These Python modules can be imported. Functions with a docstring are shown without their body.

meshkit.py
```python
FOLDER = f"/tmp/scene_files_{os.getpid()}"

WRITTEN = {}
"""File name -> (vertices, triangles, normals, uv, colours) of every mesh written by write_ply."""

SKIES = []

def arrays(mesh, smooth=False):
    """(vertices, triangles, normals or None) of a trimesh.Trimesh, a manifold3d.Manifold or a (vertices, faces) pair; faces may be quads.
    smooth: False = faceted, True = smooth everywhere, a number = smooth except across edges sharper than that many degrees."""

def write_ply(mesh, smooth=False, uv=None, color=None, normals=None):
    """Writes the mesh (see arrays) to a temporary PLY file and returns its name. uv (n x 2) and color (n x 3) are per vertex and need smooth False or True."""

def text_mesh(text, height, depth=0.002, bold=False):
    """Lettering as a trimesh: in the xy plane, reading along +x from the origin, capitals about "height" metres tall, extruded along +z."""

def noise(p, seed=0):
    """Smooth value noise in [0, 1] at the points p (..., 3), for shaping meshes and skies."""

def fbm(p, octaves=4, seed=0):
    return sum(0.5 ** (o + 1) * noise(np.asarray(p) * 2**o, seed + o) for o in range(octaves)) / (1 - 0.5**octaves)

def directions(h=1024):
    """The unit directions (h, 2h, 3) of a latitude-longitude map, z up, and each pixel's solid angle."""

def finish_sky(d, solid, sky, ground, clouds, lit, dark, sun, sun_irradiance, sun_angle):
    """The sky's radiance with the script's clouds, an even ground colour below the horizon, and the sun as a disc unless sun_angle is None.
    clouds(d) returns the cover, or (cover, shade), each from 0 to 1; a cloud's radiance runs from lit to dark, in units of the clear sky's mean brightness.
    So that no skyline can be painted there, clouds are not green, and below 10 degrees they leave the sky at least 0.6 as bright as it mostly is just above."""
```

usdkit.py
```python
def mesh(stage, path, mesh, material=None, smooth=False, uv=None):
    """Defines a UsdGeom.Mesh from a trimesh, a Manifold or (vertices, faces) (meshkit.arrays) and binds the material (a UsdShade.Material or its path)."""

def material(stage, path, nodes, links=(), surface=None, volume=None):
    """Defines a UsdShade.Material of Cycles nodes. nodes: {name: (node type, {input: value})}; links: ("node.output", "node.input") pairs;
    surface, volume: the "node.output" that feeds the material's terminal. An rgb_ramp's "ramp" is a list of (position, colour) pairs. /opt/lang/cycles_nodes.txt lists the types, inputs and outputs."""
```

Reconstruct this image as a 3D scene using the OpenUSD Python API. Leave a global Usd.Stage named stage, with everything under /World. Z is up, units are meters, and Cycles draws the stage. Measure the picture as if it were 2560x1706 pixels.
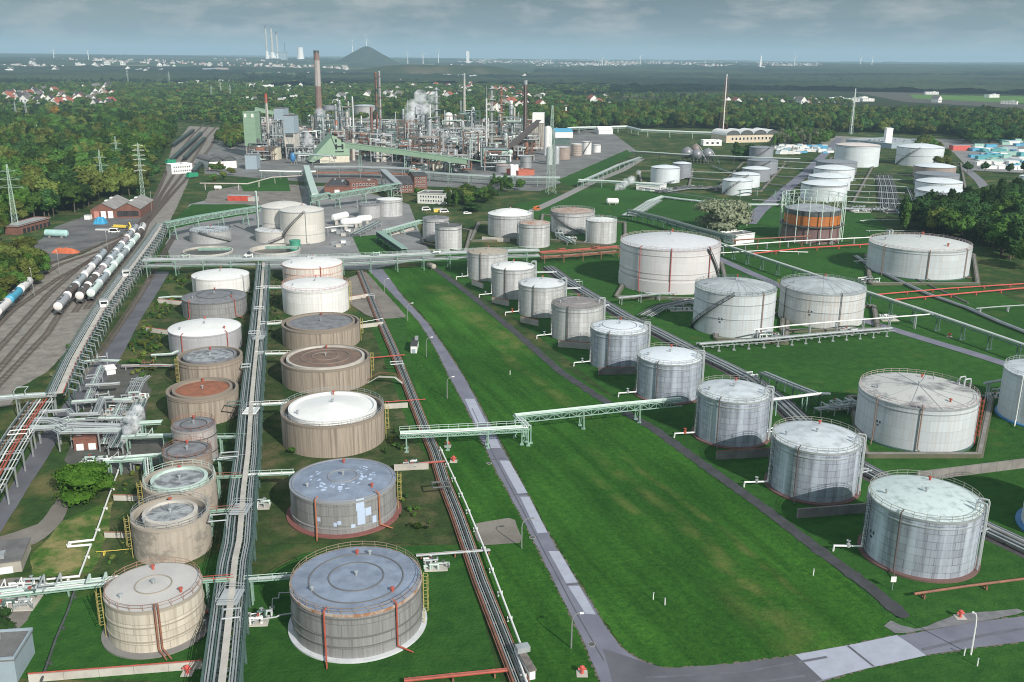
import math, random
import numpy as np
import trimesh, usdkit, meshkit
from pxr import Usd, UsdGeom, UsdLux, UsdShade, Gf, Sdf, Vt
from shapely.geometry import Polygon, LineString, Point
from shapely.prepared import prep

stage = Usd.Stage.CreateInMemory()
UsdGeom.SetStageUpAxis(stage, 'Z'); UsdGeom.SetStageMetersPerUnit(stage, 1.0)
UsdGeom.Xform.Define(stage, '/World'); UsdGeom.Scope.Define(stage, '/World/Looks')
PI = math.pi
HAZE = 8.5e-5

# ------------------------------------------------------------------ camera
CAM_H = 85.0; F_PX = 2361.0; PITCH = math.radians(16.69); ROLL = math.radians(0.45); EXPOSURE = 0.54
FW = np.array([0, math.cos(PITCH), -math.sin(PITCH)]); U0 = np.array([0, math.sin(PITCH), math.cos(PITCH)]); R0 = np.array([1.0, 0, 0])
RT = math.cos(ROLL) * R0 + math.sin(ROLL) * U0
UP = math.cos(ROLL) * U0 - math.sin(ROLL) * R0
EYE = np.array([0, 0, CAM_H])
cam = UsdGeom.Camera.Define(stage, '/World/camera')
cam.CreateHorizontalApertureAttr(36.0); cam.CreateFocalLengthAttr(36.0 * F_PX / 2560); cam.CreateExposureAttr(EXPOSURE)
cam.CreateClippingRangeAttr((0.5, 120000.0))
M = np.eye(4); M[0, :3] = RT; M[1, :3] = UP; M[2, :3] = -FW; M[3, :3] = EYE
cam.AddTransformOp().Set(Gf.Matrix4d(*M.ravel().tolist()))

# ------------------------------------------------------------------ sky and sun
SUN_EL = math.radians(31); SUN_AZ = math.radians(145)      # azimuth from +y towards +x: behind the camera, to the right
SUN = np.array([math.sin(SUN_AZ) * math.cos(SUN_EL), math.cos(SUN_AZ) * math.cos(SUN_EL), math.sin(SUN_EL)])
sun = UsdLux.DistantLight.Define(stage, '/World/sun')
sun.CreateIntensityAttr(0.9); sun.CreateAngleAttr(0.5); sun.CreateColorAttr(Gf.Vec3f(1.0, 0.955, 0.88)); sun.CreateNormalizeAttr(True)
z = SUN; x = np.cross([0, 0, 1.0], z); x /= np.linalg.norm(x); y = np.cross(z, x)
ML = np.eye(4); ML[0, :3] = x; ML[1, :3] = y; ML[2, :3] = z
sun.AddTransformOp().Set(Gf.Matrix4d(*ML.ravel().tolist()))
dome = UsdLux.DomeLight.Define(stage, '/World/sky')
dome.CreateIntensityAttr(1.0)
sky = usdkit.material(stage, '/World/Looks/sky', {
    'tc': ('texture_coordinate', {}),
    'sky': ('sky_texture', {'sky_type': 'single_scattering', 'sun_disc': False, 'sun_elevation': SUN_EL, 'sun_rotation': SUN_AZ, 'air_density': 1.0, 'aerosol_density': 2.0}),
    'map': ('mapping', {'scale': (15.0, 15.0, 52.0)}),
    'n': ('noise_texture', {'scale': 1.0, 'detail': 8, 'roughness': 0.6}),
    'r': ('rgb_ramp', {'ramp': [(0.46, (0, 0, 0)), (0.66, (1, 1, 1))]}),
    'cloud': ('mix', {'mix_type': 'mix', 'color1': (.60, .84, .97), 'color2': (2.1, 2.05, 2.0)}),
    'map2': ('mapping', {'scale': (2.5, 2.5, 30.0), 'location': (3, 1, 0)}),
    'n2': ('noise_texture', {'scale': 1.0, 'detail': 5, 'roughness': 0.5}),
    'r2': ('rgb_ramp', {'ramp': [(0.3, (.75, .75, .75)), (0.7, (.97, .97, .97))]}),
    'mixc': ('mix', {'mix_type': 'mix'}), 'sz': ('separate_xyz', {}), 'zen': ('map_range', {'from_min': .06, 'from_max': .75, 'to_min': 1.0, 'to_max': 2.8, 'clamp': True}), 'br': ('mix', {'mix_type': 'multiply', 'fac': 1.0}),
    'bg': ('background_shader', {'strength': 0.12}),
}, [('tc.generated', 'map.vector'), ('map.vector', 'n.vector'), ('n.fac', 'r.fac'), ('r.color', 'cloud.fac'), ('tc.generated', 'map2.vector'), ('map2.vector', 'n2.vector'),
    ('n2.fac', 'r2.fac'), ('r2.color', 'mixc.fac'), ('sky.color', 'mixc.color1'), ('tc.generated', 'sz.vector'), ('sz.z', 'zen.value'), ('cloud.color', 'br.color1'), ('zen.result', 'br.color2'), ('br.color', 'mixc.color2'), ('mixc.color', 'bg.color')], surface='bg.background')
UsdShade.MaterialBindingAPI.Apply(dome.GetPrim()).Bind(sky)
for p_, k_ in ((dome, 'sky'),):
    p_.GetPrim().SetCustomDataByKey('kind', 'structure')

# ------------------------------------------------------------------ projection: a pixel of the photograph -> the point of the place at height z
def N(px, py, z=0.0):
    d = FW + RT * ((px - 1280) / F_PX) - UP * ((py - 853) / F_PX)
    t = (z - CAM_H) / d[2]
    return EYE + d * t
def V(u, v, z=0.0):
    return N(u * 1.088, v * 1.088, z)
def proj(p):
    q = np.asarray(p, float) - EYE
    zc = q @ FW
    return 1280 + F_PX * (q @ RT) / zc, 853 - F_PX * (q @ UP) / zc
def depth(p):
    return (np.asarray(p, float) - EYE) @ FW
def upto(base, py):
    """height z above the ground point base that shows at image row py"""
    lo, hi = 0.0, 300.0
    for _ in range(40):
        m = (lo + hi) / 2
        if proj((base[0], base[1], m))[1] > py: lo = m
        else: hi = m
    return lo

# ------------------------------------------------------------------ things, parts
_names = {}
def numbered(parent, name):
    k = _names.get((parent, name), 0); _names[(parent, name)] = k + 1
    return f'{parent}/{name}' if k == 0 else f'{parent}/{name}_{k:03d}'
def tagp(prim, label=None, cat=None, group=None, kind=None):
    for k, v in (('label', label), ('category', cat), ('group', group), ('kind', kind)):
        if v: prim.SetCustomDataByKey(k, v)
class Thing:
    def __init__(s, path, o): s.path, s.o = path, np.asarray(o, float)
def thing(name, label, cat, loc=(0, 0, 0), rz=0.0, sc=1.0, group=None, kind=None):
    path = numbered('/World', name)
    x = UsdGeom.Xform.Define(stage, path)
    x.AddTranslateOp().Set(Gf.Vec3d(*map(float, loc))); x.AddRotateZOp().Set(math.degrees(rz))
    s3 = (sc, sc, sc) if np.ndim(sc) == 0 else sc
    x.AddScaleOp().Set(Gf.Vec3f(*map(float, s3)))
    tagp(x.GetPrim(), label, cat, group, kind)
    return Thing(path, loc)
def copy_of(src, name, label, cat, loc, rz=0.0, sc=1.0, group=None):
    t = thing(name, label, cat, loc, rz, sc, group)
    pr = stage.GetPrimAtPath(t.path)
    pr.GetReferences().AddInternalReference(src.path); pr.SetInstanceable(True)
    return t
class MB:
    """collects quads and triangles for one mesh"""
    def __init__(s): s.v, s.f, s.n = [], [], 0
    def add(s, v, f):
        v = np.asarray(v, float); f = np.asarray(f, int)
        if f.shape[1] == 4: f = np.vstack([f[:, [0, 1, 2]], f[:, [0, 2, 3]]])
        s.v.append(v); s.f.append(f + s.n); s.n += len(v); return s
    def box(s, c, size, rz=0.0):
        h = np.array(size, float) / 2
        v = np.array([[x, y, zz] for x in (-1, 1) for y in (-1, 1) for zz in (-1, 1)]) * h
        if rz:
            c_, s_ = math.cos(rz), math.sin(rz); v = np.stack([v[:, 0] * c_ - v[:, 1] * s_, v[:, 0] * s_ + v[:, 1] * c_, v[:, 2]], 1)
        return s.add(v + np.asarray(c, float), [[0, 1, 3, 2], [4, 6, 7, 5], [0, 4, 5, 1], [2, 3, 7, 6], [0, 2, 6, 4], [1, 5, 7, 3]])
    def beam(s, a, b, w, h=None, up=(0, 0, 1)):
        a, b = np.asarray(a, float), np.asarray(b, float); d = b - a; L = np.linalg.norm(d)
        if L < 1e-6: return s
        d /= L; up = np.asarray(up, float)
        if abs(d @ up) > .98: up = np.array([1.0, 0, 0])
        r = np.cross(d, up); r /= np.linalg.norm(r); u = np.cross(r, d); h = h or w
        v = [p + r * i * w / 2 + u * j * h / 2 for p in (a, b) for i, j in ((-1, -1), (1, -1), (1, 1), (-1, 1))]
        return s.add(v, [[0, 1, 2, 3], [7, 6, 5, 4], [0, 4, 5, 1], [1, 5, 6, 2], [2, 6, 7, 3], [3, 7, 4, 0]])
    def tube(s, pts, r, n=8, closed=False, cap=True):
        P_ = np.asarray(pts, float); m = len(P_)
        if closed: t = np.roll(P_, -1, 0) - np.roll(P_, 1, 0)
        else:
            t = np.zeros_like(P_); dd = np.diff(P_, axis=0); dd /= np.maximum(np.linalg.norm(dd, axis=1, keepdims=True), 1e-9)
            t[0], t[-1] = dd[0], dd[-1]
            if m > 2: t[1:-1] = dd[:-1] + dd[1:]
        t /= np.maximum(np.linalg.norm(t, axis=1, keepdims=True), 1e-9)
        u = np.array([0, 0, 1.0]) if abs(t[0][2]) < .9 else np.array([1.0, 0, 0])
        V_ = []; ang = np.arange(n) * 2 * PI / n + PI / n
        for i in range(m):
            u = u - (u @ t[i]) * t[i]; u /= max(np.linalg.norm(u), 1e-9); w = np.cross(t[i], u)
            k = 1.0
            if 0 < i < m - 1 and not closed:
                c = max(.45, math.sqrt(max(0, (1 + dd[i - 1] @ dd[i]) / 2))); k = min(1 / c, 1.4)
            rr = (r[i] if np.ndim(r) else r) * k
            V_.append(P_[i] + rr * (np.cos(ang)[:, None] * u + np.sin(ang)[:, None] * w))
        V_ = np.vstack(V_); F_ = []
        for i in range(m if closed else m - 1):
            j = (i + 1) % m
            for k in range(n):
                F_.append([i * n + k, i * n + (k + 1) % n, j * n + (k + 1) % n, j * n + k])
        s.add(V_, F_)
        if cap and not closed:
            for i, sg in ((0, -1), (m - 1, 1)):
                o = [[0, k, k + 1] if sg > 0 else [0, k + 1, k] for k in range(1, n - 1)]
                s.add(V_[i * n:(i + 1) * n], o)
        return s
    def lathe(s, c, prof, n=32, a0=0.0, a1=2 * PI):
        """prof: (radius, z) from bottom to top, outward faces"""
        full = abs(a1 - a0 - 2 * PI) < 1e-6; m = n if full else n + 1
        a = a0 + np.arange(m) * (a1 - a0) / n; pr = np.asarray(prof, float)
        v = np.stack([np.outer(pr[:, 0], np.cos(a)), np.outer(pr[:, 0], np.sin(a)), np.repeat(pr[:, 1:2], m, 1)], -1).reshape(-1, 3) + np.asarray(c, float)
        f = [[i * m + k, i * m + (k + 1) % m, (i + 1) * m + (k + 1) % m, (i + 1) * m + k] for i in range(len(pr) - 1) for k in range(n)]
        return s.add(v, f)
    def ring(s, c, R, z, r, n=48, sides=4):
        a = np.arange(n) * 2 * PI / n
        return s.tube(np.stack([c[0] + R * np.cos(a), c[1] + R * np.sin(a), np.full(n, z)], 1), r, sides, closed=True)
    def sheet(s, poly, z):
        """a flat sheet from a list of points or a shapely polygon"""
        pg = poly if hasattr(poly, 'geom_type') else Polygon([(p[0], p[1]) for p in poly])
        if not pg.is_valid: pg = pg.buffer(0)
        for g in getattr(pg, 'geoms', [pg]):
            if g.area < .01: continue
            v, f = trimesh.creation.triangulate_polygon(g, engine='earcut')
            a = v[f[:, 0]]; b = v[f[:, 1]]; c = v[f[:, 2]]
            flip = ((b[:, 0] - a[:, 0]) * (c[:, 1] - a[:, 1]) - (b[:, 1] - a[:, 1]) * (c[:, 0] - a[:, 0])) < 0
            f = np.array(f); f[flip] = f[flip][:, ::-1]
            s.add(np.c_[v, np.full(len(v), z)], f)
        return s
    def prism(s, poly, z0, z1):
        pg = poly if hasattr(poly, 'geom_type') else Polygon([(p[0], p[1]) for p in poly])
        if not pg.is_valid: pg = pg.buffer(0)
        m = trimesh.creation.extrude_polygon(pg, z1 - z0, engine='earcut'); m.apply_translation([0, 0, z0])
        return s.add(m.vertices, m.faces)
    def arrays(s): return np.vstack(s.v), np.vstack(s.f)
def part(parent, name, mb, mat, smooth=False, label=None, kind=None, uv=None):
    path = numbered(parent.path, name)
    v, f = mb.arrays() if isinstance(mb, MB) else mb
    m = usdkit.mesh(stage, path, (v, f), mat, smooth=smooth, uv=uv)
    tagp(m.GetPrim(), label=label, kind=kind)
    return Thing(path, parent.o)
def setting(name, mb, mat, smooth=False, kind='structure', label=None, cat=None):
    path = numbered('/World', name)
    v, f = mb.arrays() if isinstance(mb, MB) else mb
    m = usdkit.mesh(stage, path, (v, f), mat, smooth=smooth); tagp(m.GetPrim(), label, cat, None, kind)
    return Thing(path, (0, 0, 0))

# ------------------------------------------------------------------ materials
_mats = {}
def mat(name, col, rough=0.6, metal=0.0, var=0.15, scale=0.6, col2=None, bump=0.0, bscale=3.0, detail=4, cover=(0.35, 0.7), coord='pos', spec=0.5):
    """paint, metal, concrete ... : a base colour that wanders by noise towards col2"""
    if name in _mats: return _mats[name]
    c = np.array(col, float); c2 = np.array(col2, float) if col2 is not None else c * (1 - var)
    nodes = {'g': ('geometry', {}) if coord == 'pos' else ('texture_coordinate', {}),
             'n': ('noise_texture', {'scale': scale, 'detail': detail, 'roughness': .6}),
             'r': ('rgb_ramp', {'ramp': [(cover[0], tuple(c)), (cover[1], tuple(c2))]}),
             'p': ('principled_bsdf', {'roughness': rough, 'metallic': metal, 'specular_ior_level': spec})}
    src = 'g.position' if coord == 'pos' else 'g.object'
    links = [(src, 'n.vector'), ('n.fac', 'r.fac'), ('r.color', 'p.base_color')]
    if bump:
        nodes['bn'] = ('noise_texture', {'scale': bscale, 'detail': 3}); nodes['b'] = ('bump', {'strength': bump, 'distance': .2})
        links += [(src, 'bn.vector'), ('bn.fac', 'b.height'), ('b.normal', 'p.normal')]
    _mats[name] = usdkit.material(stage, '/World/Looks/' + name, nodes, links, surface='p.BSDF')
    return _mats[name]
def shellmat(name, col, streak, samt=0.5, plate=(5.0, 1.7), seam=0.55, rough=0.5, metal=0.0, tone=0.12, patch=None, pamt=0.0, pale_streak=0.0):
    """tank wall: plates with seams, stains that run down; uses st in metres (around, up)"""
    if name in _mats: return _mats[name]
    c = np.array(col, float)
    nodes = {'u': ('texture_coordinate', {}),
             'b': ('brick_texture', {'scale': 1.0, 'brick_width': plate[0], 'row_height': plate[1], 'mortar_size': .06, 'mortar_smooth': .3, 'color1': tuple(c), 'color2': tuple(c * (1 - tone)), 'mortar': tuple(c * seam)}),
             'm': ('mapping', {'scale': (1.6, .045, 1)}), 'n': ('noise_texture', {'scale': 1.0, 'detail': 5, 'roughness': .65}),
             'r': ('rgb_ramp', {'ramp': [(.43, (0, 0, 0)), (.63, (samt, samt, samt))]}),
             'x': ('mix', {'mix_type': 'mix', 'color2': tuple(streak)}),
             'm2': ('mapping', {'scale': (.16, .2, 1), 'location': (7, 3, 0)}), 'n2': ('noise_texture', {'scale': 1.0, 'detail': 6, 'roughness': .7}),
             'r2': ('rgb_ramp', {'ramp': [(.5, (0, 0, 0)), (.58 if patch is not None else .8, (pamt, pamt, pamt))]}),
             'x2': ('mix', {'mix_type': 'mix', 'color2': tuple(patch if patch is not None else c * .8)}),
             'm3': ('mapping', {'scale': (.35, .02, 1), 'location': (3, 9, 0)}), 'n3': ('noise_texture', {'scale': 1.0, 'detail': 4, 'roughness': .6}), 'r3': ('rgb_ramp', {'ramp': [(.46, (0, 0, 0)), (.68, (pale_streak, pale_streak, pale_streak))]}), 'x3': ('mix', {'mix_type': 'mix', 'color2': tuple(np.minimum(c * 1.5, .85))}),  # paler vertical streaks mixed into the wall colour
             'p': ('principled_bsdf', {'roughness': rough, 'metallic': metal})}
    links = [('u.UV', 'm3.vector'), ('m3.vector', 'n3.vector'), ('n3.fac', 'r3.fac'), ('x.color', 'x3.color1'), ('r3.color', 'x3.fac'), ('u.UV', 'b.vector'), ('u.UV', 'm.vector'), ('m.vector', 'n.vector'), ('n.fac', 'r.fac'), ('b.color', 'x2.color1'), ('x2.color', 'x.color1'), ('r.color', 'x.fac'),
             ('u.UV', 'm2.vector'), ('m2.vector', 'n2.vector'), ('n2.fac', 'r2.fac'), ('r2.color', 'x2.fac'), ('x3.color', 'p.base_color')]
    _mats[name] = usdkit.material(stage, '/World/Looks/' + name, nodes, links, surface='p.BSDF')
    return _mats[name]
def flat(name, col, rough=.6, metal=0.0, emit=None):
    if name in _mats: return _mats[name]
    _mats[name] = usdkit.material(stage, '/World/Looks/' + name, {'p': ('principled_bsdf', {'base_color': col, 'roughness': rough, 'metallic': metal})}, [], surface='p.BSDF')
    return _mats[name]

mint = mat('mint_paint', (.27, .42, .345), .5, var=.25)
pale_mint = mat('pale_mint_paint', (.50, .62, .56), .5, var=.2)
steel = mat('galvanised_steel', (.42, .45, .46), .45, .35, var=.25, scale=.3)
pale_steel = mat('pale_cladding', (.47, .50, .51), .4, .2, var=.2, scale=.3)
dark_steel = mat('dark_steel', (.09, .10, .10), .6, var=.4)
teal_steel = mat('teal_painted_steel', (.085, .145, .13), .6, var=.35)
rust = mat('rusty_steel', (.30, .13, .08), .8, col2=(.16, .08, .06))
red = mat('red_oxide_paint', (.42, .09, .06), .6, var=.35)
brightred = mat('red_pipe_paint', (.62, .11, .09), .5, var=.25)
white = mat('white_paint', (.80, .80, .78), .5, var=.08)
yellow = mat('yellow_paint', (.72, .55, .10), .5, var=.15)
orange = mat('orange_paint', (.75, .20, .04), .5, var=.3, scale=1.0)
concrete = mat('concrete', (.40, .37, .32), .9, var=.35, scale=.25, bump=.2)
pale_concrete = mat('pale_concrete', (.52, .49, .44), .9, var=.3, scale=.25)
asphalt = mat('asphalt', (.185, .188, .235), .9, col2=(.135, .138, .18), scale=.15)
darkasphalt = mat('dark_asphalt', (.13, .132, .15), .9, col2=(.085, .087, .10), scale=.12)
slabgrey = mat('pale_road_slab', (.38, .40, .48), .9, var=.15, scale=.5)
gravel = mat('gravel', (.22, .20, .175), .95, col2=(.13, .115, .10), scale=.12, bump=.4)
ballast = mat('rail_ballast', (.27, .245, .215), .95, col2=(.155, .14, .125), scale=.3, bump=.5)
brick = mat('brick_wall', (.21, .095, .07), .9, var=.35, scale=.4)
roofgrey = mat('grey_roofing', (.17, .165, .165), .9, var=.4, scale=.3)
darkroof = mat('dark_roofing', (.06, .062, .066), .9, var=.4, scale=.3)
redroof = mat('red_roof_tile', (.36, .11, .07), .9, var=.35, scale=.2)
sagegreen = mat('sage_green_cladding', (.24, .36, .25), .6, var=.08, scale=.1)
greyblue = mat('grey_blue_cladding', (.30, .37, .42), .6, var=.1)
cream = mat('cream_wall', (.62, .58, .47), .8, var=.15)
glassdark = flat('dark_glass', (.03, .035, .04), .15)
blue = mat('blue_paint', (.05, .20, .42), .5, var=.2)
cyan = mat('cyan_paint', (.10, .38, .58), .5, var=.2)
black = flat('black_rubber', (.02, .02, .02), .8)
# ------------------------------------------------------------------ ground
rng = np.random.default_rng(7)
def grassmat(name, lush, dry, dark, stretch=(1, 1, 1), rot=0.0, dryat=(.55, .75), scale=.05, stripes=0.0):
    if name in _mats: return _mats[name]
    nodes = {'g': ('geometry', {}), 'm': ('mapping', {'scale': stretch, 'rotation': (0, 0, rot)}), 'mr': ('mapping', {'rotation': (0, 0, rot)}),
             'n1': ('noise_texture', {'scale': scale, 'detail': 7, 'roughness': .62}), 'n2': ('noise_texture', {'scale': .35, 'detail': 5, 'roughness': .7}), 'n3': ('noise_texture', {'scale': .018, 'detail': 4}),
             'r1': ('rgb_ramp', {'ramp': [(dryat[0], (0, 0, 0)), (dryat[1], (1, 1, 1))]}), 'r2': ('rgb_ramp', {'ramp': [(.3, (0, 0, 0)), (.72, (1, 1, 1))]}), 'r3': ('rgb_ramp', {'ramp': [(.3, (.72, .74, .7)), (.7, (1.15, 1.1, 1.1))]}),
             'x1': ('mix', {'color1': dark, 'color2': lush}), 'x2': ('mix', {'color2': dry}), 'x3': ('mix', {'mix_type': 'multiply', 'fac': 1.0}),
             'w': ('wave_texture', {'wave_type': 'bands', 'bands_direction': 'x', 'scale': .09, 'distortion': 1.5, 'detail': 2}), 'wr': ('rgb_ramp', {'ramp': [(0, (1 - stripes,) * 3), (1, (1, 1, 1))]}), 'x4': ('mix', {'mix_type': 'multiply', 'fac': 1.0}),
             'bn': ('noise_texture', {'scale': 1.6, 'detail': 4, 'roughness': .7}), 'b': ('bump', {'strength': .7, 'distance': .35}),
             'p': ('principled_bsdf', {'roughness': .95, 'specular_ior_level': .15})}
    links = [('g.position', 'm.vector'), ('m.vector', 'n1.vector'), ('g.position', 'n2.vector'), ('g.position', 'n3.vector'), ('g.position', 'bn.vector'), ('n1.fac', 'r1.fac'), ('n2.fac', 'r2.fac'), ('n3.fac', 'r3.fac'),
             ('r2.color', 'x1.fac'), ('x1.color', 'x2.color1'), ('r1.color', 'x2.fac'), ('x2.color', 'x3.color1'), ('r3.color', 'x3.color2'), ('g.position', 'mr.vector'), ('mr.vector', 'w.vector'), ('w.fac', 'wr.fac'),
             ('x3.color', 'x4.color1'), ('wr.color', 'x4.color2'), ('x4.color', 'p.base_color'), ('bn.fac', 'b.height'), ('b.normal', 'p.normal')]
    _mats[name] = usdkit.material(stage, '/World/Looks/' + name, nodes, links, surface='p.BSDF')
    return _mats[name]
d_ = V(1700, 1130) - V(1140, 730); LAWN_ROT = -math.atan2(d_[1], d_[0])
def lawnmat(name, lush, dark, dry, soil, tracks):
    """mown lawn: mottled greens, dry worn streaks along it; tracks: (across, half width, strength) in the lawn's own axes"""
    nodes = {'g': ('geometry', {}), 'mr': ('mapping', {'rotation': (0, 0, LAWN_ROT)}), 'sp': ('separate_xyz', {}), 'n0': ('noise_texture', {'scale': .03, 'detail': 3}), 'w0': ('math', {'math_type': 'multiply_add', 'value2': 9.0, 'value3': -4.5}), 'ya': ('math', {'math_type': 'add'}),
             'ms': ('mapping', {'scale': (.08, .9, 1)}), 'n1': ('noise_texture', {'scale': .30, 'detail': 7, 'roughness': .65}), 'n2': ('noise_texture', {'scale': .9, 'detail': 6, 'roughness': .75}), 'n3': ('noise_texture', {'scale': .022, 'detail': 5, 'roughness': .6}), 'n4': ('noise_texture', {'scale': .12, 'detail': 6, 'roughness': .7}),
             'r2': ('rgb_ramp', {'ramp': [(.32, (0, 0, 0)), (.68, (1, 1, 1))]}), 'x1': ('mix', {'color1': dark, 'color2': lush}), 'r3': ('rgb_ramp', {'ramp': [(.3, (.55, .62, .6)), (.7, (1.35, 1.2, 1.1))]}), 'x3': ('mix', {'mix_type': 'multiply', 'fac': 1.0}),
             'r1': ('rgb_ramp', {'ramp': [(.36, (.68, .74, .7)), (.64, (1.2, 1.16, 1.1))]}), 'x4': ('mix', {'mix_type': 'multiply', 'fac': 1.0}), 'x5': ('mix', {'color2': dry}), 'r4': ('rgb_ramp', {'ramp': [(.40, (0, 0, 0)), (.62, (1, 1, 1))]}),
             'bn': ('noise_texture', {'scale': 1.4, 'detail': 5, 'roughness': .75}), 'b': ('bump', {'strength': .9, 'distance': .4}), 'p': ('principled_bsdf', {'roughness': .95, 'specular_ior_level': .12})}
    links = [('g.position', 'mr.vector'), ('mr.vector', 'sp.vector'), ('g.position', 'n0.vector'), ('n0.fac', 'w0.value1'), ('sp.y', 'ya.value1'), ('w0.value', 'ya.value2'), ('mr.vector', 'ms.vector'), ('ms.vector', 'n1.vector'), ('g.position', 'n2.vector'), ('g.position', 'n3.vector'), ('g.position', 'n4.vector'), ('n2.fac', 'r2.fac'), ('r2.color', 'x1.fac'),
             ('n3.fac', 'r3.fac'), ('x1.color', 'x3.color1'), ('r3.color', 'x3.color2'), ('n1.fac', 'r1.fac'), ('x3.color', 'x4.color1'), ('r1.color', 'x4.color2'), ('x4.color', 'x5.color1'), ('n4.fac', 'r4.fac'), ('x5.color', 'p.base_color'), ('g.position', 'bn.vector'), ('bn.fac', 'b.height'), ('b.normal', 'p.normal')]
    prev = None
    for i, (yc, hw, st, x0, x1) in enumerate(tracks):
        nodes[f'd{i}'] = ('math', {'math_type': 'subtract', 'value2': yc}); nodes[f'a{i}'] = ('math', {'math_type': 'absolute'}); nodes[f'm{i}'] = ('map_range', {'from_min': hw * .3, 'from_max': hw * 1.6, 'to_min': st, 'to_max': 0.0, 'clamp': True})
        nodes[f'xm{i}'] = ('map_range', {'from_min': x0 - 12, 'from_max': x0, 'to_min': 0.0, 'to_max': 1.0, 'clamp': True}); nodes[f'xn{i}'] = ('map_range', {'from_min': x1, 'from_max': x1 + 12, 'to_min': 1.0, 'to_max': 0.0, 'clamp': True}); nodes[f'p{i}'] = ('math', {'math_type': 'multiply'}); nodes[f'q{i}'] = ('math', {'math_type': 'multiply'})
        links += [('ya.value', f'd{i}.value1'), (f'd{i}.value', f'a{i}.value1'), (f'a{i}.value', f'm{i}.value'), ('sp.x', f'xm{i}.value'), ('sp.x', f'xn{i}.value'), (f'm{i}.result', f'p{i}.value1'), (f'xm{i}.result', f'p{i}.value2'), (f'p{i}.value', f'q{i}.value1'), (f'xn{i}.result', f'q{i}.value2')]
        if prev: nodes[f's{i}'] = ('math', {'math_type': 'maximum'}); links += [(prev, f's{i}.value1'), (f'q{i}.value', f's{i}.value2')]; prev = f's{i}.value'
        else: prev = f'q{i}.value'
    nodes['fin'] = ('math', {'math_type': 'multiply', 'use_clamp': True}); links += [(prev, 'fin.value1'), ('r4.color', 'fin.value2'), ('fin.value', 'x5.fac')]
    _mats[name] = usdkit.material(stage, '/World/Looks/' + name, nodes, links, surface='p.BSDF'); return _mats[name]
def lawn_xy(u, v_):
    q = V(u, v_); c_, s_ = math.cos(LAWN_ROT), math.sin(LAWN_ROT); return q[0] * c_ - q[1] * s_, q[0] * s_ + q[1] * c_
def trk(a, b, hw, st): A, B = lawn_xy(*a), lawn_xy(*b); return ((A[1] + B[1]) / 2, hw, st, min(A[0], B[0]), max(A[0], B[0]))
lawngrass = lawnmat('lawn_grass', (.052, .165, .024), (.020, .092, .015), (.15, .17, .05), (.12, .09, .05), [trk((1030, 665), (1160, 800), 3.6, .85), trk((1160, 800), (1330, 960), 1.8, .6), trk((1400, 1060), (1560, 1190), 1.5, .5), trk((1600, 1230), (1830, 1440), 1.6, .8), trk((1480, 1080), (1800, 1330), .9, .55), trk((1740, 1400), (1850, 1450), 4.5, .6), trk((1380, 1100), (1460, 1180), 1.2, .5)])
roughgrass = grassmat('rough_grass', (.046, .100, .024), (.165, .145, .062), (.022, .048, .016), (1, 1, 1), 0, (.48, .72), .07)
greengrass = grassmat('green_grass', (.042, .130, .022), (.12, .13, .04), (.018, .075, .014), (1, 1, 1), 0, (.6, .85), .06)
scrub = grassmat('scrub', (.058, .100, .028), (.14, .125, .065), (.026, .048, .017), (1, 1, 1), 0, (.48, .70), .14)
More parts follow.
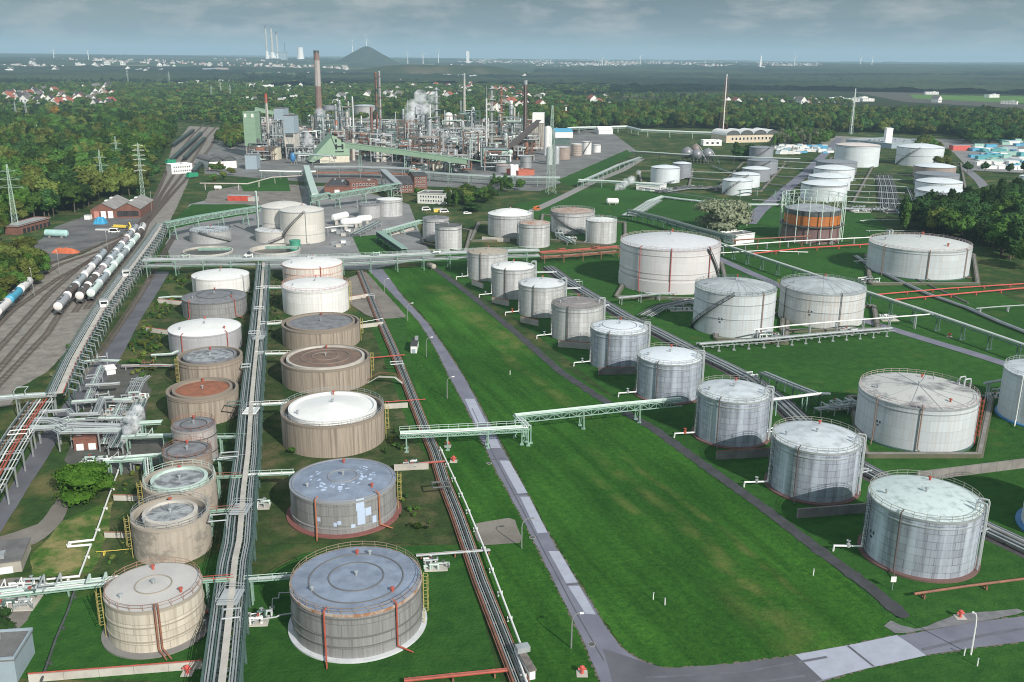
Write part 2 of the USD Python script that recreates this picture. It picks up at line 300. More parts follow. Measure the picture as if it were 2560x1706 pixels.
farland = usdkit.material(stage, '/World/Looks/far_land', {
    'g': ('geometry', {}), 'v': ('voronoi_texture', {'scale': .0024, 'randomness': 1}), 'n': ('noise_texture', {'scale': .0016, 'detail': 6, 'roughness': .6}), 'n2': ('noise_texture', {'scale': .02, 'detail': 6, 'roughness': .7}),
    's': ('separate_color', {}), 'fr': ('rgb_ramp', {'ramp': [(0, (.07, .11, .04)), (.3, (.12, .18, .05)), (.5, (.24, .21, .11)), (.62, (.06, .10, .03)), (.85, (.16, .21, .07))], 'interpolate': False}),
    'wr': ('rgb_ramp', {'ramp': [(.40, (0, 0, 0)), (.47, (1, 1, 1))]}), 'wc': ('rgb_ramp', {'ramp': [(.3, (.018, .030, .014)), (.7, (.045, .062, .024))]}), 'x': ('mix', {}),
    'p': ('principled_bsdf', {'roughness': 1.0, 'specular_ior_level': .05})},
    [('g.position', 'v.vector'), ('g.position', 'n.vector'), ('g.position', 'n2.vector'), ('v.color', 's.color'), ('s.r', 'fr.fac'), ('n.fac', 'wr.fac'), ('n2.fac', 'wc.fac'), ('fr.color', 'x.color1'), ('wc.color', 'x.color2'), ('wr.color', 'x.fac'), ('x.color', 'p.base_color')], surface='p.BSDF')

def relief(X, Y):
    X, Y = np.asarray(X, float), np.asarray(Y, float); r = np.hypot(X, Y); k = np.clip((r - 2900) / 4600, 0, 1); k = k * k * (3 - 2 * k)
    f = meshkit.fbm(np.stack([X / 2200, Y / 2600, np.zeros_like(X)], -1), 5, 3)
    return k * (34 + (f - .5) * 44 + np.clip(-X / 5000, 0, 1) * 16) + np.clip((r - 8000) / 9000, 0, 1) * 24 - np.clip((r - 18000) / 26000, 0, 1) * 60
def onland(u, v):
    """the point of the rolling land seen at pixel (u, v)"""
    d = V(u, v) - EYE if v > 134 else V(u, 134) - EYE; d = d / np.linalg.norm(d)
    d = FW + RT * ((u * 1.088 - 1280) / F_PX) - UP * ((v * 1.088 - 853) / F_PX); d /= np.linalg.norm(d)
    t = np.geomspace(700, 26000, 700); q = EYE + t[:, None] * d; below = q[:, 2] < relief(q[:, 0], q[:, 1]); i = int(np.argmax(below)) if below.any() else 699
    return q[i, 0], q[i, 1], float(relief(q[i, 0], q[i, 1]))
def far_ground():
    rr = np.concatenate([[0], np.geomspace(300, 45000, 150)]); aa = np.radians(np.concatenate([np.linspace(-42, 42, 240), np.linspace(50, 310, 40)]))
    A, R_ = np.meshgrid(aa, rr); X = R_ * np.sin(A); Y = R_ * np.cos(A); Z = relief(X, Y)
    n = len(aa); v = np.stack([X, Y, Z], -1).reshape(-1, 3); f = []
    for i in range(len(rr) - 1):
        for k in range(n):
            f.append([i * n + k, (i + 1) * n + k, (i + 1) * n + (k + 1) % n, i * n + (k + 1) % n])
    f = np.array(f)[:, ::-1]
    return v, np.vstack([f[:, [0, 1, 2]], f[:, [0, 2, 3]]])
gm = far_ground()
if np.cross(gm[0][gm[1][500][1]] - gm[0][gm[1][500][0]], gm[0][gm[1][500][2]] - gm[0][gm[1][500][0]])[2] < 0: gm = (gm[0], gm[1][:, ::-1])
setting('ground', gm, farland, smooth=True)
_lv = [0]
def lev(l): _lv[0] += 1; return .02 * l + .00025 * _lv[0]
def patch(name, pts, m, lvl, kind='structure', frame='v', label=None, rough=0.0, cat=None, edge=None):
    w = [(V if frame == 'v' else N)(*p)[:2] for p in pts]
    pg = Polygon(w)
    if not pg.is_valid: pg = pg.buffer(0)
    if rough:
        ring = pg.exterior; L = ring.length; k = max(12, int(L / 2.2)); out = []
        for i in range(k):
            p = ring.interpolate(i / k * L); q = ring.interpolate(min(L, (i / k + .001) * L)); dx, dy = q.x - p.x, q.y - p.y; l = math.hypot(dx, dy) or 1
            a = (meshkit.fbm(np.array([p.x * .25, p.y * .25, lvl * 3.0]), 4, 11) - .5) * 2 * rough
            out.append((p.x - dy / l * a, p.y + dx / l * a))
        pg = Polygon(out).buffer(0)
    if edge:
        g_ = random.Random(4); L = pg.exterior.length; bl = [pg.exterior.interpolate(s_ + g_.uniform(-.5, .5)).buffer(g_.uniform(.1, .5), resolution=3) for s_ in np.arange(0, L, .55)]
        setting('road_edge', MB().sheet(__import__('shapely').union_all(bl), lev(lvl - .5)), edge, kind=kind)
    return setting(name, MB().sheet(pg, lev(lvl)), m, kind=kind, label=label, cat=cat)
def strip(name, pts, wid, m, lvl, kind='structure', label=None, cat=None, rough=0):
    ls = LineString([V(*p)[:2] for p in pts]); pg = ls.buffer(wid / 2, cap_style=2, join_style=1, resolution=3)
    if rough:
        g_ = random.Random(2); pg = pg.union(__import__('shapely').union_all([ls.interpolate(s + g_.uniform(-1, 1)).buffer(wid / 2 * g_.uniform(.7, 1.0 + rough), resolution=4) for s in np.arange(0, ls.length, 1.3)]))
    return setting(name, MB().sheet(pg, lev(lvl)), m, kind=kind, label=label, cat=cat)
# the plant's own ground, then everything that lies on it
patch('grassland', [(-300, 1750), (-300, 470), (0, 300), (440, 262), (900, 255), (1300, 268), (1500, 262), (2000, 270), (2460, 300), (2700, 600), (2800, 1750)], roughgrass, 1)
patch('meadow', [(1180, 470), (1400, 425), (1640, 452), (1840, 480), (2000, 490), (2120, 600), (2400, 720), (2500, 1700), (1500, 1640), (1480, 1535), (2060, 1450), (1400, 905), (1170, 720), (1000, 612), (1040, 560), (1130, 590), (1420, 580), (1300, 540)], greengrass, 2)
patch('tank_yard', [(435, 470), (620, 425), (800, 430), (940, 470), (975, 560), (1000, 590), (850, 620), (400, 620), (380, 560)], mat('yard_concrete', (.25, .25, .25), .9, var=.35, scale=.08), 2)
patch('refinery_yard', [(470, 350), (500, 320), (640, 300), (900, 290), (1240, 290), (1400, 300), (1460, 345), (1290, 420), (1240, 440), (900, 425), (720, 420), (470, 400)], mat('refinery_floor', (.20, .20, .195), .9, var=.5, scale=.05), 2)
patch('lawn', [(868, 618), (1000, 612), (1075, 672), (1140, 730), (1225, 790), (1300, 850), (1400, 910), (1480, 960), (1590, 1045), (1700, 1130), (1800, 1205), (1900, 1290), (1990, 1370), (2055, 1447), (2050, 1466), (1960, 1482), (1830, 1506), (1640, 1530), (1530, 1536), (1470, 1518), (1430, 1490), (1390, 1432), (1330, 1335), (1260, 1220), (1215, 1135), (1170, 1050), (1130, 975), (1100, 920), (1060, 850), (1020, 790), (985, 740), (930, 680)], lawngrass, 4, rough=.6)
patch('road_verge', [(845, 620), (915, 690), (965, 742), (1000, 800), (1040, 880), (1075, 945), (1110, 1020), (1150, 1100), (1200, 1190), (1255, 1300), (1310, 1410), (1360, 1520), (1400, 1640), (1200, 1640), (1080, 1260), (1020, 1100), (960, 920), (900, 760), (850, 680)], lawngrass, 3, rough=.4)
patch('road', [(845, 620), (915, 690), (965, 742), (1000, 800), (1040, 880), (1075, 945), (1110, 1020), (1150, 1100), (1200, 1190), (1255, 1300), (1310, 1410), (1360, 1520), (1405, 1640), (1640, 1640), (1740, 1606), (1880, 1568), (1980, 1540), (2080, 1515), (2220, 1492), (2400, 1470), (2400, 1412), (2240, 1432), (2060, 1462), (1960, 1484), (1830, 1508), (1640, 1532), (1530, 1538), (1470, 1520), (1428, 1492), (1386, 1434), (1326, 1337), (1256, 1222), (1211, 1137), (1166, 1052), (1126, 977), (1096, 922), (1056, 852), (1016, 792), (981, 742), (925, 682), (878, 618)], asphalt, 5, rough=.25, edge=mat('road_dirt', (.15, .13, .10), .95, col2=(.08, .085, .05), scale=.5))
for q in ([(1068, 918), (1090, 918), (1117, 972), (1093, 974)], [(1118, 1006), (1139, 1006), (1151, 1031), (1129, 1031)], [(1148, 1060), (1170, 1060), (1212, 1134), (1190, 1136)], [(1195, 1143), (1216, 1143), (1258, 1225), (1235, 1227)],
          [(1260, 1268), (1285, 1268), (1327, 1340), (1301, 1342)], [(1305, 1348), (1331, 1348), (1369, 1414), (1345, 1412)], [(1827, 1506), (1962, 1482), (2060, 1461), (2092, 1482), (2128, 1508), (1992, 1538), (1890, 1564)]):
    patch('road_slab', q, slabgrey, 6)
patch('road_branch', [(1386, 1492), (1470, 1520), (1530, 1538), (1700, 1526), (1830, 1508), (1890, 1564), (1740, 1604), (1640, 1630), (1500, 1640), (1430, 1640)], darkasphalt, 6)
strip('road_seam', [(1085, 940), (1131, 1040), (1200, 1172), (1262, 1290), (1325, 1410), (1388, 1520)], .14, darkasphalt, 8)
for a_, b_ in (((1948, 1486), (2008, 1534)), ((1130, 1058), (1160, 1054)), ((1180, 1139), (1214, 1136)), ((1302, 1346), (1330, 1343))): strip('road_seam', [a_, b_], .35, darkasphalt, 8)
for a_ in ([(1480, 1560), (1700, 1548), (1900, 1512)], [(2120, 1495), (2260, 1462), (2353, 1446)], [(1560, 1590), (1760, 1568), (1850, 1555)]): strip('tyre_track', a_, .5, mat('tyre_dark', (.105, .107, .125), .9, col2=(.15, .152, .18), scale=.4), 8)
patch('branch_path', [(2030, 1440), (2048, 1425), (2072, 1440), (2115, 1448), (2200, 1412), (2353, 1400), (2353, 1412), (2240, 1432), (2062, 1460)], mat('grey_path', (.20, .20, .21), .9, var=.35), 7, rough=.3)
strip('service_path', [(985, 608), (1050, 655), (1110, 702), (1200, 778), (1290, 857), (1390, 923), (1500, 985), (1620, 1072), (1760, 1172), (1890, 1272), (2000, 1352), (2070, 1412)], 2.5, rough=.3, m=mat('mud_path', (.058, .060, .068), .95, col2=(.032, .035, .036), scale=.35), lvl=7)
strip('road', [(1590, 560), (1640, 590), (1700, 617), (1790, 657), (1890, 700), (2000, 742), (2130, 782), (2240, 815), (2400, 866)], 4.6, asphalt, 7)
strip('road', [(1225, 485), (1290, 455), (1360, 420), (1430, 392), (1475, 365)], 6.5, mat('pale_road', (.27, .26, .25), .9, var=.2), 7)
strip('road', [(1720, 515), (1745, 485), (1790, 450), (1850, 400), (1900, 350), (1930, 318)], 8, asphalt, 7)
strip('road', [(2330, 520), (2290, 470), (2250, 415), (2210, 380)], 7, mat('grey_lane', (.20, .20, .22), .9), 7)
patch('road', [(360, 625), (390, 625), (352, 690), (320, 740), (290, 800), (262, 850), (235, 890), (200, 925), (150, 985), (105, 1060), (60, 1130), (0, 1228), (-60, 1300), (-60, 1200), (0, 1160), (50, 1075), (90, 1010), (140, 940), (190, 875), (230, 825), (270, 765), (310, 700)], darkasphalt, 7, rough=.2)
patch('yard', [(205, 850), (260, 835), (330, 850), (345, 900), (330, 985), (395, 1020), (388, 1060), (300, 1090), (215, 1098), (150, 1060), (190, 960)], mat('pipe_yard_floor', (.10, .095, .088), .95, col2=(.06, .065, .05), scale=.3), 5, rough=.8)
patch('yard', [(-40, 1340), (75, 1325), (80, 1400), (40, 1450), (-40, 1460)], gravel, 5, rough=.6)
patch('tall_grass', [(72, 1278), (150, 1195), (262, 1150), (250, 1220), (214, 1318), (70, 1330)], grassmat('tall_grass', (.085, .17, .03), (.26, .23, .10), (.035, .09, .018), (1, 1, 1), 0, (.45, .62), .16), 5, rough=.8)
patch('track', [(0, 1235), (60, 1215), (90, 1205), (115, 1170), (140, 1140), (165, 1150), (150, 1190), (115, 1230), (70, 1258), (0, 1262)], gravel, 6, rough=.4)
patch('verge', [(150, 940), (230, 870), (330, 720), (420, 610), (600, 600), (600, 1600), (0, 1600), (0, 1262), (90, 1190), (140, 1000)], roughgrass, 3)
patch('lawn', [(40, 1385), (260, 1330), (420, 1320), (520, 1260), (470, 1568), (30, 1560)], greengrass, 4, rough=.4)
patch('lawn', [(560, 1350), (700, 1270), (1060, 1250), (1160, 1590), (540, 1590)], greengrass, 4, rough=.4)
patch('lawn', [(850, 745), (930, 730), (960, 920), (1010, 1060), (930, 1040), (880, 860)], greengrass, 4, rough=.4)
patch('rough_ground', [(300, 870), (345, 800), (385, 690), (425, 620), (470, 620), (400, 760), (390, 900), (395, 1000), (340, 1060), (330, 990)], scrub, 4, rough=.8)
patch('rough_ground', [(560, 620), (650, 620), (655, 800), (650, 1000), (655, 1250), (500, 1270), (480, 1160), (545, 980)], scrub, 4, rough=.6)
patch('rough_ground', [(210, 1240), (300, 1080), (390, 1060), (380, 1180), (330, 1310), (215, 1325)], scrub, 4, rough=.6)
patch('rough_ground', [(800, 735), (850, 745), (895, 860), (945, 1000), (985, 1085), (900, 1080), (885, 960), (850, 850), (820, 790)], scrub, 5, rough=.5)
patch('rough_ground', [(250, 730), (280, 690), (330, 610), (350, 615), (330, 660), (250, 790), (170, 880), (150, 870)], scrub, 8, rough=.5)
patch('rubble_ground', [(560, 1000), (660, 990), (960, 1020), (1000, 1080), (1060, 1255), (900, 1250), (580, 1250)], scrub, 4, rough=.4)
patch('gravel_apron', [(1092, 1205), (1180, 1190), (1200, 1240), (1195, 1250), (1110, 1255), (1090, 1240)], gravel, 6, rough=.3)
patch('gravel_apron', [(800, 640), (840, 625), (900, 690), (935, 730), (870, 735), (840, 725), (805, 700)], gravel, 6, rough=.3)
patch('bare_soil', [(480, 440), (560, 425), (680, 425), (700, 440), (690, 470), (540, 470), (470, 465)], gravel, 4, rough=.8)
patch('lawn', [(400, 505), (440, 470), (560, 470), (600, 475), (590, 490), (470, 510), (380, 530)], greengrass, 3, rough=.8)
patch('lawn', [(545, 415), (660, 408), (668, 440), (560, 440)], greengrass, 4)
patch('lawn', [(810, 545), (865, 540), (935, 590), (830, 588)], greengrass, 4)
patch('lawn', [(1280, 415), (1440, 345), (1455, 355), (1380, 395), (1310, 430)], greengrass, 4, rough=.8)
patch('field', [(2090, 218), (2353, 222), (2460, 226), (2460, 242), (2353, 238), (2100, 227)], grassmat('bright_field', (.11, .23, .05), (.16, .25, .07), (.09, .19, .04)), 4)
patch('ploughed_field', [(1960, 212), (2090, 210), (2200, 224), (2353, 240), (2353, 250), (2080, 235)], mat('plough', (.07, .065, .05), .9), 3)
patch('parking_lot', [(2020, 318), (2353, 322), (2420, 400), (2353, 398), (2230, 392), (2190, 350)], mat('lot', (.24, .235, .23), .9, var=.3, scale=.03), 4)
patch('yard', [(1780, 305), (2020, 318), (1920, 345), (1770, 345)], mat('lot2', (.26, .25, .22), .9, var=.3, scale=.03), 4)
# rail yard
patch('rail_yard', [(-80, 940), (-80, 700), (0, 690), (110, 610), (190, 585), (270, 545), (330, 515), (352, 460), (372, 420), (395, 340), (435, 290), (520, 295), (470, 350), (440, 400), (405, 480), (372, 545), (345, 600), (290, 690), (220, 790), (120, 890), (20, 935)], ballast, 5, rough=.8)
patch('scrap_yard', [(60, 580), (130, 520), (220, 490), (310, 500), (352, 480), (340, 510), (280, 540), (190, 580), (110, 605), (40, 640), (0, 640), (0, 600)], mat('scrap_floor', (.16, .155, .15), .95, col2=(.07, .07, .075), scale=.08), 6, rough=1.0)
patch('verge', [(30, 900), (110, 855), (170, 790), (235, 720), (250, 730), (190, 830), (150, 885), (110, 920), (30, 935)], roughgrass, 7, rough=.6)
patch('gravel_bed', [(335, 640), (352, 642), (300, 730), (250, 800), (200, 870), (170, 870), (225, 790), (280, 715)], gravel, 6, rough=.4)

# ------------------------------------------------------------------ tanks
def yp(R, h, n=64):
    a = np.linspace(0, 2 * PI, n + 1); zz = [0, h]
    v = np.array([[R * math.cos(t), R * math.sin(t), q] for q in zz for t in a])
    f = [[k, k + 1, n + 1 + k + 1, n + 1 + k] for k in range(n)]
    uv = np.array([[t * R, q] for q in zz for t in a]); f = np.array(f)
    return v, np.vstack([f[:, [0, 1, 2]], f[:, [0, 2, 3]]]), uv
def solve_tank(cx, cy, w, base=None, h=None):
    def at(hh):
        c = N(cx, cy, hh); R = w / 2 / F_PX * depth(c); return c, R
    if h is None:
        lo, hi = .5, 45.0
        for _ in range(50):
            m = (lo + hi) / 2; c, R = at(m); d = -c[:2] / np.linalg.norm(c[:2])
            y = proj((c[0] + d[0] * R, c[1] + d[1] * R, 0))[1]
            if y < base: lo = m
            else: hi = m
        h = (lo + hi) / 2
    c, R = at(h)
    return c[0], c[1], R, h
TANKS, TPATH = {}, {}
def helix(R, a0, a1, z0, z1, n):
    t = np.linspace(0, 1, n); a = a0 + (a1 - a0) * t
    return np.stack([R * np.cos(a), R * np.sin(a), z0 + (z1 - z0) * t], 1)
def facing(c): return math.atan2(-c[1], -c[0])          # angle of the tank's side that looks at the camera
def tank(key, label, cx, cy, w, base=None, h=None, roof='dome', rise=.06, wall=None, top=None, rail=True, railmat=None, rings=(), ringmat=None, stair=None, ladder=None, foot=None, footmat=None, lines=(), linemat=None, hatch=3,
         inner=.86, depthf=.08, roofrings=(), ribs=0, group=None, cat='storage tank', name='storage_tank', lip=None, lipmat=None, skirt=None, stairmat=None, gooseneck=None, patchy=None, hatchmat=None, n=72, cap=None):
    x, y, R, h = solve_tank(cx, cy, w, base, h); TANKS[key] = (x, y, R, h)
    t = thing(name, label, cat, (x, y, 0), group=group); TPATH[key] = t.path; O = (0, 0, 0); fa = facing((x, y))
    v, f, uv = yp(R, h, n); part(t, 'shell', (v, f), wall, smooth=True, uv=uv)
    top = top or white; railmat = railmat or steel
    if roof == 'dome':
        prof = [(R * q, h + R * rise * 2 * (1 - q * q) * (1 if q > 0 else 1)) for q in (1.0, .97, .9, .8, .65, .5, .35, .2, .001)]
        part(t, 'roof', MB().lathe(O, prof, n), top, smooth=30)
        zr = lambda q: h + R * rise * 2 * (1 - q * q)
    elif roof == 'cone':
        part(t, 'roof', MB().lathe(O, [(R, h), (R * .5, h + R * rise), (.001, h + R * rise * 2)], n), top, smooth=30); zr = lambda q: h + R * rise * 2 * (1 - q)
    elif roof == 'float':                                # sunken deck inside an open rim
        Ri = R * inner; zd = h - R * depthf * (1 if depthf > 0 else 1)
        part(t, 'rim', MB().lathe(O, [(R + .12, h - .5), (R + .12, h), (R - .55, h), (R - .55, zd - 1.2)], n), lipmat or wall, smooth=30)
        part(t, 'gutter', MB().lathe(O, [(R - .56, zd - 1.0), (Ri, zd - 1.0)], n), dark_steel)
        part(t, 'roof_rim', MB().lathe(O, [(Ri + .05, zd - 1.0), (Ri + .05, zd + .45), (Ri - .6, zd + .5), (Ri - .62, zd)], n), lip or pale_concrete, smooth=30)
        part(t, 'roof', MB().lathe(O, [(Ri - .6, zd), (Ri * .5, zd + R * rise), (.001, zd + R * rise * 2)], n), top, smooth=40); zr = lambda q: zd + R * rise * 2 * (1 - q)
    elif roof == 'open':
        part(t, 'rim', MB().lathe(O, [(R + .1, h - .4), (R + .1, h + .1), (R - .5, h + .1), (R - .5, .2)], n), lipmat or wall, smooth=30)
        part(t, 'floor', MB().lathe(O, [(R - .4, .25), (.001, .1)], n), top); zr = lambda q: .3
    if roof in ('dome', 'cone'):
        part(t, 'rim', MB().lathe(O, [(R, h - .35), (R + .12, h - .35), (R + .12, h + .04), (R - .05, h + .06)], n), lipmat or (ringmat or wall), smooth=30)
    if cap:                                              # a narrower crown on a sloping shoulder
        m_ = MB()
        for k, (z0, q0) in enumerate(cap[:-1]): m_.lathe(O, [(R * q0, h + z0), (R * cap[k + 1][1], h + cap[k + 1][0])], n)
        part(t, 'shoulder', m_, wall, smooth=30)
    if rail and roof != 'open':
        mb = MB(); k = max(14, int(2 * PI * R / 2.0)); rr = R - .1; w_ = max(.045, depth((x, y, h)) / F_PX * .38)
        for zz in (1.05, .55): mb.ring(O, rr, h + zz, w_, k, 4)
        for i in range(k):
            a = i * 2 * PI / k; mb.beam((rr * math.cos(a), rr * math.sin(a), h), (rr * math.cos(a), rr * math.sin(a), h + 1.1), w_ * 1.5)
        part(t, 'handrail', mb, railmat)
    for q in rings:
        part(t, 'stiffener_ring', MB().lathe(O, [(R, h * q - .1), (R + .14, h * q - .08), (R + .14, h * q + .08), (R, h * q + .1)], n), ringmat or dark_steel)
    if foot:
        part(t, 'base_ring', MB().lathe(O, [(R + foot, 0), (R + foot, .35), (R, .42)], n), footmat or red, smooth=30)
    if skirt:                                            # a wider lower wall
        part(t, 'lower_wall', MB().lathe(O, [(R * skirt[1], 0), (R * skirt[1], h * skirt[0]), (R * (skirt[1] - .006), h * skirt[0] + .15), (R, h * skirt[0] + .16)], n), wall, smooth=30)
    rim_ = []
    for a in lines:                                      # fire water lines that run down the wall, with an elbow at the foot
        a = fa + math.radians(a); e = .35; r0 = R + e
        mb = MB().tube([((R - .6) * math.cos(a), (R - .6) * math.sin(a), h + .75), (r0 * math.cos(a), r0 * math.sin(a), h + .45), (r0 * math.cos(a), r0 * math.sin(a), 1.0), ((r0 + 2.2) * math.cos(a + .10), (r0 + 2.2) * math.sin(a + .10), .35)], max(.12, R * .008), 6)
        part(t, 'fire_pipe', mb, linemat or red)
    if stair:
        a0, a1 = fa + math.radians(stair[0]), fa + math.radians(stair[1]); ns = max(20, int(h * 4)); mb = MB()
        pin, pout = helix(R + .05, a0, a1, .3, h + .3, ns), helix(R + 1.0, a0, a1, .3, h + .3, ns)
        for i in range(ns - 1): mb.add([pin[i], pout[i], pout[i + 1], pin[i + 1], pin[i] - [0, 0, .3], pout[i] - [0, 0, .3], pout[i + 1] - [0, 0, .3], pin[i + 1] - [0, 0, .3]], [[0, 1, 2, 3], [7, 6, 5, 4], [0, 4, 5, 1], [2, 6, 7, 3], [1, 5, 6, 2], [3, 7, 4, 0]])
        s_ = part(t, 'spiral_stair', mb, stairmat or dark_steel)
        mr = MB().tube(pout + [0, 0, 1.0], .09, 4).tube(pout + [0, 0, .5], .06, 4)
        for i in range(0, ns, 4): mr.beam(pout[i], pout[i] + [0, 0, 1.0], .1)
        part(s_, 'stair_rail', mr, stairmat or dark_steel)
    if ladder is not None:
        a, lm = fa + math.radians(ladder[0]), ladder[1]; e = np.array([math.cos(a), math.sin(a), 0]); s_ = np.array([-math.sin(a), math.cos(a), 0]); mb = MB()
        for sg in (-1, 1): mb.beam(e * (R + .35) + s_ * .32 * sg, e * (R + .35) + s_ * .32 * sg + [0, 0, h + 1.2], .09)
        for zz in np.arange(.4, h + 1, .6): mb.beam(e * (R + .35) - s_ * .32 + [0, 0, zz], e * (R + .35) + s_ * .32 + [0, 0, zz], .05)
        for zz in np.arange(2.6, h + 1, 1.2):
            mb.tube([e * (R + .35) - s_ * .4 + [0, 0, zz], e * (R + .95) - s_ * .45 + [0, 0, zz], e * (R + 1.15) + [0, 0, zz], e * (R + .95) + s_ * .45 + [0, 0, zz], e * (R + .35) + s_ * .4 + [0, 0, zz]], .04, 4)
        for sg in (-1, 0, 1): mb.beam(e * (R + 1.1 - .15 * abs(sg)) + s_ * .45 * sg + [0, 0, 2.6], e * (R + 1.1 - .15 * abs(sg)) + s_ * .45 * sg + [0, 0, h + 1], .045)
        part(t, 'ladder', mb, lm)
    for i in range(hatch):                               # vents and hatches on the roof
        q, a = (0, 0) if i == 0 else (.72, fa + 1.1 + i * 2.0); zz = zr(q) ; hx = (R * q * math.cos(a), R * q * math.sin(a), zz); s = max(.35, R * .028)
        mb = MB().lathe(hx, [(s * .55, -.1), (s * .55, s * 1.5), (s, s * 1.6), (s, s * 2.1), (.001, s * 2.5)], 10)
        part(t, 'roof_vent', mb, hatchmat or (red if i % 2 else steel), smooth=30)
    for q in roofrings: part(t, 'roof_ring', MB().ring(O, R * q, zr(q) + .06, .12, 64, 4), ringmat or dark_steel)
    if ribs:
        mb = MB()
        for i in range(ribs):
            a = i * 2 * PI / ribs; q = [1.0 if roof != 'float' else inner - .04, .75 if roof != 'float' else .6, .5, .25, .02]
            mb.tube([(R * g * math.cos(a), R * g * math.sin(a), zr(g) + .03) for g in q], .07, 4, cap=False)
        part(t, 'roof_ribs', mb, ringmat or dark_steel)
    if patchy:                                           # newer sheets on the old roof and wall, 1 cm proud
        pr = random.Random(5)
        for i in range(46):
            q = pr.choice((.34, .42, .5, .58)); a = pr.uniform(-2.4, 2.4) + fa; da = pr.uniform(.04, .16) * (.5 / q); dq = pr.uniform(.03, .075); g = np.linspace(a, a + da, 4)
            v_ = [(R * k * math.cos(b), R * k * math.sin(b), zr(k) + .03) for k in (q, q + dq) for b in g]; part(t, 'repair_plate', MB().add(v_, [[i_ + 4, i_ + 5, i_ + 1, i_] for i_ in range(3)]), patchy)
        for a, z0, ww, hh in ((12, .7, 1.6, 2.4), (13, .28, 1.5, 3.2), (-8, .35, .7, .8), (-12, .3, .6, .8), (22, .5, 1.2, 1.6), (30, .2, .9, 1.6), (-30, .42, .7, .8), (6, .2, .8, .9)):
            a = fa + math.radians(a); g = np.linspace(a, a + ww / R, 3)
            part(t, 'repair_plate', MB().add([((R + .02) * math.cos(b), (R + .02) * math.sin(b), z_) for z_ in (h * z0, h * z0 + hh) for b in g], [[i_, i_ + 1, i_ + 4, i_ + 3] for i_ in range(2)]), patchy)
    if gooseneck is not None:                            # the white pipe loops that climb over the rim
        a = fa + math.radians(gooseneck); mb = MB(); gm_ = pale_steel
        for sg in (-1, 1):
            b = a + sg * .9 / R; e = np.array([math.cos(b), math.sin(b), 0])
            mb.tube([e * (R + .55) + [0, 0, .6], e * (R + .55) + [0, 0, h + 1.5], e * (R + .35) + [0, 0, h + 2.0], e * (R - .9) + [0, 0, h + 2.0], e * (R - 1.2) + [0, 0, h + 1.6], e * (R - 1.2) + [0, 0, h + .1]], max(.16, R * .014), 8)
        part(t, 'overflow_pipes', mb, gm_, smooth=40)
    return t
beige = shellmat('beige_wall', (.60, .55, .46), (.24, .19, .14), .45)
conc = shellmat('concrete_wall', (.34, .285, .23), (.125, .10, .08), .68, (60, 30), .8, .95, tone=.03, patch=(.32, .275, .23), pamt=.35)
conc2 = shellmat('patched_concrete_wall', (.42, .37, .31), (.20, .17, .13), .35, (6, 4), .9, .95, patch=(.22, .20, .175), pamt=.85)
greywall = shellmat('grey_steel_wall', (.30, .30, .30), (.13, .12, .12), .5, (3.0, 2.0), .55, .55, .15)
ltgrey = shellmat('light_grey_wall', (.44, .445, .45), (.24, .23, .22), .45, (2.0, 2.4), .7, .5, .15)
whitewall = shellmat('white_tank_wall', (.76, .76, .745), (.45, .41, .37), .4, (6, 2.2), .8, .5)
rustwhite = shellmat('rust_streaked_white_wall', (.70, .67, .62), (.36, .17, .10), .5, (6, 2.2), .75, .5)
clad = shellmat('aluminium_cladding', (.44, .49, .57), (.18, .185, .22), .6, (3.2, 1.45), .38, .42, .3, .22, pale_streak=.75)
clad2 = shellmat('dull_cladding', (.54, .545, .55), (.28, .265, .25), .55, (3.2, 1.6), .62, .5, .2, .16, pale_streak=.4)
bluewhite = shellmat('pale_wall', (.53, .58, .61), (.36, .27, .20), .30, (8, 2.6), .72, .5, patch=None, pamt=.12)
brownwall = shellmat('brown_wall', (.36, .29, .25), (.20, .14, .11), .5, (5, 2.0), .7, .6)
ladderm = mat('ladder_paint', (.48, .40, .14), .6, var=.3)
bluegrey = mat('weathered_blue_roof', (.27, .32, .41), .55, .1, col2=(.17, .205, .27), scale=.35)
rustdeck = mat('rust_red_deck', (.33, .12, .06), .8, col2=(.20, .085, .055), scale=.5)
browndeck = mat('brown_deck', (.20, .13, .095), .8, col2=(.12, .09, .075), scale=.4)
greydeck = mat('grey_deck', (.22, .225, .24), .7, col2=(.13, .13, .14), scale=.5)
streakdeck = mat('streaky_grey_deck', (.34, .36, .38), .6, col2=(.14, .145, .155), scale=.55, cover=(.42, .6))
whitedeck = mat('white_roof', (.80, .80, .78), .5, var=.12, scale=.2)
paleroof = mat('pale_blue_grey_roof', (.60, .65, .68), .45, .1, col2=(.36, .39, .41), scale=.35, cover=(.45, .75))
beigeroof = mat('beige_roof', (.52, .50, .48), .6, var=.12, scale=.3)
stained = mat('stained_grey_roof', (.50, .50, .48), .6, col2=(.11, .11, .12), scale=.16, cover=(.5, .68))
rustflat = mat('rust_flecked_roof', (.46, .40, .36), .7, col2=(.34, .17, .10), scale=.3, cover=(.4, .65))
footwhite = mat('pale_kerb', (.58, .60, .62), .8, var=.2)
footgrey = mat('grey_kerb', (.22, .21, .20), .9)
bluesheet = mat('bright_blue_sheet', (.50, .60, .78), .4, .1, var=.1)
mintring = teal_steel

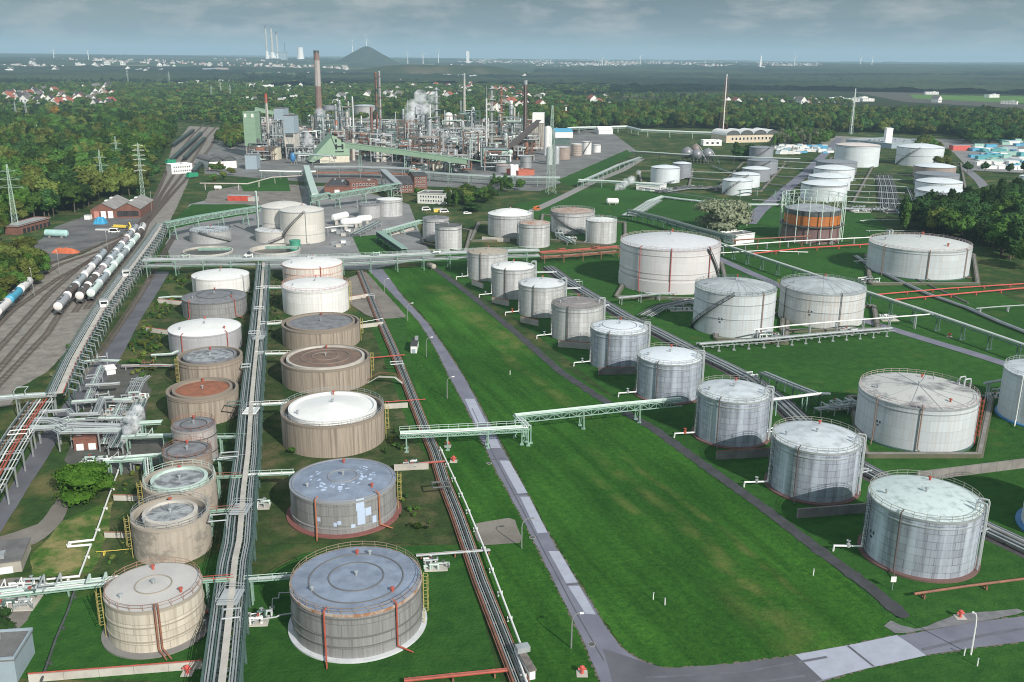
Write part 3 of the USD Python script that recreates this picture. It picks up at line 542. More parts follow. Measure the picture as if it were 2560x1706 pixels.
tank('L1', 'beige steel tank in front with grey roof and a rust-brown double pipe', 384, 1466, 231, 1634, rise=.03, roof='cone', wall=beige, top=beigeroof, railmat=mat('rust_rail', (.34, .20, .15), .7), rings=(.62, .3), ringmat=beige, foot=1.1, footmat=footgrey, lines=(-2, 2), linemat=rust, ladder=(-92, ladderm), roofrings=(.38,), hatch=4)
tank('L2', 'patched concrete tank with sunken grey floating roof behind the beige tank in front', 425.5, 1281, 187, 1414, roof='float', inner=.70, depthf=.03, rise=.015, wall=conc2, top=streakdeck, lip=pale_concrete, railmat=steel, ladder=(-80, ladderm), ribs=16, ringmat=steel)
tank('L3', 'concrete tank with grey floating roof and green inner ring, behind the patched concrete one', 448.5, 1197, 174, h=TANKS['L2'][3], roof='float', inner=.78, depthf=.03, rise=.015, wall=conc2, top=streakdeck, lip=pale_mint, railmat=pale_mint, ladder=(-78, ladderm))
tank('L4', 'small rusty grey tank with a flat dark blue-grey roof beside the steam leak', 467.5, 1126, 117, h=7.5, roof='cone', rise=.02, wall=shellmat('rusty_grey_wall', (.30, .26, .23), (.28, .15, .09), .55, (4, 2), .7), top=greydeck, roofrings=(.82,), rings=(.55,), hatch=2, railmat=rust)
tank('L5', 'smallest grey tank with a raised round roof cap, behind the dark flat-roofed one', 484, 1062, 106, h=8.0, roof='cone', rise=.03, wall=shellmat('streaked_grey_wall', (.40, .38, .37), (.22, .15, .12), .55, (3, 3), .75), top=greydeck, roofrings=(.6,), rings=(.75, .3), hatch=2, railmat=rust)
tank('L6', 'ribbed concrete tank with a bright rust-red floating roof', 506, 971, 171, 1066, roof='float', inner=.84, depthf=.04, rise=.02, wall=conc, top=rustdeck, lip=conc, rail=False, rings=(.88,), ringmat=conc, hatch=2)
tank('L7', 'concrete tank with a mottled grey floating roof, behind the rust-red roofed one', 524.5, 888.5, 156, 985, roof='float', inner=.82, depthf=.04, rise=.015, wall=conc, top=streakdeck, lip=greydeck, rail=False, rings=(.85,), ringmat=brownwall, hatch=3, ladder=(-70, ladderm))
tank('L8', 'grey walled tank with a pure white domed roof and two red pipes', 511.7, 818, 175, 892, roof='dome', rise=.05, wall=shellmat('plain_grey_wall', (.42, .42, .44), (.27, .26, .26), .4, (6, 2.4), .85), top=whitedeck, rail=False, lines=(-38, 34), linemat=red, hatch=4)
tank('L9', 'dark grey plated tank with a flat dark roof between two white-roofed tanks', 535.5, 741, 155, 803, roof='dome', rise=.045, wall=greywall, top=greydeck, rail=False, roofrings=(.55,), lines=(-50, 36), linemat=red, hatch=4)
tank('L10', 'clean white tank with a low white dome, farthest of the left tank column', 551, 686, 138, 742, roof='dome', rise=.05, wall=whitewall, top=whitedeck, rail=False, hatch=2, lines=(-55, 48), linemat=steel)
tank('R1', 'largest tank in the foreground, streaked grey wall, blue-grey roof and pale kerb ring', 891, 1447, 324, 1652, roof='cone', rise=.03, wall=greywall, top=bluegrey, railmat=mat('brown_rail', (.30, .22, .16), .7), rings=(.9, .5, .3), ringmat=greywall, foot=.75, footmat=footwhite, lines=(-28, 33), linemat=red, ladder=(78, ladderm), roofrings=(.42, .72), hatch=5, lipmat=mat('rusty_rim', (.42, .36, .31), .8, col2=(.30, .15, .08), scale=.6, cover=(.45, .6)))
tank('R2', 'grey tank with bright repair plates scattered over its roof and wall', 857.6, 1199, 261, 1341, roof='cone', rise=.05, wall=greywall, top=bluegrey, rail=False, rings=(.22,), ringmat=ltgrey, foot=1.0, footmat=mat('dull_red_kerb', (.22, .085, .075), .8), lines=(-30, 38), linemat=mat('dull_orange_pipe', (.45, .16, .08), .6), roofrings=(.28, .95), patchy=bluesheet, ladder=(84, ladderm), hatch=4)
tank('R3', 'big concrete tank holding a white domed floating roof', 832, 1020, 254, 1146, roof='float', inner=.855, depthf=.0, rise=.06, wall=conc, top=whitedeck, lip=whitedeck, railmat=steel, hatch=3, ladder=(80, ladderm), roofrings=())
tank('R4', 'concrete tank with a brown rusty deck ringed twice', 814, 893, 218, 985, roof='float', inner=.88, depthf=.02, rise=.03, wall=conc, top=browndeck, lip=pale_concrete, rail=False, roofrings=(.3, .55), hatch=2, ringmat=brownwall, ladder=(82, ladderm))
tank('R5', 'concrete tank with a flat dark grey deck behind the brown-decked tank', 802, 805, 191, 881, roof='float', inner=.88, depthf=.02, rise=.02, wall=conc, top=greydeck, lip=conc, rail=False, hatch=2, ringmat=brownwall, ladder=(82, ladderm))
tank('R6', 'plain white tank with a red-railed white roof in the right column', 788, 711, 163, 793, roof='dome', rise=.05, wall=whitewall, top=whitedeck, railmat=mat('pink_rail', (.55, .28, .25), .6), hatch=3, rings=(.93,), ringmat=whitewall, ladder=(80, ladderm))
tank('R7', 'white tank with rusty red stains around its wall, beside the pipe bridge', 781, 657, 148, 716, roof='dome', rise=.06, wall=rustwhite, top=whitedeck, rail=False, rings=(.6,), ringmat=mat('pink_ring', (.55, .35, .3), .7), hatch=3, lines=(14,), linemat=red)
tank('B1', 'tall cream tank with a dome roof and a dark stair climbing its left side', 754.3, 524, 109, 611, roof='dome', rise=.08, wall=shellmat('cream_tank_wall', (.60, .58, .53), (.42, .38, .33), .25, (9, 3), .85), top=mat('cream_roof', (.62, .60, .56), .7), rail=False, stair=(-75, 5), rings=(.28,), ringmat=steel, hatch=2, lines=(8,), linemat=steel)
tank('B1b', 'cream domed tank overlapping the left of the one with the dark stair', 709, 514, 112, h=TANKS['B1'][3], roof='dome', rise=.09, wall=_mats['cream_tank_wall'], top=_mats['cream_roof'], rail=False, rings=(.5,), ringmat=steel, hatch=1)
tank('B2', 'low grey tank with pipes across its pale blue top, left of the cream tanks', 525, 573, 101, 611, roof='dome', rise=.015, wall=ltgrey, top=mat('pale_top', (.55, .60, .64), .5), stair=(60, -30), rail=True, railmat=dark_steel, hatch=2, ribs=14)
tank('B3', 'low grey tank with a stair rising to the right in front of the cream tanks', 689, 573, 99, 609, roof='dome', rise=.015, wall=shellmat('cream_grey_wall', (.54, .53, .50), (.3, .28, .26), .3, (7, 3), .85), top=mat('pale_top2', (.66, .67, .68), .5), stair=(-20, 60), rail=False, hatch=2, ribs=12)
for k, (cx, cy, w, bs, lb) in enumerate(((520, 627, 121, 644, 'left of the two open round basins in front of the low grey tanks'), (688, 623, 124, 646, 'right of the two open round basins, near the green cylinder'))):
    t_ = tank('O%d' % k, lb, cx, cy, w, bs, roof='open', wall=ltgrey, top=mat('dark_water', (.05, .055, .05), .3), rail=False, hatch=0, name='clarifier_basin', cat='basin', lipmat=pale_concrete)
    R_, h_ = TANKS['O%d' % k][2:]
    part(t_, 'scraper_bridge', MB().box((R_ * .25, R_ * .1, h_ + .2), (R_ * 1.3, 1.6, .3), .1).box((R_ * .25, R_ * .1 - .8, h_ + .9), (R_ * 1.3, .08, .9), .1), mint)
tank('gr', 'small green upright cylinder between basin and cream tanks', 737, 601, 27, 628, roof='cone', rise=.02, wall=mat('green_wall', (.06, .30, .20), .5), top=mat('green_wall', (.06, .30, .20), .5), rail=False, hatch=0)
tank('B4', 'narrow grey tank with a dark top behind the white drums', 923, 512, 53, 547, roof='cone', rise=.02, wall=ltgrey, top=greydeck, hatch=1, rail=True)
tank('B5', 'light grey tank with a white top next to the narrow dark-topped one', 973.5, 497.5, 64, 543, roof='dome', rise=.04, wall=clad2, top=whitedeck, hatch=1, rail=False, rings=(.85,))
tank('G1', 'slim grey tank with a flat grey top, left one of the overlapping pair', 1090, 544, 65, 605, roof='cone', rise=.02, wall=clad2, top=greydeck, rings=(.86,), hatch=1, rail=False)
tank('G2', 'slim grey tank with a dark flat top, front one of the overlapping pair', 1121, 563, 67, 628, roof='cone', rise=.03, wall=clad2, top=mat('dark_top', (.13, .13, .135), .7), rings=(.86,), hatch=1, rail=True, railmat=dark_steel)
tank('G3', 'light grey tank with a bright white domed roof behind a rust-topped one', 1275.7, 533, 112, 595, roof='dome', rise=.1, wall=clad2, top=whitedeck, rings=(.85,), hatch=3, rail=False, gooseneck=70)
tank('G4', 'grey tank with a rust-flecked roof standing behind the red pipes', 1335.7, 556.5, 79, 621, roof='dome', rise=.05, wall=clad2, top=rustflat, rings=(.85,), hatch=1, rail=False, gooseneck=-85)
tank('G5', 'wide grey tank with a flat rusty roof and a dark stair slanting down', 1432.5, 527, 110, 587, roof='dome', rise=.03, wall=clad2, top=rustflat, rings=(.85,), stair=(30, -75), hatch=2, rail=True)
tank('G6', 'grey tank with a white top beside the wide rusty-roofed one', 1503.7, 549.5, 78, 611, roof='dome', rise=.06, wall=clad2, top=whitedeck, hatch=2, rail=True, lines=(-60,), linemat=pale_steel)
SG = [('S1', 'grey clad tank with lichen-spotted roof, farthest of the row along the lawn', 1219, 628, 101, 704, dict(roof='dome', rise=.05, top=mat('lichen_roof', (.42, .37, .31), .8, col2=(.30, .26, .20), scale=.6), wall=clad2)),
      ('S2', 'grey clad tank with plain white roof, second from the far end of the lawn row', 1283, 665, 109, 750, dict(roof='dome', rise=.07, top=whitedeck, wall=clad2)),
      ('S3', 'grey clad tank with pale roof, just before the brown-roofed one in the lawn row', 1355, 707, 116, 796, dict(roof='dome', rise=.08, top=mat('pale_dome', (.66, .68, .70), .5), wall=clad2)),
      ('S4', 'grey clad tank with a dull brown-grey roof in the row along the lawn', 1444, 757, 129, 857, dict(roof='dome', rise=.06, top=mat('dull_roof', (.26, .235, .23), .7, col2=(.19, .17, .165)), wall=clad2, roofrings=(.55,))),
      ('S5', 'blue-grey clad tank with white ringed roof, right after the brown-roofed one', 1549, 818, 143, 929, dict(roof='dome', rise=.06, top=mat('white_blue_roof', (.70, .75, .80), .45, var=.1), wall=clad, roofrings=(.6,))),
      ('S6', 'blue-grey clad tank with white roof where the pipe bridge reaches the row', 1675, 889, 159, 1011, dict(roof='dome', rise=.06, top=_mats['white_blue_roof'], wall=clad)),
      ('S7', 'blue-grey clad tank with pale roof right beside the end of the pipe bridge', 1835, 977, 179, 1121, dict(roof='dome', rise=.06, top=paleroof, wall=clad)),
      ('S8', 'blue-grey clad tank, roof streaked white and blue, second from the near end of the row', 2042, 1092, 216, 1259, dict(roof='dome', rise=.06, top=paleroof, wall=clad)),
      ('S9', 'blue-grey clad tank with mossy pale roof, nearest of the row along the lawn', 2314, 1244, 268, 1446, dict(roof='dome', rise=.06, top=mat('mossy_pale_roof', (.55, .64, .63), .5, col2=(.36, .43, .42), scale=.7, cover=(.5, .7)), wall=clad))]
for i, (k, lb, cx, cy, w, bs, kw) in enumerate(SG):
    tank(k, lb, cx, cy, w, bs, rings=(.88,), ringmat=steel, hatch=3, hatchmat=None, foot=.8 if i > 4 else None, footmat=mat('brown_kerb', (.16, .09, .08), .9), rail=i > 2, railmat=mat('olive_rail', (.30, .30, .26), .6), gooseneck=80 if i else None, ladder=(-62, dark_steel), lines=(-20,), linemat=mat('dark_pipe', (.10, .085, .08), .7), **kw)
tank('T1', 'great white tank with a low dome, red vertical pipes and a wider lower wall', 1676, 604, 248, 737, roof='dome', rise=.07, wall=shellmat('great_white_wall', (.60, .595, .60), (.48, .40, .38), .3, (9, 3), .85), top=mat('great_roof', (.62, .63, .65), .5, var=.12), rings=(.86, .45, .33), ringmat=mat('ring_grey', (.40, .36, .36), .6), lines=(-34, 2, 50), linemat=mat('dark_red_pipe', (.36, .10, .09), .6), stair=(82, 45), skirt=(.27, 1.012), hatch=2, railmat=mat('dusk_rail', (.45, .36, .36), .6))
tank('T2', 'off-white tank with ribbed grey crown and a stair up its left front', 1839, 716, 200, 845, roof='dome', rise=.08, wall=bluewhite, top=mat('ribbed_roof', (.44, .48, .50), .5, var=.3, scale=.3), rings=(.76, .42), ringmat=steel, ribs=26, stair=(-75, 0), hatch=3, railmat=mintring, lines=(42,), linemat=rust)
tank('T3', 'off-white tank with rust streaks below its crown, right of the ribbed one', 2058, 714, 205, 821, roof='dome', rise=.08, wall=shellmat('rust_rim_wall', (.54, .575, .585), (.38, .22, .12), .42, (8, 2.6), .75), top=_mats['ribbed_roof'], rings=(.80, .45), ringmat=steel, ribs=20, hatch=3, railmat=steel, lines=(-55, 26), linemat=mat('dark_pipe', (.10, .085, .08), .7), ladder=(-88, ladderm))
tank('T4', 'wide off-white tank with a plain pale roof beside the dark trees', 2300, 608, 240, 700, roof='dome', rise=.06, wall=bluewhite, top=mat('pale_wide_roof', (.58, .60, .58), .5, var=.15), rings=(.9,), ringmat=steel, lines=(-40, 12, 62), linemat=mat('brown_pipe', (.25, .16, .12), .7), hatch=4, railmat=mat('dusk_rail', (.45, .36, .36), .6), foot=.5, footmat=teal_steel, gooseneck=-140)
tank('T5', 'wide pale tank with dark stains over its low cone roof', 2296, 976, 280, 1130, roof='cone', rise=.05, wall=bluewhite, top=stained, rings=(.88,), ringmat=steel, lines=(-38, 6), linemat=mat('brown_pipe', (.25, .16, .12), .7), hatch=5, railmat=mat('dusk_rail', (.45, .36, .36), .6), ribs=12, foot=.4, footmat=teal_steel, gooseneck=130, ladder=(78, red))
tank('T6', 'blue-white tank cut by the right edge with a white loop pipe down its wall', 2623, 928, 202, 1075, roof='dome', rise=.05, wall=bluewhite, top=paleroof, hatch=2, foot=.5, footmat=blue, lines=(-30,), linemat=white)
tank('T7', 'pale blue tank barely seen at the right edge in front of the blue-white one', 2722, 1200, 262, 1380, roof='dome', rise=.05, wall=bluewhite, top=paleroof, hatch=1, foot=1.0, footmat=blue)
PW = shellmat('pale_blue_wall', (.64, .69, .72), (.45, .45, .45), .25, (9, 3), .88)
DK = shellmat('dusky_wall', (.26, .28, .31), (.16, .16, .18), .4, (6, 2.4), .8)
PR = mat('pale_blue_roof', (.70, .75, .78), .5, var=.1, scale=.15)
DR = mat('dusky_roof', (.24, .26, .29), .6)
for key, lb, cx, cy, w, bs, hh, wl, tp, st, rg in (
    ('P1', 'largest far white tank with a pinkish raised roof and a dark band under the rim', 2145, 362, 107, 419, None, PW, mat('pinkish_roof', (.70, .62, .58), .6), None, (.93,)),
    ('P2', 'far white tank with a long stair, right of the pinkish-roofed one', 2302, 367, 111, 417, None, PW, PR, (-65, 0), (.55,)),
    ('P3', 'far dark tank hidden behind three white tanks', 2092, 404, 98, 440, None, DK, DR, None, ()),
    ('P4', 'rearmost of three white tanks in line behind the gasholder', 2086, 420, 98.5, 455, None, PW, PR, None, ()),
    ('P5', 'middle of three white tanks in line behind the gasholder', 2074, 440, 102, 480, None, PW, PR, None, ()),
    ('P6', 'front one of three white tanks in line behind the gasholder', 2061, 458.5, 111, 507, None, PW, PR, None, (.92,)),
    ('P7', 'far brownish tank with white conical top, rearmost of its line of four', 2337.7, 415, 99, 447, None, brownwall, PR, None, ()),
    ('P8', 'dusky tank second in the line of four by the dark trees', 2343, 434, 104, 468, None, DK, DR, None, ()),
    ('P9', 'white tank third in the line of four by the dark trees', 2348, 453, 110, 492, None, PW, PR, None, ()),
    ('P10', 'white tank with a stair slanting across it, front of the line of four', 2353.7, 475, 118, 521, None, PW, PR, (-60, 5), (.9,)),
    ('Q1', 'white tank standing alone left of the dark spheres', 1664, 418, 72.7, 459, None, PW, PR, None, ()),
    ('Q1b', 'dusky tank with white top half hidden behind the lone white tank', 1705.7, 408, 47, 445, None, DK, PR, None, ()),
    ('Q2', 'white tank with slanting stair, front of a diagonal of three', 1844, 450, 73, 490, None, PW, PR, (-60, 10), ()),
    ('Q3', 'white tank in the middle of a diagonal of three with slanting stairs', 1866, 435, 68.5, 470, None, PW, PR, (-60, 10), ()),
    ('Q4', 'dusky tank with white top, rear of a diagonal of three', 1891, 421, 70, 456, None, DK, PR, None, ()),
    ('Q5', 'tall dusky tank behind the long dark pipe bridge', 1904, 368, 59, 410, None, DK, DR, (-60, 40), ()),
    ('Q6', 'low wide dusky tank just before the tall dusky one', 1907, 400, 75, 437, None, DK, DR, (-50, 30), ()),
    ('Q7', 'white tank cut by the far right edge beside the meadow', 2572, 440, 44, 465, None, PW, PR, None, ()),
    ('F1', 'red-brown refinery tank with white top at the end of the dyke', 1408.6, 368, 35, 400, None, brownwall, whitedeck, None, ()),
    ('F2', 'striped brown and white refinery tank between two others', 1442, 360, 27, 391, None, brownwall, whitedeck, None, (.9, .75, .6, .45, .3, .15)),
    ('F3', 'white refinery tank with dark stair at the end of the dyke', 1467, 355, 24, 387, None, whitewall, whitedeck, (-40, 40), ()),
    ('F4', 'small white refinery tank, last in the group by the dyke', 1492, 362, 21, 382, None, whitewall, whitedeck, None, ()),
    ('F5', 'shiny silver tank on the red plinth beside the dark conveyor', 1315, 391, 28, 421, None, shellmat('silver_wall', (.55, .57, .58), (.4, .4, .4), .2, (5, 3), .8, .3, .6), steel, None, (.5,)),
    ('F6', 'low silver tank with a reddish rim left of the shiny one', 1259, 413, 39, 432, None, _mats['silver_wall'], mat('pinkish_top', (.55, .42, .40), .6), None, ()),
    ('F7', 'large grey tank behind the tall brick chimney', 822, 264, 30, 295, None, DK, DR, None, ()),
    ('F8', 'large pale tank behind the refinery columns with a dark rim', 912, 264, 54, 297, None, ltgrey, paleroof, None, (.93, .85))):
    tank(key, lb, cx, cy, w, bs, hh, roof='dome', rise=.07 if tp is PR else .04, wall=wl, top=tp, stair=st, rail=False, rings=rg, hatch=1 if w > 60 else 0, ringmat=(whitewall if key == 'F2' else dark_steel), lipmat=mat('tank_rim', (.16, .18, .2), .6) if key[0] in 'PQ' else None, n=48)

markm = flat('mark_paint', (.03, .035, .045), .6)
def tank_mark(key, px_, py_, s):
    x, y, R, h = TANKS[key]; t = Thing(TPATH[key], (x, y, 0)); fa = math.atan2(N(px_, py_, h * .4)[1] - y, N(px_, py_, h * .4)[0] - x); lo, hi = 0.0, 2 * PI
    best = min(np.linspace(facing((x, y)) - 1.4, facing((x, y)) + 1.4, 200), key=lambda a: min(abs(proj((x + R * math.cos(a), y + R * math.sin(a), h * .45))[0] - px_), 999)); zz = upto((x + R * math.cos(best), y + R * math.sin(best)), py_)
    for da, dz, w_, h_ in ((-.55, .5, .5, .8), (.55, .5, .5, .8), (-.2, -.7, .7, .45)):
        a = best + da * s / R; part(t, 'painted_mark', MB().box(((R + .02) * math.cos(a), (R + .02) * math.sin(a), zz + dz * s), (.05, w_ * s, h_ * s), a), markm)
for a_ in (('T2', 1801, 801, .9), ('T3', 2025, 783, .9), ('T5', 2195, 1058, .7), ('S9', 2180, 1335, .8), ('S8', 1930, 1171, .7), ('S1', 0, 0, 0))[:5]: tank_mark(*a_)
# ------------------------------------------------------------------ pipe racks, pipelines, galleries
def line3(pts, z, frame='n'):
    fr = N if frame == 'n' else V
    return np.array([fr(p[0], p[1], p[2] if len(p) > 2 else z) for p in pts])
def side_normals(P_):
    d = np.gradient(P_[:, :2], axis=0) if len(P_) > 2 else np.repeat((P_[1:, :2] - P_[:-1, :2]), 2, 0)
    d = np.zeros((len(P_), 2)); s = np.diff(P_[:, :2], axis=0); s /= np.maximum(np.linalg.norm(s, axis=1, keepdims=True), 1e-9)
    d[0], d[-1] = s[0], s[-1]
    if len(P_) > 2: d[1:-1] = s[:-1] + s[1:]
    d /= np.maximum(np.linalg.norm(d, axis=1, keepdims=True), 1e-9)
    k = np.ones(len(P_))
    for i in range(1, len(P_) - 1): k[i] = 1 / max(.5, math.sqrt(max(.01, (1 + s[i - 1] @ s[i]) / 2)))
    return np.stack([d[:, 1], -d[:, 0]], 1) * k[:, None]
def offset(P_, off, dz=0.0):
    n = side_normals(P_); q = P_.copy(); q[:, :2] += n * off; q[:, 2] += dz; return q
def along(P_, step, start=0.0):
    s = np.linalg.norm(np.diff(P_, axis=0), axis=1); c = np.concatenate([[0], np.cumsum(s)]); out = []
    for t in np.arange(start, c[-1] + 1e-6, step):
        i = min(np.searchsorted(c, t, 'right') - 1, len(s) - 1); f = (t - c[i]) / max(s[i], 1e-9)
        p = P_[i] + (P_[i + 1] - P_[i]) * f; d = (P_[i + 1] - P_[i])[:2]; d /= max(np.linalg.norm(d), 1e-9)
        out.append((p, np.array([d[0], d[1], 0]), np.array([d[1], -d[0], 0])))
    return out
def rack(label, P_, width, pipes, span=8.0, frame=None, cat='pipe rack', name='pipe_rack', group=None, decks=(0.0,), walkway=None, rail=None, truss=None, loops=0, legs=True, lean=0.0, cross=None, foot=None, seed=0, cover=None, brace=True):
    """a run of pipes on trestles. P_: points of the deck. pipes: (sideways, above the deck, radius, material)"""
    o = np.array([P_[0][0], P_[0][1], 0.0]); Q = P_ - o; frame = frame or mint
    t = thing(name, label, cat, o, group=group)
    rr_ = random.Random(seed)
    for off, dz, r, m in pipes: part(t, 'pipe', MB().tube(offset(Q, off, dz + r), r, 8), m, smooth=40)
    if legs:
        for p, d, s in along(Q, span, span * .15):
            mb = MB(); top = max(decks) + p[2]
            for sg in (-1, 1):
                a = p + s * sg * width / 2
                mb.beam((a[0] + s[0] * lean * sg, a[1] + s[1] * lean * sg, 0), (a[0], a[1], top), .26)
                if foot: mb.box((a[0], a[1], .15), (.9, .9, .3))
            for dk in decks: mb.beam(p + s * -width / 2 + [0, 0, dk - .12], p + s * width / 2 + [0, 0, dk - .12], .24)
            if brace and p[2] > 3: mb.beam((p - s * width / 2) * [1, 1, 0] + [0, 0, .3], p + s * width / 2 + [0, 0, -.3], .14)
            part(t, 'trestle', mb, frame)
    if cross:                                            # rungs that carry the pipes between the trestles
        mb = MB()
        for p, d, s in along(Q, cross, cross * .4):
            for dk in decks: mb.beam(p - s * width / 2 + [0, 0, dk - .06], p + s * width / 2 + [0, 0, dk - .06], .16)
        for dk in decks:
            for sg in (-1, 1): mb.tube(offset(Q, sg * width / 2, dk - .06), .13, 4)
        part(t, 'cross_beams', mb, frame, kind='stuff')
    if truss:
        H = truss; mb = MB()
        for sg in (-1, 1):
            A = offset(Q, sg * width / 2, -.1); B = offset(Q, sg * width / 2, -H)
            mb.tube(A, .14, 4).tube(B, .14, 4); aa, bb = along(A, H * 1.25), along(B, H * 1.25)
            for i in range(min(len(aa), len(bb)) - 1):
                mb.beam(aa[i][0], bb[i][0], .14); mb.beam(*((aa[i][0], bb[i + 1][0]) if i % 2 else (bb[i][0], aa[i + 1][0])), .14)
        part(t, 'truss', mb, frame)
    if walkway:
        off, w, dz, m = walkway; mb = MB()
        for k in range(len(Q) - 1): mb.beam(offset(Q, off, dz)[k], offset(Q, off, dz)[k + 1], w, .1)
        part(t, 'walkway', mb, m)
    if rail:
        off, dz, m = rail; mb = MB()
        for of in (off if np.ndim(off) else (off,)):
            for zz in (.55, 1.05): mb.tube(offset(Q, of, dz + zz), .06, 4)
            for p, d, s in along(offset(Q, of, dz), 2.2): mb.beam(p, p + [0, 0, 1.05], .08)
        part(t, 'handrail', mb, m)
    if cover:
        w, dz, m = cover; mb = MB(); C = offset(Q, 0, dz)
        for k in range(len(Q) - 1): mb.beam(C[k], C[k + 1], w, .14)
        part(t, 'cover_plate', mb, m)
    for i in range(loops):                               # expansion loops: a pipe steps up, aside and back
        al = along(Q, 1.0); p, d, s = al[int(len(al) * (i + .6) / (loops + .4)) % len(al)]; off, dz, r, m = pipes[i % len(pipes)]; L = rr_.uniform(2, 4); hh = rr_.uniform(1, 2)
        b = p + s * off + [0, 0, dz + r]
        part(t, 'expansion_loop', MB().tube([b, b + [0, 0, hh], b + [0, 0, hh] + s * L, b + [0, 0, hh] + s * L + d * 2.5, b + [0, 0, hh] + d * 2.5, b + d * 2.5], r * .9, 6), m, smooth=40)
    return t
PR_ = lambda n, w, r, ms, dz=0.0: [((i + .5) / n * w - w / 2, dz, r * (1 + .35 * ((i * 7) % 3 - 1)), ms[i % len(ms)]) for i in range(n)]
# 1 the long rack between the two columns of tanks
C1 = line3([(605, 606), (599, 690), (593, 758), (583, 858), (576, 933), (568, 1050), (558, 1131), (548, 1249), (538, 1296), (527, 1400), (513, 1530), (500, 1640)], 4.6, 'v')
rack('long grey-green pipe rack with a concrete walkway running between the two columns of tanks', C1, 5.0, PR_(4, 1.7, .14, [steel, teal_steel, steel, pale_steel]) and [(-2.2, 0, .13, teal_steel), (-1.8, 0, .12, steel), (-1.4, 0, .16, steel), (-1.0, 0, .1, pale_steel), (1.0, 0, .16, steel), (1.4, 0, .12, teal_steel), (1.8, 0, .15, steel), (2.2, 0, .12, steel), (-1.7, -1.3, .14, steel), (-.9, -1.3, .18, steel), (0, -1.3, .14, pale_steel), (.9, -1.3, .2, steel), (1.7, -1.3, .13, teal_steel)], span=7.5, frame=teal_steel, decks=(0, -1.3), walkway=(-.2, 1.0, .75, pale_concrete), rail=((-2.5, 2.5), 0, teal_steel), cross=1.9, loops=9, seed=1)
for i, (x_, y_) in enumerate(((577, 944), (596, 775), (530, 1372), (553, 1170))):
    c = V(x_, y_, 5.3); t_ = thing('access_platform', ['white platform box on the long rack beside the rust-red roofed tank', 'pale platform on the long rack near the white-roofed tank', 'grey stair platform on the long rack beside the beige tank', 'pale platform on the long rack near the patched concrete tank'][i], 'platform', (c[0], c[1], 0))
    part(t_, 'deck', MB().box((0, 0, 5.3), (3.2, 4.4, .15)).box((0, 0, 4.7), (2.6, .2, 1.2)), white if i == 0 else pale_steel)
    part(t_, 'handrail', MB().tube([(-1.6, -2.2, 6.4), (1.6, -2.2, 6.4), (1.6, 2.2, 6.4), (-1.6, 2.2, 6.4)], .05, 4, closed=True).tube([(-1.6, -2.2, 5.9), (1.6, -2.2, 5.9), (1.6, 2.2, 5.9), (-1.6, 2.2, 5.9)], .05, 4, closed=True), pale_steel)
    for sx in (-1, 1): part(t_, 'leg', MB().beam((sx * 1.2, 1.6, 0), (sx * 1.2, 1.6, 5.3), .2).beam((sx * 1.2, -1.6, 0), (sx * 1.2, -1.6, 5.3), .2), teal_steel)
# 2 the east-west main rack
C2 = line3([(358, 651), (500, 648), (655, 648), (850, 645), (1040, 636), (1180, 630), (1347, 626)], 6.6)
rack('wide two-level pale green pipe rack crossing from the railway to the middle tanks', C2, 5.5, PR_(6, 5, .22, [pale_mint, white, pale_steel]) + PR_(6, 5, .2, [pale_mint, pale_steel, steel], -2.2), span=11, frame=mint, decks=(0, -2.2), cross=5.5, rail=(-2.8, 0, pale_mint), loops=6, seed=3)
C2b = line3([(1349, 632), (1420, 628), (1543, 618)], 4.5)
rack('bundle of rust-red pipes leading to the great white tank', C2b, 5.0, PR_(5, 4.6, .24, [red, rust, red, brightred, rust]) + PR_(4, 4.4, .2, [rust, steel, rust], -2.0), span=9, frame=rust, decks=(0, -2.0), cross=4.5, loops=2, seed=4)
# 3 low pipes along the road
C3 = line3([(900, 678), (948, 795), (984, 876), (1006, 931), (1035, 1004), (1059, 1066), (1087, 1132), (1108, 1200), (1145, 1293), (1171, 1367), (1200, 1451), (1229, 1524), (1258, 1597), (1310, 1730)], .5)
rack('bundle of bright steel pipes running low beside the road verge', C3, 2.6, PR_(6, 2.4, .13, [pale_steel, steel, dark_steel, pale_steel, steel, rust]), span=6, frame=rust, cross=3.0, loops=3, seed=5, brace=False)
C3b = line3([(1100, 1120), (1116, 1155), (1163, 1257), (1211, 1374), (1255, 1491), (1302, 1615), (1288, 1628), (1325, 1730)], .9)
rack('single white pipe on small white blocks beside the steel bundle', C3b, .6, [(0, 0, .16, white)], span=7.5, frame=white, cat='pipeline', name='pipeline', brace=False, foot=None)
# 4 the pipe bridge over the lawn
C4 = line3([(1000, 1083), (1160, 1076), (1319, 1067)], 4.3)
rack('pale green pipe bridge on legs crossing the road below the lawn truss', C4, 2.2, PR_(4, 2, .16, [pale_mint, white]), span=9.2, frame=mint, cat='pipe bridge', name='pipe_bridge', cross=3, rail=(-1.3, 0, pale_mint), foot=True, truss=.8)
C4b = line3([(1319, 1067), (1290, 1039)], 4.6)
rack('short slanting link of four pale pipes between the two bridge sections', C4b, 2.2, PR_(4, 2, .15, [pale_mint, white]), span=4.5, frame=mint, cat='pipe bridge', name='pipe_bridge', foot=True)
C4c = line3([(1288, 1039), (1420, 1025), (1560, 1010), (1702, 997)], 4.9)
rack('pale green truss pipe bridge spanning the lawn up to the clad tanks', C4c, 2.2, PR_(4, 2, .16, [pale_mint, white, pale_mint]), span=14.6, frame=mint, cat='pipe bridge', name='pipe_bridge', truss=1.5, foot=True, lean=.5)
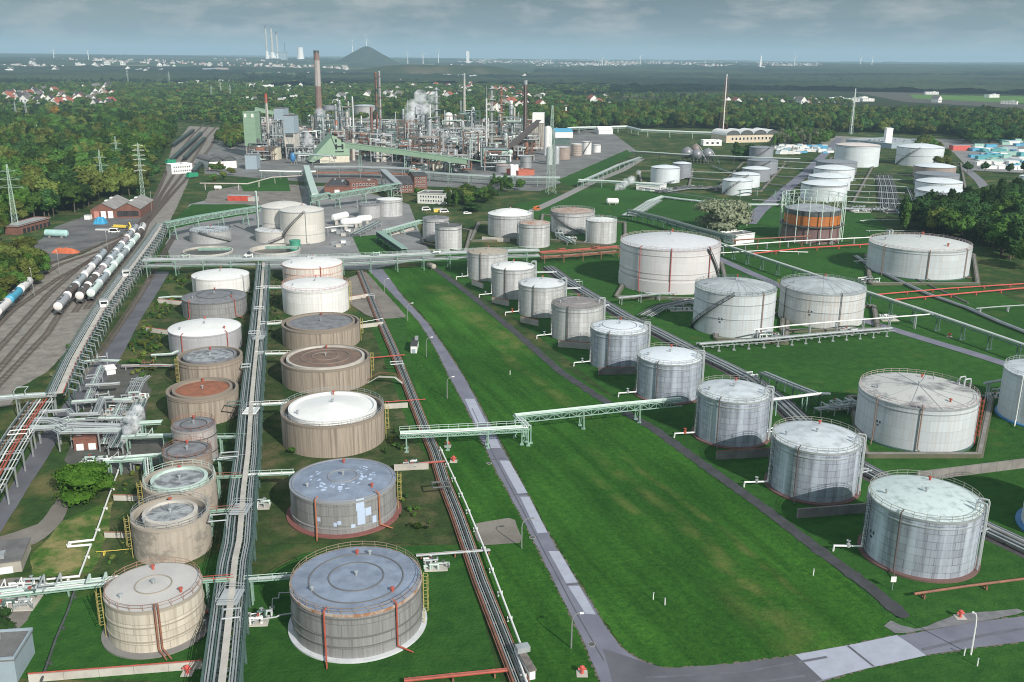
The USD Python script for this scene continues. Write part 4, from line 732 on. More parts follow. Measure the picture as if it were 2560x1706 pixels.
# 5 the low bundle behind the clad tanks
C5 = line3([(1372, 667), (1415, 700), (1465, 730), (1515, 760), (1565, 790), (1640, 826), (1740, 878), (1820, 916), (1876, 945), (1950, 1000), (2046, 1090), (2146, 1162), (2300, 1240), (2640, 1400)], .6)
rack('dark bundle of low pipes running behind the row of clad tanks', C5, 4.6, PR_(8, 4.4, .17, [steel, dark_steel, pale_steel, dark_steel, steel]), span=8, frame=dark_steel, cross=4, loops=4, seed=8, brace=False)
setting('pipe_trench', MB().sheet(LineString(C5[:, :2]).buffer(3.6, cap_style=2), .05), mat('trench_floor', (.07, .062, .066), .9, var=.4))
# 6 white pipeline right
C6 = line3([(1797, 609), (1907, 646), (2022, 684), (2164, 731), (2334, 787), (2620, 886)], 4.8)
rack('long white pipeline on tall legs crossing the right-hand grass', C6, 1.3, [(-.3, 0, .34, white), (.45, -.5, .2, teal_steel)], span=11, frame=teal_steel, cat='pipeline', name='pipeline', foot=True, brace=False)
C6b = line3([(1883, 827), (1972, 816), (2100, 805), (2333, 787)], 4.4)
rack('thin white pipeline branching off towards the ribbed tank', C6b, .8, [(0, 0, .22, white)], span=10, frame=steel, cat='pipeline', name='pipeline', brace=False)
C7 = line3([(1747, 862), (1900, 851), (2060, 836), (2228, 822)], 1.9)
rack('double line of blue-grey pipes on many short posts before the off-white tanks', C7, 4.2, PR_(3, 1.2, .22, [pale_steel, steel, pale_steel]) + [(-1.6, -.5, .16, steel), (-1.2, -.5, .16, dark_steel)], span=5, frame=steel, foot=True, cover=None, cross=5)
C8 = line3([(1908, 932), (1980, 962), (2052, 990)], 3.6)
rack('green pipe rack slanting down towards the stained tank', C8, 3.2, PR_(6, 3, .15, [teal_steel, pale_steel, steel]), span=6, frame=teal_steel, cross=3, rail=(1.7, 0, teal_steel), seed=4)
C8b = line3([(1925, 1001), (1990, 993), (2050, 985), (2075, 986)], 4.0)
rack('white covered pipe bridge leaving the clad tank near the stained one', C8b, 1.8, PR_(3, 1.6, .2, [white, pale_mint]), span=9, frame=mint, cat='pipe bridge', name='pipe_bridge')
C8c = line3([(2040, 1024), (2090, 1018), (2155, 1011)], 1.8)
rack('cluster of stepped steel pipes feeding the stained tank', C8c, 2.6, PR_(4, 2.2, .2, [steel, pale_steel]), span=4, frame=steel, loops=3, seed=9)
for i, (pts, r, m, h, lb) in enumerate((([(2192, 738), (2380, 722), (2640, 706)], .22, brightred, .7, 'thin red pipeline farther from the camera, below the wide plain tank'), ([(2237, 751), (2400, 736), (2640, 715)], .26, brightred, .9, 'thicker red pipeline crossing the grass below the wide plain tank'),
        ([(1880, 636), (2010, 622), (2177, 612)], .3, brightred, 1.2, 'red pipeline beside the gasholder foot'), ([(1800, 618), (1960, 606), (2177, 595)], .28, white, 2.6, 'white pipeline passing in front of the gasholder'),
        ([(1830, 603), (1930, 597), (2026, 592)], .32, rust, 4.5, 'raised rust-red pipe in front of the gasholder'), ([(1800, 634), (1900, 628), (2020, 632)], .2, white, 1.0, 'low white pipe left of the gasholder pipes'),
        ([(2135, 655), (2200, 650), (2160, 648)], .2, white, 1.0, 'short white pipe left of the wide plain tank'), ([(2440, 773), (2500, 768), (2640, 760)], .2, pale_steel, 2.0, 'pale pipe joining the trench at the right edge'),
        ([(2285, 1488), (2420, 1468), (2640, 1440)], .22, rust, .8, 'rusty pipe on low posts in front of the nearest clad tank'), ([(2460, 962), (2500, 955), (2620, 944)], .35, pale_steel, 5.5, 'pale pipe bridge between stained tank and right edge'),
        ([(2150, 552), (2225, 550), (2320, 549)], .15, white, .6, 'white line on the grass right of the gasholder'), ([(2165, 577), (2230, 578), (2390, 580)], .15, pale_steel, .6, 'pale line on the grass behind the wide plain tank'))):
    P_ = line3(pts, h); rack(lb, P_, .7, [(0, 0, r, m)], span=12, frame=m if m is not white else steel, cat='pipeline', name='pipeline', brace=False)
C9 = line3([(2140, 640), (2180, 668), (2240, 698), (2320, 735), (2420, 770), (2500, 805), (2640, 860)], .6)
rack('dark low pipe bundle on the grass below the wide plain tank', C9, 2.6, PR_(5, 2.4, .16, [dark_steel, steel, pale_steel]), span=9, frame=dark_steel, cross=5, brace=False)
C10 = line3([(1572, 527), (1650, 545), (1740, 571), (1838, 596)], 5.2)
rack('dark green mesh-topped pipe bridge slanting past the great white tank', C10, 3.6, PR_(5, 3.2, .2, [teal_steel, pale_mint, teal_steel]) + PR_(3, 3, .2, [pale_mint, white], -1.4), span=9, frame=teal_steel, decks=(0, -1.4), cover=(3.4, .6, mat('mesh_cover', (.13, .17, .15), .7, var=.5, scale=.8)), cross=4.5, cat='pipe bridge', name='pipe_bridge')
C10b = line3([(1615, 500), (1560, 560), (1500, 610)], .5)
C11 = line3([(1582, 379), (1703, 387), (1800, 391), (1945, 397), (2000, 398)], 6.5)
rack('long dark pipe bridge crossing in front of the dark spheres', C11, 3.0, PR_(4, 2.6, .3, [steel, dark_steel, pale_mint]), span=22, frame=dark_steel, cat='pipe bridge', name='pipe_bridge', truss=1.2)
C12 = line3([(1390, 321), (1568, 317), (1605, 326), (1730, 331), (1800, 333)], 7)
rack('far white pipe bridge before the wood right of the refinery', C12, 3.5, PR_(4, 3, .4, [white, pale_mint]), span=26, frame=pale_mint, cat='pipe bridge', name='pipe_bridge', truss=1.5)
C13 = line3([(1447, 450), (1520, 453), (1590, 457), (1650, 462)], 4.5)
rack('pale pipe rack ending at the flat white building with the steam', C13, 3, PR_(4, 2.6, .25, [pale_mint, white]), span=14, frame=mint, truss=1.0)
C13b = line3([(1450, 456), (1500, 434), (1548, 412), (1600, 394)], 4)
rack('pale pipe rack climbing along the dyke towards the spheres', C13b, 4, PR_(6, 3.6, .25, [pale_mint, white, steel]), span=14, frame=mint, cover=None, cross=7)
C13c = line3([(1844, 477), (1900, 473), (1972, 481), (1971, 505)], 4.5)
rack('green portal of pipes in front of the diagonal of white tanks', C13c, 1.4, PR_(2, 1.2, .25, [pale_mint, teal_steel]), span=14, frame=mint)
C14 = line3([(1620, 505), (1655, 492), (1700, 498), (1830, 512), (1960, 512)], .8)
rack('wide bed of low pipes in front of the far white tanks', C14, 4.5, PR_(7, 4.2, .2, [pale_steel, steel, pale_mint]), span=12, frame=steel, cross=6, brace=False)
C14b = line3([(1640, 500), (1600, 525), (1570, 540)], .8)
rack('broad pale pipe bed between the two lawns left of the big bush', C14b, 8, PR_(9, 7.6, .22, [pale_steel, pale_mint, steel]), span=10, frame=steel, cross=5, brace=False)
for i, (a, b, lb) in enumerate((((2100, 462), (2270, 468), 'far pipe between the two white tank lines, rear'), ((2110, 478), (2262, 484), 'far pipe between the two white tank lines, middle'), ((2105, 492), (2256, 500), 'far pipe between the two white tank lines, front'), ((2130, 448), (2262, 450), 'far pipe between the two white tank lines, rearmost'))):
    rack(lb, line3([a, b], 1.5), 1.2, PR_(2, 1, .28, [pale_mint, pale_steel]), span=14, frame=mint, cat='pipeline', name='pipeline', brace=False)
rack('dense dark pipe bed between the two far lines of tanks', line3([(2225, 520), (2218, 470), (2210, 440)], 1.0), 12, PR_(10, 11.5, .3, [mat('violet_steel', (.22, .20, .24), .6), steel, dark_steel]), span=14, frame=dark_steel, cross=7, decks=(0,), brace=False)
rack('dusky pipe bed in front of the far tanks right of the gasholder', line3([(2105, 522), (2180, 524), (2260, 528)], 1.0), 7, PR_(7, 6.6, .25, [_mats['violet_steel'], steel, pale_steel]), span=10, frame=dark_steel, cross=4, loops=8, seed=11, brace=False)
rack('dusky pipe bed left of the diagonal of white tanks', line3([(1650, 480), (1720, 470), (1810, 470)], 1.0), 9, PR_(8, 8.6, .25, [_mats['violet_steel'], steel, dark_steel]), span=10, frame=dark_steel, cross=4, loops=8, seed=12, brace=False)
# left side
rack('row of low white pipes entering from the left edge to the beige tank', line3([(-40, 1488), (120, 1470), (300, 1450)], 1.2), 3.0, PR_(6, 2.8, .14, [white, pale_steel, pale_mint]), span=6, frame=mint, cross=3, loops=3, seed=13, brace=False)
for lb, pts, r, m, h in (('white zigzag pipe over the rough grass left of the concrete tanks', [(300, 1168), (275, 1235), (234, 1352), (172, 1359), (170, 1369), (228, 1364), (198, 1443), (117, 1451)], .16, white, .6),
        ('dark pipeline running down the lawn left of the beige tank', [(187, 1478), (170, 1530), (140, 1600), (104, 1705)], .17, dark_steel, .7),
        ('thin yellow line across the scrub by the patched concrete tank', [(240, 1381), (280, 1378), (330, 1373)], .06, yellow, .7),
        ('white pipe stepping from the rack to the foreground tank', [(612, 1556), (690, 1545), (700, 1540), (740, 1534)], .13, pale_steel, .7),
        ('thin pipe stepping up the lawn to the foreground tank', [(680, 1528), (681, 1498), (697, 1497), (698, 1484), (735, 1482)], .08, pale_steel, .7)):
    rack(lb, line3(pts, h), .5, [(0, 0, r, m)], span=9, frame=m, cat='pipeline', name='pipeline', brace=False)
for lb, a, b, h, ms in (('covered white pipes from the long rack over to the patched-plate tank', (622, 1187), (736, 1182), 4.6, (white, pale_mint)), ('twin pipes from the long rack over to the foreground tank', (612, 1450), (745, 1440), 4.4, (pale_steel, pale_mint)),
        ('orange-railed gangway from the patched concrete tank to the long rack', (512, 1278), (600, 1272), 5.0, (mint, rust)), ('green gangway from the ringed concrete tank to the long rack', (532, 1192), (606, 1190), 5.0, (mint, rust)), ('green gangway from the beige tank to the long rack', (500, 1452), (585, 1446), 5.2, (mint, red)),
        ('white pipe from the long rack to the white-roofed concrete tank', (628, 1013), (722, 1008), 4.6, (white,)), ('white pipe from the long rack to the brown-decked tank', (640, 886), (728, 884), 4.4, (white,)), ('white pipe from the long rack to the dark-decked tank', (650, 812), (706, 808), 4.4, (white,)),
        ('white pipes linking the long rack and the red-railed tank', (655, 720), (715, 720), 4.6, (white,)), ('white pipe bridge from the long rack back to the small grey tanks', (540, 1092), (622, 1092), 4.0, (pale_steel, mint)), ('green pipe bridge behind the flat dark-roofed tank', (535, 1148), (616, 1146), 4.0, (pale_mint, mint, steel))):
    rack(lb, line3([a, b], h), 1.2, PR_(len(ms) + 1, 1.0, .13, list(ms)), span=7, frame=mint, cat='pipe bridge', name='pipe_bridge', cross=2, rail=(.6, 0, ms[-1]))
for lb, a, b, h, ms in (('red and white low pipes crossing from the steel bundle to the foreground tank', (1040, 1390), (1225, 1376), .6, (pale_steel, rust, pale_steel)), ('red pipes low across the ground beside the patched-plate tank', (985, 1165), (1115, 1154), .7, (red, pale_steel, red)), ('red pipe crossing the steel bundle beside the white-domed tank', (962, 1006), (1064, 999), .7, (brightred,)),
        ('red pipes reaching the brown-decked tank from the bundle', (926, 896), (1012, 888), .7, (brightred, red)), ('white pipe hooping over the bundle by the dark-decked tank', (900, 807), (958, 797), .8, (white,)), ('red pipes and rusty rail along the bottom edge by the bundle', (1010, 1702), (1268, 1676), .7, (red, rust, red))):
    rack(lb, line3([a, b], h), 1.2, PR_(len(ms), 1.0, .14, list(ms)), span=6, frame=rust, cat='pipeline', name='pipeline', brace=False)
# bund walls
def wall(lb, a, b, h, th=.35, m=None, topm=None, frame='n'):
    fr = N if frame == 'n' else V; A, B = fr(*a), fr(*b); c = (A + B) / 2; L = np.linalg.norm(B - A); rz = math.atan2(B[1] - A[1], B[0] - A[0])
    t = thing('bund_wall', lb, 'wall', (c[0], c[1], 0), rz)
    k = max(1, int(L / 4)); 
    for i in range(k): part(t, 'wall_panel', MB().box((-L / 2 + (i + .5) * L / k, 0, h / 2), (L / k - .05, th, h)), m or pale_concrete)
    if topm: part(t, 'coping_pipe', MB().tube([(-L / 2, 0, h + .12), (L / 2, 0, h + .12)], .1, 6), topm)
for a_ in (('concrete bund wall with a red pipe along the bottom edge left of the rack', (73, 1706), (508, 1672), 1.3, .35, None, red), ('short concrete wall between the two ringed concrete tanks, left side', (285, 1252), (362, 1254), 1.2, .3, None, rust), ('short concrete wall left of the patched concrete tank', (262, 1345), (338, 1346), 1.1, .3, None, rust),
         ('concrete wall left of the dark plated tank', (395, 758), (458, 764), 1.5, .3, None, red), ('concrete wall left of the white-roofed grey tank', (366, 830), (425, 838), 1.5, .3, None, red), ('concrete wall right of the patched-plate tank', (985, 1178), (1072, 1174), 1.5, .3, None, None),
         ('concrete wall behind the white-domed concrete tank, right end', (956, 1024), (1020, 1020), 1.4, .3, None, None), ('concrete wall right of the dark-decked tank', (900, 822), (958, 815), 1.4, .3, None, None), ('concrete wall right of the red-railed tank', (872, 752), (920, 744), 1.4, .3, None, rust),
         ('low wall between the nearest two clad tanks', (1992, 1296), (2185, 1280), 2.0, .4, mat('dark_concrete', (.24, .225, .21), .9, var=.4, scale=.3), None), ('orange-topped wall with white splashes between clad tanks', (1790, 1150), (1925, 1142), 2.0, .4, _mats['dark_concrete'], rust), ('long bund wall below the stained tank', (2290, 1204), (2640, 1160), 2.2, .4, _mats['dark_concrete'], None),
         ('wall in front of the brown-roofed clad tank', (1395, 868), (1475, 874), 2.0, .4, None, red), ('pale wall block between the third and fourth clad tank', (1302, 806), (1346, 816), 2.0, .4, None, red), ('wall block between the second and third clad tank', (1230, 757), (1272, 766), 2.0, .4, None, red), ('wall block between the first and second clad tank', (1180, 712), (1208, 722), 2.0, .4, None, red),
         ('wall below the white-ringed clad tank', (1495, 938), (1588, 936), 2.0, .4, _mats['dark_concrete'], rust), ('low concrete wall before the bright domed tank', (1205, 602), (1275, 606), 2.0, .3, None, None), ('pale wall behind the green gallery by the valve bed', (965, 592), (1035, 575), 1.5, .3, pale_concrete, None),
         ('retaining wall on the right along the trench', (2180, 1190), (2560, 1372), 1.2, .4, _mats['dark_concrete'], None), ('dark wall at the edge of the trees by the wide tank', (2160, 640), (2420, 760), .6, .3, _mats['dark_concrete'], None)):
    wall(*a_)
# conveyor and pipe galleries
def gallery(lb, P_, w, h, m, legm, span=18, win=None, lat=True, name='conveyor_gallery', cat='conveyor', roofm=None, panels=True):
    o = np.array([P_[0][0], P_[0][1], 0]); Q = P_ - o; t = thing(name, lb, cat, o)
    if panels:
        for i, (p, d, s) in enumerate(along(Q, span / 3)[:-1]):
            al = along(Q, span / 3); q = al[i + 1][0]; e = (q - p) * .004
            part(t, 'wall_panel', MB().beam(p + e + [0, 0, h / 2], q - e + [0, 0, h / 2], w, h), m)
    if lat:
        mb = MB()
        for sg in (-1, 1):
            A, B = offset(Q, sg * (w / 2 + .15), h), offset(Q, sg * (w / 2 + .15), -.3); mb.tube(A, .2, 4).tube(B, .2, 4); aa, bb = along(A, h * 1.4), along(B, h * 1.4)
            for i in range(min(len(aa), len(bb)) - 1): mb.beam(aa[i][0], bb[i][0], .2); mb.beam(*((aa[i][0], bb[i + 1][0]) if i % 2 else (bb[i][0], aa[i + 1][0])), .2)
        part(t, 'lattice_sides', mb, legm)
    mb = MB()
    for a, b in zip(Q[:-1], Q[1:]): mb.beam(a + [0, 0, h + .15], b + [0, 0, h + .15], w + .5, .25)
    part(t, 'roof', mb, roofm or m)
    for p, d, s in along(Q, span, span * .3):
        mb = MB()
        for sg in (-1, 1):
            mb.beam((p[0] + s[0] * sg * (w / 2 + 1.2), p[1] + s[1] * sg * (w / 2 + 1.2), 0), p + s * sg * w / 2, .4)
        for q in (.35, .7): mb.beam(p * [1, 1, q] - s * (w / 2 + .8), p * [1, 1, q] + s * (w / 2 + .8), .25)
        mb.beam(p * [1, 1, .35] - s * (w / 2 + .8), p * [1, 1, .7] + s * (w / 2 + .8), .22)
        part(t, 'trestle', mb, legm)
    return t
gallery('green lattice pipe gallery climbing from the railway to the cream tanks', line3([(412, 567, 7), (500, 549, 7), (588, 534, 7), (655, 524, 7)], 7), 2.6, 1.8, mat('gallery_inside', (.16, .20, .18), .7, var=.4), mint, 16, roofm=mint)
gallery('green lattice gallery behind the cream tanks, left section', line3([(777, 502, 6), (824, 492, 7.5)], 7), 3.0, 2.2, _mats['gallery_inside'], mint, 14, roofm=mint)
gallery('green lattice gallery sloping up to the brick houses', line3([(824, 497, 6), (910, 482, 7.5), (997, 468, 9)], 7), 3.0, 2.2, _mats['gallery_inside'], mint, 18, roofm=mint)
gallery('dark pipe gallery behind the red brick house', line3([(997, 468, 9), (975, 448, 9), (958, 432, 9)], 9), 3.6, 2.0, dark_steel, steel, 20, roofm=pale_steel)
gallery('mint pipe bridge leading away beside the flat dark-roofed brick hall', line3([(788, 492, 6.5), (776, 455, 6.5), (766, 420, 6.5)], 6.5), 3.6, 1.6, pale_mint, mint, 20, roofm=pale_mint, lat=True)
gallery('low dark green gallery slanting over the small lawn', line3([(948, 588, 3), (980, 610, 3), (1012, 632, 3)], 3), 2.4, 1.6, teal_steel, teal_steel, 12, roofm=mint)
gallery('pale gallery behind the slim grey tanks', line3([(960, 582, 3), (1020, 565, 3), (1052, 556, 3)], 3), 1.8, 1.0, pale_mint, mint, 12, roofm=pale_mint)
# tanker loading gantry over the railway
CG = line3([(404, 560), (375, 603), (347, 641), (307, 694), (252, 772), (217, 832), (178, 902), (141, 985)], 6.2)
t_ = rack('long railway loading gantry with grey deck and red edges beside the tank wagons', CG, 4.4, [(.5, .1, .13, pale_steel), (.95, .1, .15, steel), (1.4, .1, .13, pale_steel), (1.85, .1, .12, steel), (-1.9, -.6, .15, steel), (-1.5, -.6, .12, teal_steel)], span=7, frame=teal_steel, name='loading_gantry', cat='gantry', walkway=(-.6, 1.5, .1, pale_concrete), rail=((-2.2, 2.2), 0, teal_steel), cross=3.5, brace=False)
part(t_, 'red_edge', MB().tube(offset(CG - CG[0] * [1, 1, 0], -1.5, .15), .16, 4), red)
mb = MB()
for p, d, s in along(CG - CG[0] * [1, 1, 0], 5.5, 3):
    mb.beam(p - s * 2.2, p - s * 2.2 + [0, 0, 2.2], .14); mb.beam(p - s * 2.2 + [0, 0, 2.2], p - s * 4.6 + [0, 0, 1.4], .12); mb.beam(p - s * 4.6 + [0, 0, 1.4], p - s * 4.8 + [0, 0, -1.2], .12); mb.beam(p - s * 2.2 + [0, 0, .2] + d * 1.5, p - s * 4.2 + [0, 0, -.6] + d * 1.5, .6, .08)
part(t_, 'loading_arms', mb, steel, kind='stuff')
for i, (a, b) in enumerate(((252, 757), (307, 680), (312, 1262))):
    if i == 2: continue
    c = N(a + 10, b + 10, 6.2); tt = thing('control_cabin', ['small white cabin on the loading gantry, nearer one', 'small white cabin on the loading gantry, farther one'][i], 'cabin', c, .3)
    part(tt, 'body', MB().box((0, 0, 1.2), (2.6, 2.2, 2.2)), white); part(tt, 'window', MB().box((0, -1.12, 1.5), (2.0, .06, .8)), glassdark); part(tt, 'roof', MB().box((0, 0, 2.38), (2.9, 2.5, .14)), pale_steel)
for lb, pts, h, n_, ms, w in (('red and white pipe bundle running out of the left edge past the dark road', [(105, 1000), (60, 1065), (25, 1120), (-40, 1235)], 4.6, 8, (white, pale_steel, red, brightred, white, steel, rust, dark_steel), 6), ('bundle of grey pipes turning west at the end of the loading gantry', [(145, 985), (60, 990), (-50, 1000)], 5.6, 5, (pale_steel, steel, pale_mint), 3),
        ('rack of silver pipes stepping down east from the red bundle', [(85, 1050), (130, 1050), (165, 1062), (300, 1066)], 4.4, 5, (pale_steel, steel), 3.2), ('silver pipes above the little brick pump house', [(75, 1070), (140, 1068), (160, 1078), (300, 1076)], 4.6, 5, (pale_steel, pale_mint), 2.8), ('upper silver pipes looping in front of the shelter', [(100, 1030), (170, 1025), (180, 1036), (240, 1034), (255, 995), (285, 993)], 4.2, 3, (pale_steel, steel), 1.5),
        ('silver pipes by the shelter ending at the valve bed', [(215, 963), (275, 960), (300, 958)], 3.5, 3, (pale_steel, steel), 1.6), ('grey pipes climbing from the steam leak to the valve bed', [(285, 1120), (310, 1075), (345, 1015), (352, 1000)], 2.2, 6, (steel, pale_steel, teal_steel), 3.0), ('pipes in a red-framed trench beside the rust-red roofed tank', [(330, 985), (345, 955), (362, 940)], .3, 6, (steel, pale_steel), 3.4),
        ('pale green pipe portal left of the flat dark-roofed tank', [(285, 1146), (330, 1142), (410, 1136)], 3.6, 3, (pale_mint, white), 1.5), ('white pipe portal above the round green bush', [(258, 1153), (320, 1150), (368, 1146), (372, 1190)], 3.2, 3, (pale_mint, white), 1.6), ('green pipe trestle beside the smallest grey tank', [(305, 1092), (360, 1090), (432, 1088)], 3.4, 4, (pale_mint, pale_steel), 2.0),
        ('green pipe frame over the slope beside the steam leak', [(345, 1058), (405, 1055)], 3.2, 3, (pale_mint,), 2.6), ('low pipes from the trench to the mottled-decked tank', [(305, 915), (400, 913), (440, 915)], 1.2, 4, (rust, steel, pale_steel), 1.6), ('low pipes from the long road to the white-roofed grey tank', [(378, 888), (430, 885), (445, 878)], 1.2, 3, (pale_mint, white), 1.4), ('green frame of pipes by the dark plated tank', [(396, 745), (430, 742), (460, 742)], 1.5, 3, (pale_mint, white), 1.6),
        ('tangle of low pipes before the great white tank', [(1780, 765), (1720, 752), (1650, 768), (1610, 790)], 1.4, 6, (steel, pale_steel, dark_steel), 5), ('blue-grey pipes looping beside the low bundle', [(1545, 745), (1640, 735), (1690, 732)], 2.6, 4, (steel, pale_steel), 1.6), ('pipe cluster at the foot of the ribbed tank', [(1880, 838), (1920, 832), (1945, 836)], 1.0, 4, (steel, dark_steel), 3), ('pipe cluster between the red pipes and the rust-topped tank', [(1430, 606), (1400, 590), (1395, 570)], 1.6, 6, (steel, teal_steel, pale_mint), 4),
        ('valve bed of bent steel pipes by the white drums', [(885, 585), (920, 568), (945, 555)], 1.8, 7, (steel, pale_steel, teal_steel), 6), ('white pipe bridge from the cream tank to the valve bed', [(812, 570), (850, 566), (884, 566)], 4, 3, (white, pale_steel), 1.6)):
    rack(lb, line3(pts, h), w, PR_(n_, w * .92, .15 if h > 1 else .12, list(ms)), span=8, frame=steel if h > 2 and 'green' not in lb else (mint if h > 2 else steel), cross=5, loops=1 if n_ > 3 else 0, seed=n_ + int(h * 10), brace=False)
# ------------------------------------------------------------------ railway
railm = mat('rail_steel', (.16, .12, .10), .6, .3); sleeperm = mat('sleeper', (.10, .085, .075), .9)
def track(lb, pts):
    P_ = line3(pts, 0.16); o = np.array([P_[0][0], P_[0][1], 0]); Q = P_ - o; t = thing('railway_track', lb, 'railway track', o)
    setting_bed = MB().sheet(LineString(Q[:, :2]).buffer(1.75, cap_style=2), -.02); part(t, 'track_bed', setting_bed, mat('track_bed', (.105, .092, .083), .95, col2=(.065, .058, .054), scale=.4))
    for s in (-.76, .76):
        A = offset(Q, s, .16); mb = MB()
        for a, b in zip(A[:-1], A[1:]): mb.beam(a, b, .16, .2)
        part(t, 'rail', mb, railm)
    mb = MB()
    for p, d, s in along(Q, 1.3): mb.beam(p - s * 1.3 + [0, 0, .06], p + s * 1.3 + [0, 0, .06], .3, .05 + .04)
    part(t, 'sleepers', mb, sleeperm, kind='stuff')
    return P_
TK = [track(*a) for a in (('track under the nearest row of tank wagons, running off at the left edge', [(372, 535), (335, 578), (262, 646), (149, 786), (117, 836), (60, 895), (-40, 1000)]), ('track under the middle row of tank wagons ending at a buffer', [(372, 537), (338, 586), (327, 600), (204, 757), (186, 782)]), ('track under the wagons right beside the loading gantry', [(376, 540), (352, 596), (232, 750), (215, 774)]),
      ('empty track left of the nearest tank wagons', [(330, 584), (225, 667), (155, 742), (75, 834), (0, 922), (-40, 970)]), ('empty track second left of the tank wagons', [(326, 588), (200, 667), (120, 737), (30, 836), (-40, 912)]), ('empty track third left of the tank wagons', [(322, 594), (250, 641), (150, 694), (87, 737), (30, 778), (-40, 850)]),
      ('track carrying the blue and white tank wagons at the left edge', [(318, 591), (250, 628), (150, 662), (110, 687), (0, 797), (-40, 840)]), ('outer curved track below the bushes at the left edge', [(312, 588), (205, 630), (125, 661), (70, 691), (0, 742), (-40, 775)]), ('single track between loading gantry and dark road', [(437, 588), (405, 642), (380, 688), (350, 738), (285, 834), (235, 905)]),
      ('upper yard track passing left of the white switch house', [(333, 580), (370, 532), (395, 478), (424, 412), (480, 340), (510, 312)]), ('upper yard track passing right of the white switch house', [(340, 580), (378, 532), (405, 484), (450, 412), (500, 340), (525, 312)]), ('upper yard track nearest the brown yard', [(345, 580), (386, 532), (418, 486), (480, 405), (520, 340), (540, 318)]), ('upper yard track by the green conveyor foot', [(352, 578), (392, 530), (430, 486), (500, 410), (540, 345), (552, 325)]))]
def wagon(name, label, m, endm, group):
    t = thing(name, label, 'tank wagon', (0, 0, 0), group=group); L, R, zc = 13.2, 1.48, 2.75
    q = np.linspace(0, PI / 2, 5); prof = [(-L / 2 - .55 * math.cos(a), R * math.sin(a)) for a in q] + [(L / 2 + .55 * math.cos(a), R * math.sin(a)) for a in q[::-1]]
    mb = MB().tube([(x, 0, zc) for x, r in prof], [max(r, .02) for x, r in prof], 20, cap=False); part(t, 'barrel', mb, m, smooth=35)
    for s in (-1, 1): part(t, 'end_cap', MB().tube([(s * (L / 2 + .55 * math.cos(a) + .02), 0, zc) for a in q], [max(R * math.sin(a), .02) + .01 for a in q], 20, cap=False), endm, smooth=35)
    part(t, 'frame', MB().box((0, 0, 1.1), (15.2, 1.9, .3)).box((-6.2, 0, 1.3), (1, 2.4, .3)).box((6.2, 0, 1.3), (1, 2.4, .3)), dark_steel)
    for s in (-1, 1):
        part(t, 'bogie', MB().box((s * 5.4, .95, .55), (2.9, .25, .5)).box((s * 5.4, -.95, .55), (2.9, .25, .5)).box((s * 5.4, 0, .65), (.6, 2, .3)), dark_steel)
        for w in (-.9, .9):
            mb = MB()
            for y_ in (-.75, .75): mb.tube([(s * 5.4 + w, y_ - .07, .46), (s * 5.4 + w, y_ + .07, .46)], .46, 12)
            part(t, 'wheelset', mb, railm)
        part(t, 'buffer', MB().tube([(s * 7.6, .85, 1.05), (s * 8.2, .85, 1.05)], .2, 8).tube([(s * 7.6, -.85, 1.05), (s * 8.2, -.85, 1.05)], .2, 8), dark_steel)
    part(t, 'manhole', MB().lathe((0, 0, zc + R - .1), [(.45, 0), (.45, .45), (.001, .5)], 12), steel)
    part(t, 'catwalk', MB().box((0, 0, zc + R + .12), (7.5, .7, .06)).beam((.2, -.4, zc + R + .1), (.2, -1.6, 1.2), .1), dark_steel)
    return t
WC = {'grey': (mat('wagon_grey', (.36, .37, .39), .45), mat('wagon_pale_end', (.72, .68, .66), .5)), 'white': (mat('wagon_white', (.74, .72, .71), .4), mat('wagon_pale_end', (.72, .68, .66), .5)), 'brown': (mat('wagon_brown', (.10, .075, .065), .5), mat('wagon_pale_end', (.72, .68, .66), .5)),
      'blue': (mat('wagon_blue', (.07, .36, .52), .45), mat('wagon_blue', (.07, .36, .52), .45)), 'silver': (mat('wagon_silver', (.52, .57, .60), .35, .4), mat('wagon_silver2', (.6, .64, .66), .35, .3)), 'mint': (mat('wagon_mint', (.62, .74, .70), .45), mat('wagon_mint2', (.70, .80, .76), .45)), 'mauve': (mat('wagon_mauve', (.34, .28, .29), .5), mat('wagon_pale_end', (.72, .68, .66), .5))}
WP = {}
ordn = 'first second third fourth fifth sixth seventh eighth ninth tenth eleventh twelfth thirteenth fourteenth fifteenth sixteenth seventeenth eighteenth nineteenth twentieth twenty-first twenty-second twenty-third twenty-fourth twenty-fifth'.split()
def train(P_, at_px, cols, where):
    p0 = N(*at_px); ls = LineString(P_[:, :2]); s0 = ls.project(Point(p0[:2])); dirn = -1
    for i, c in enumerate(cols):
        s = s0 + dirn * (8.0 + 16.5 * i); a = ls.interpolate(s); b = ls.interpolate(s + dirn * 1.0); rz = math.atan2(b.y - a.y, b.x - a.x)
        lb = f'{c} tank wagon, {ordn[i]} from the near end of the {where}'
        if c not in WP: WP[c] = wagon('tank_wagon', lb, *WC[c], 'tank wagons on the sidings'); pr = stage.GetPrimAtPath(WP[c].path); pr.GetAttribute('xformOp:translate').Set(Gf.Vec3d(a.x, a.y, .42)); pr.GetAttribute('xformOp:rotateZ').Set(math.degrees(rz))
        else: copy_of(WP[c], 'tank_wagon', lb, 'tank wagon', (a.x, a.y, .42), rz, group='tank wagons on the sidings')
train(TK[0], (143, 792), ['grey', 'brown', 'silver', 'white', 'grey', 'silver'], 'outer wagon row')
train(TK[1], (199, 764), ['brown', 'brown', 'mauve', 'grey', 'silver', 'silver', 'mauve', 'grey', 'grey'], 'middle wagon row')
train(TK[2], (226, 757), ['mint', 'silver', 'mint', 'mint', 'silver', 'mint', 'mint', 'brown', 'white'], 'row beside the loading gantry')
train(TK[6], (-8, 805), ['white', 'blue', 'white'][:3], 'short row at the left edge')
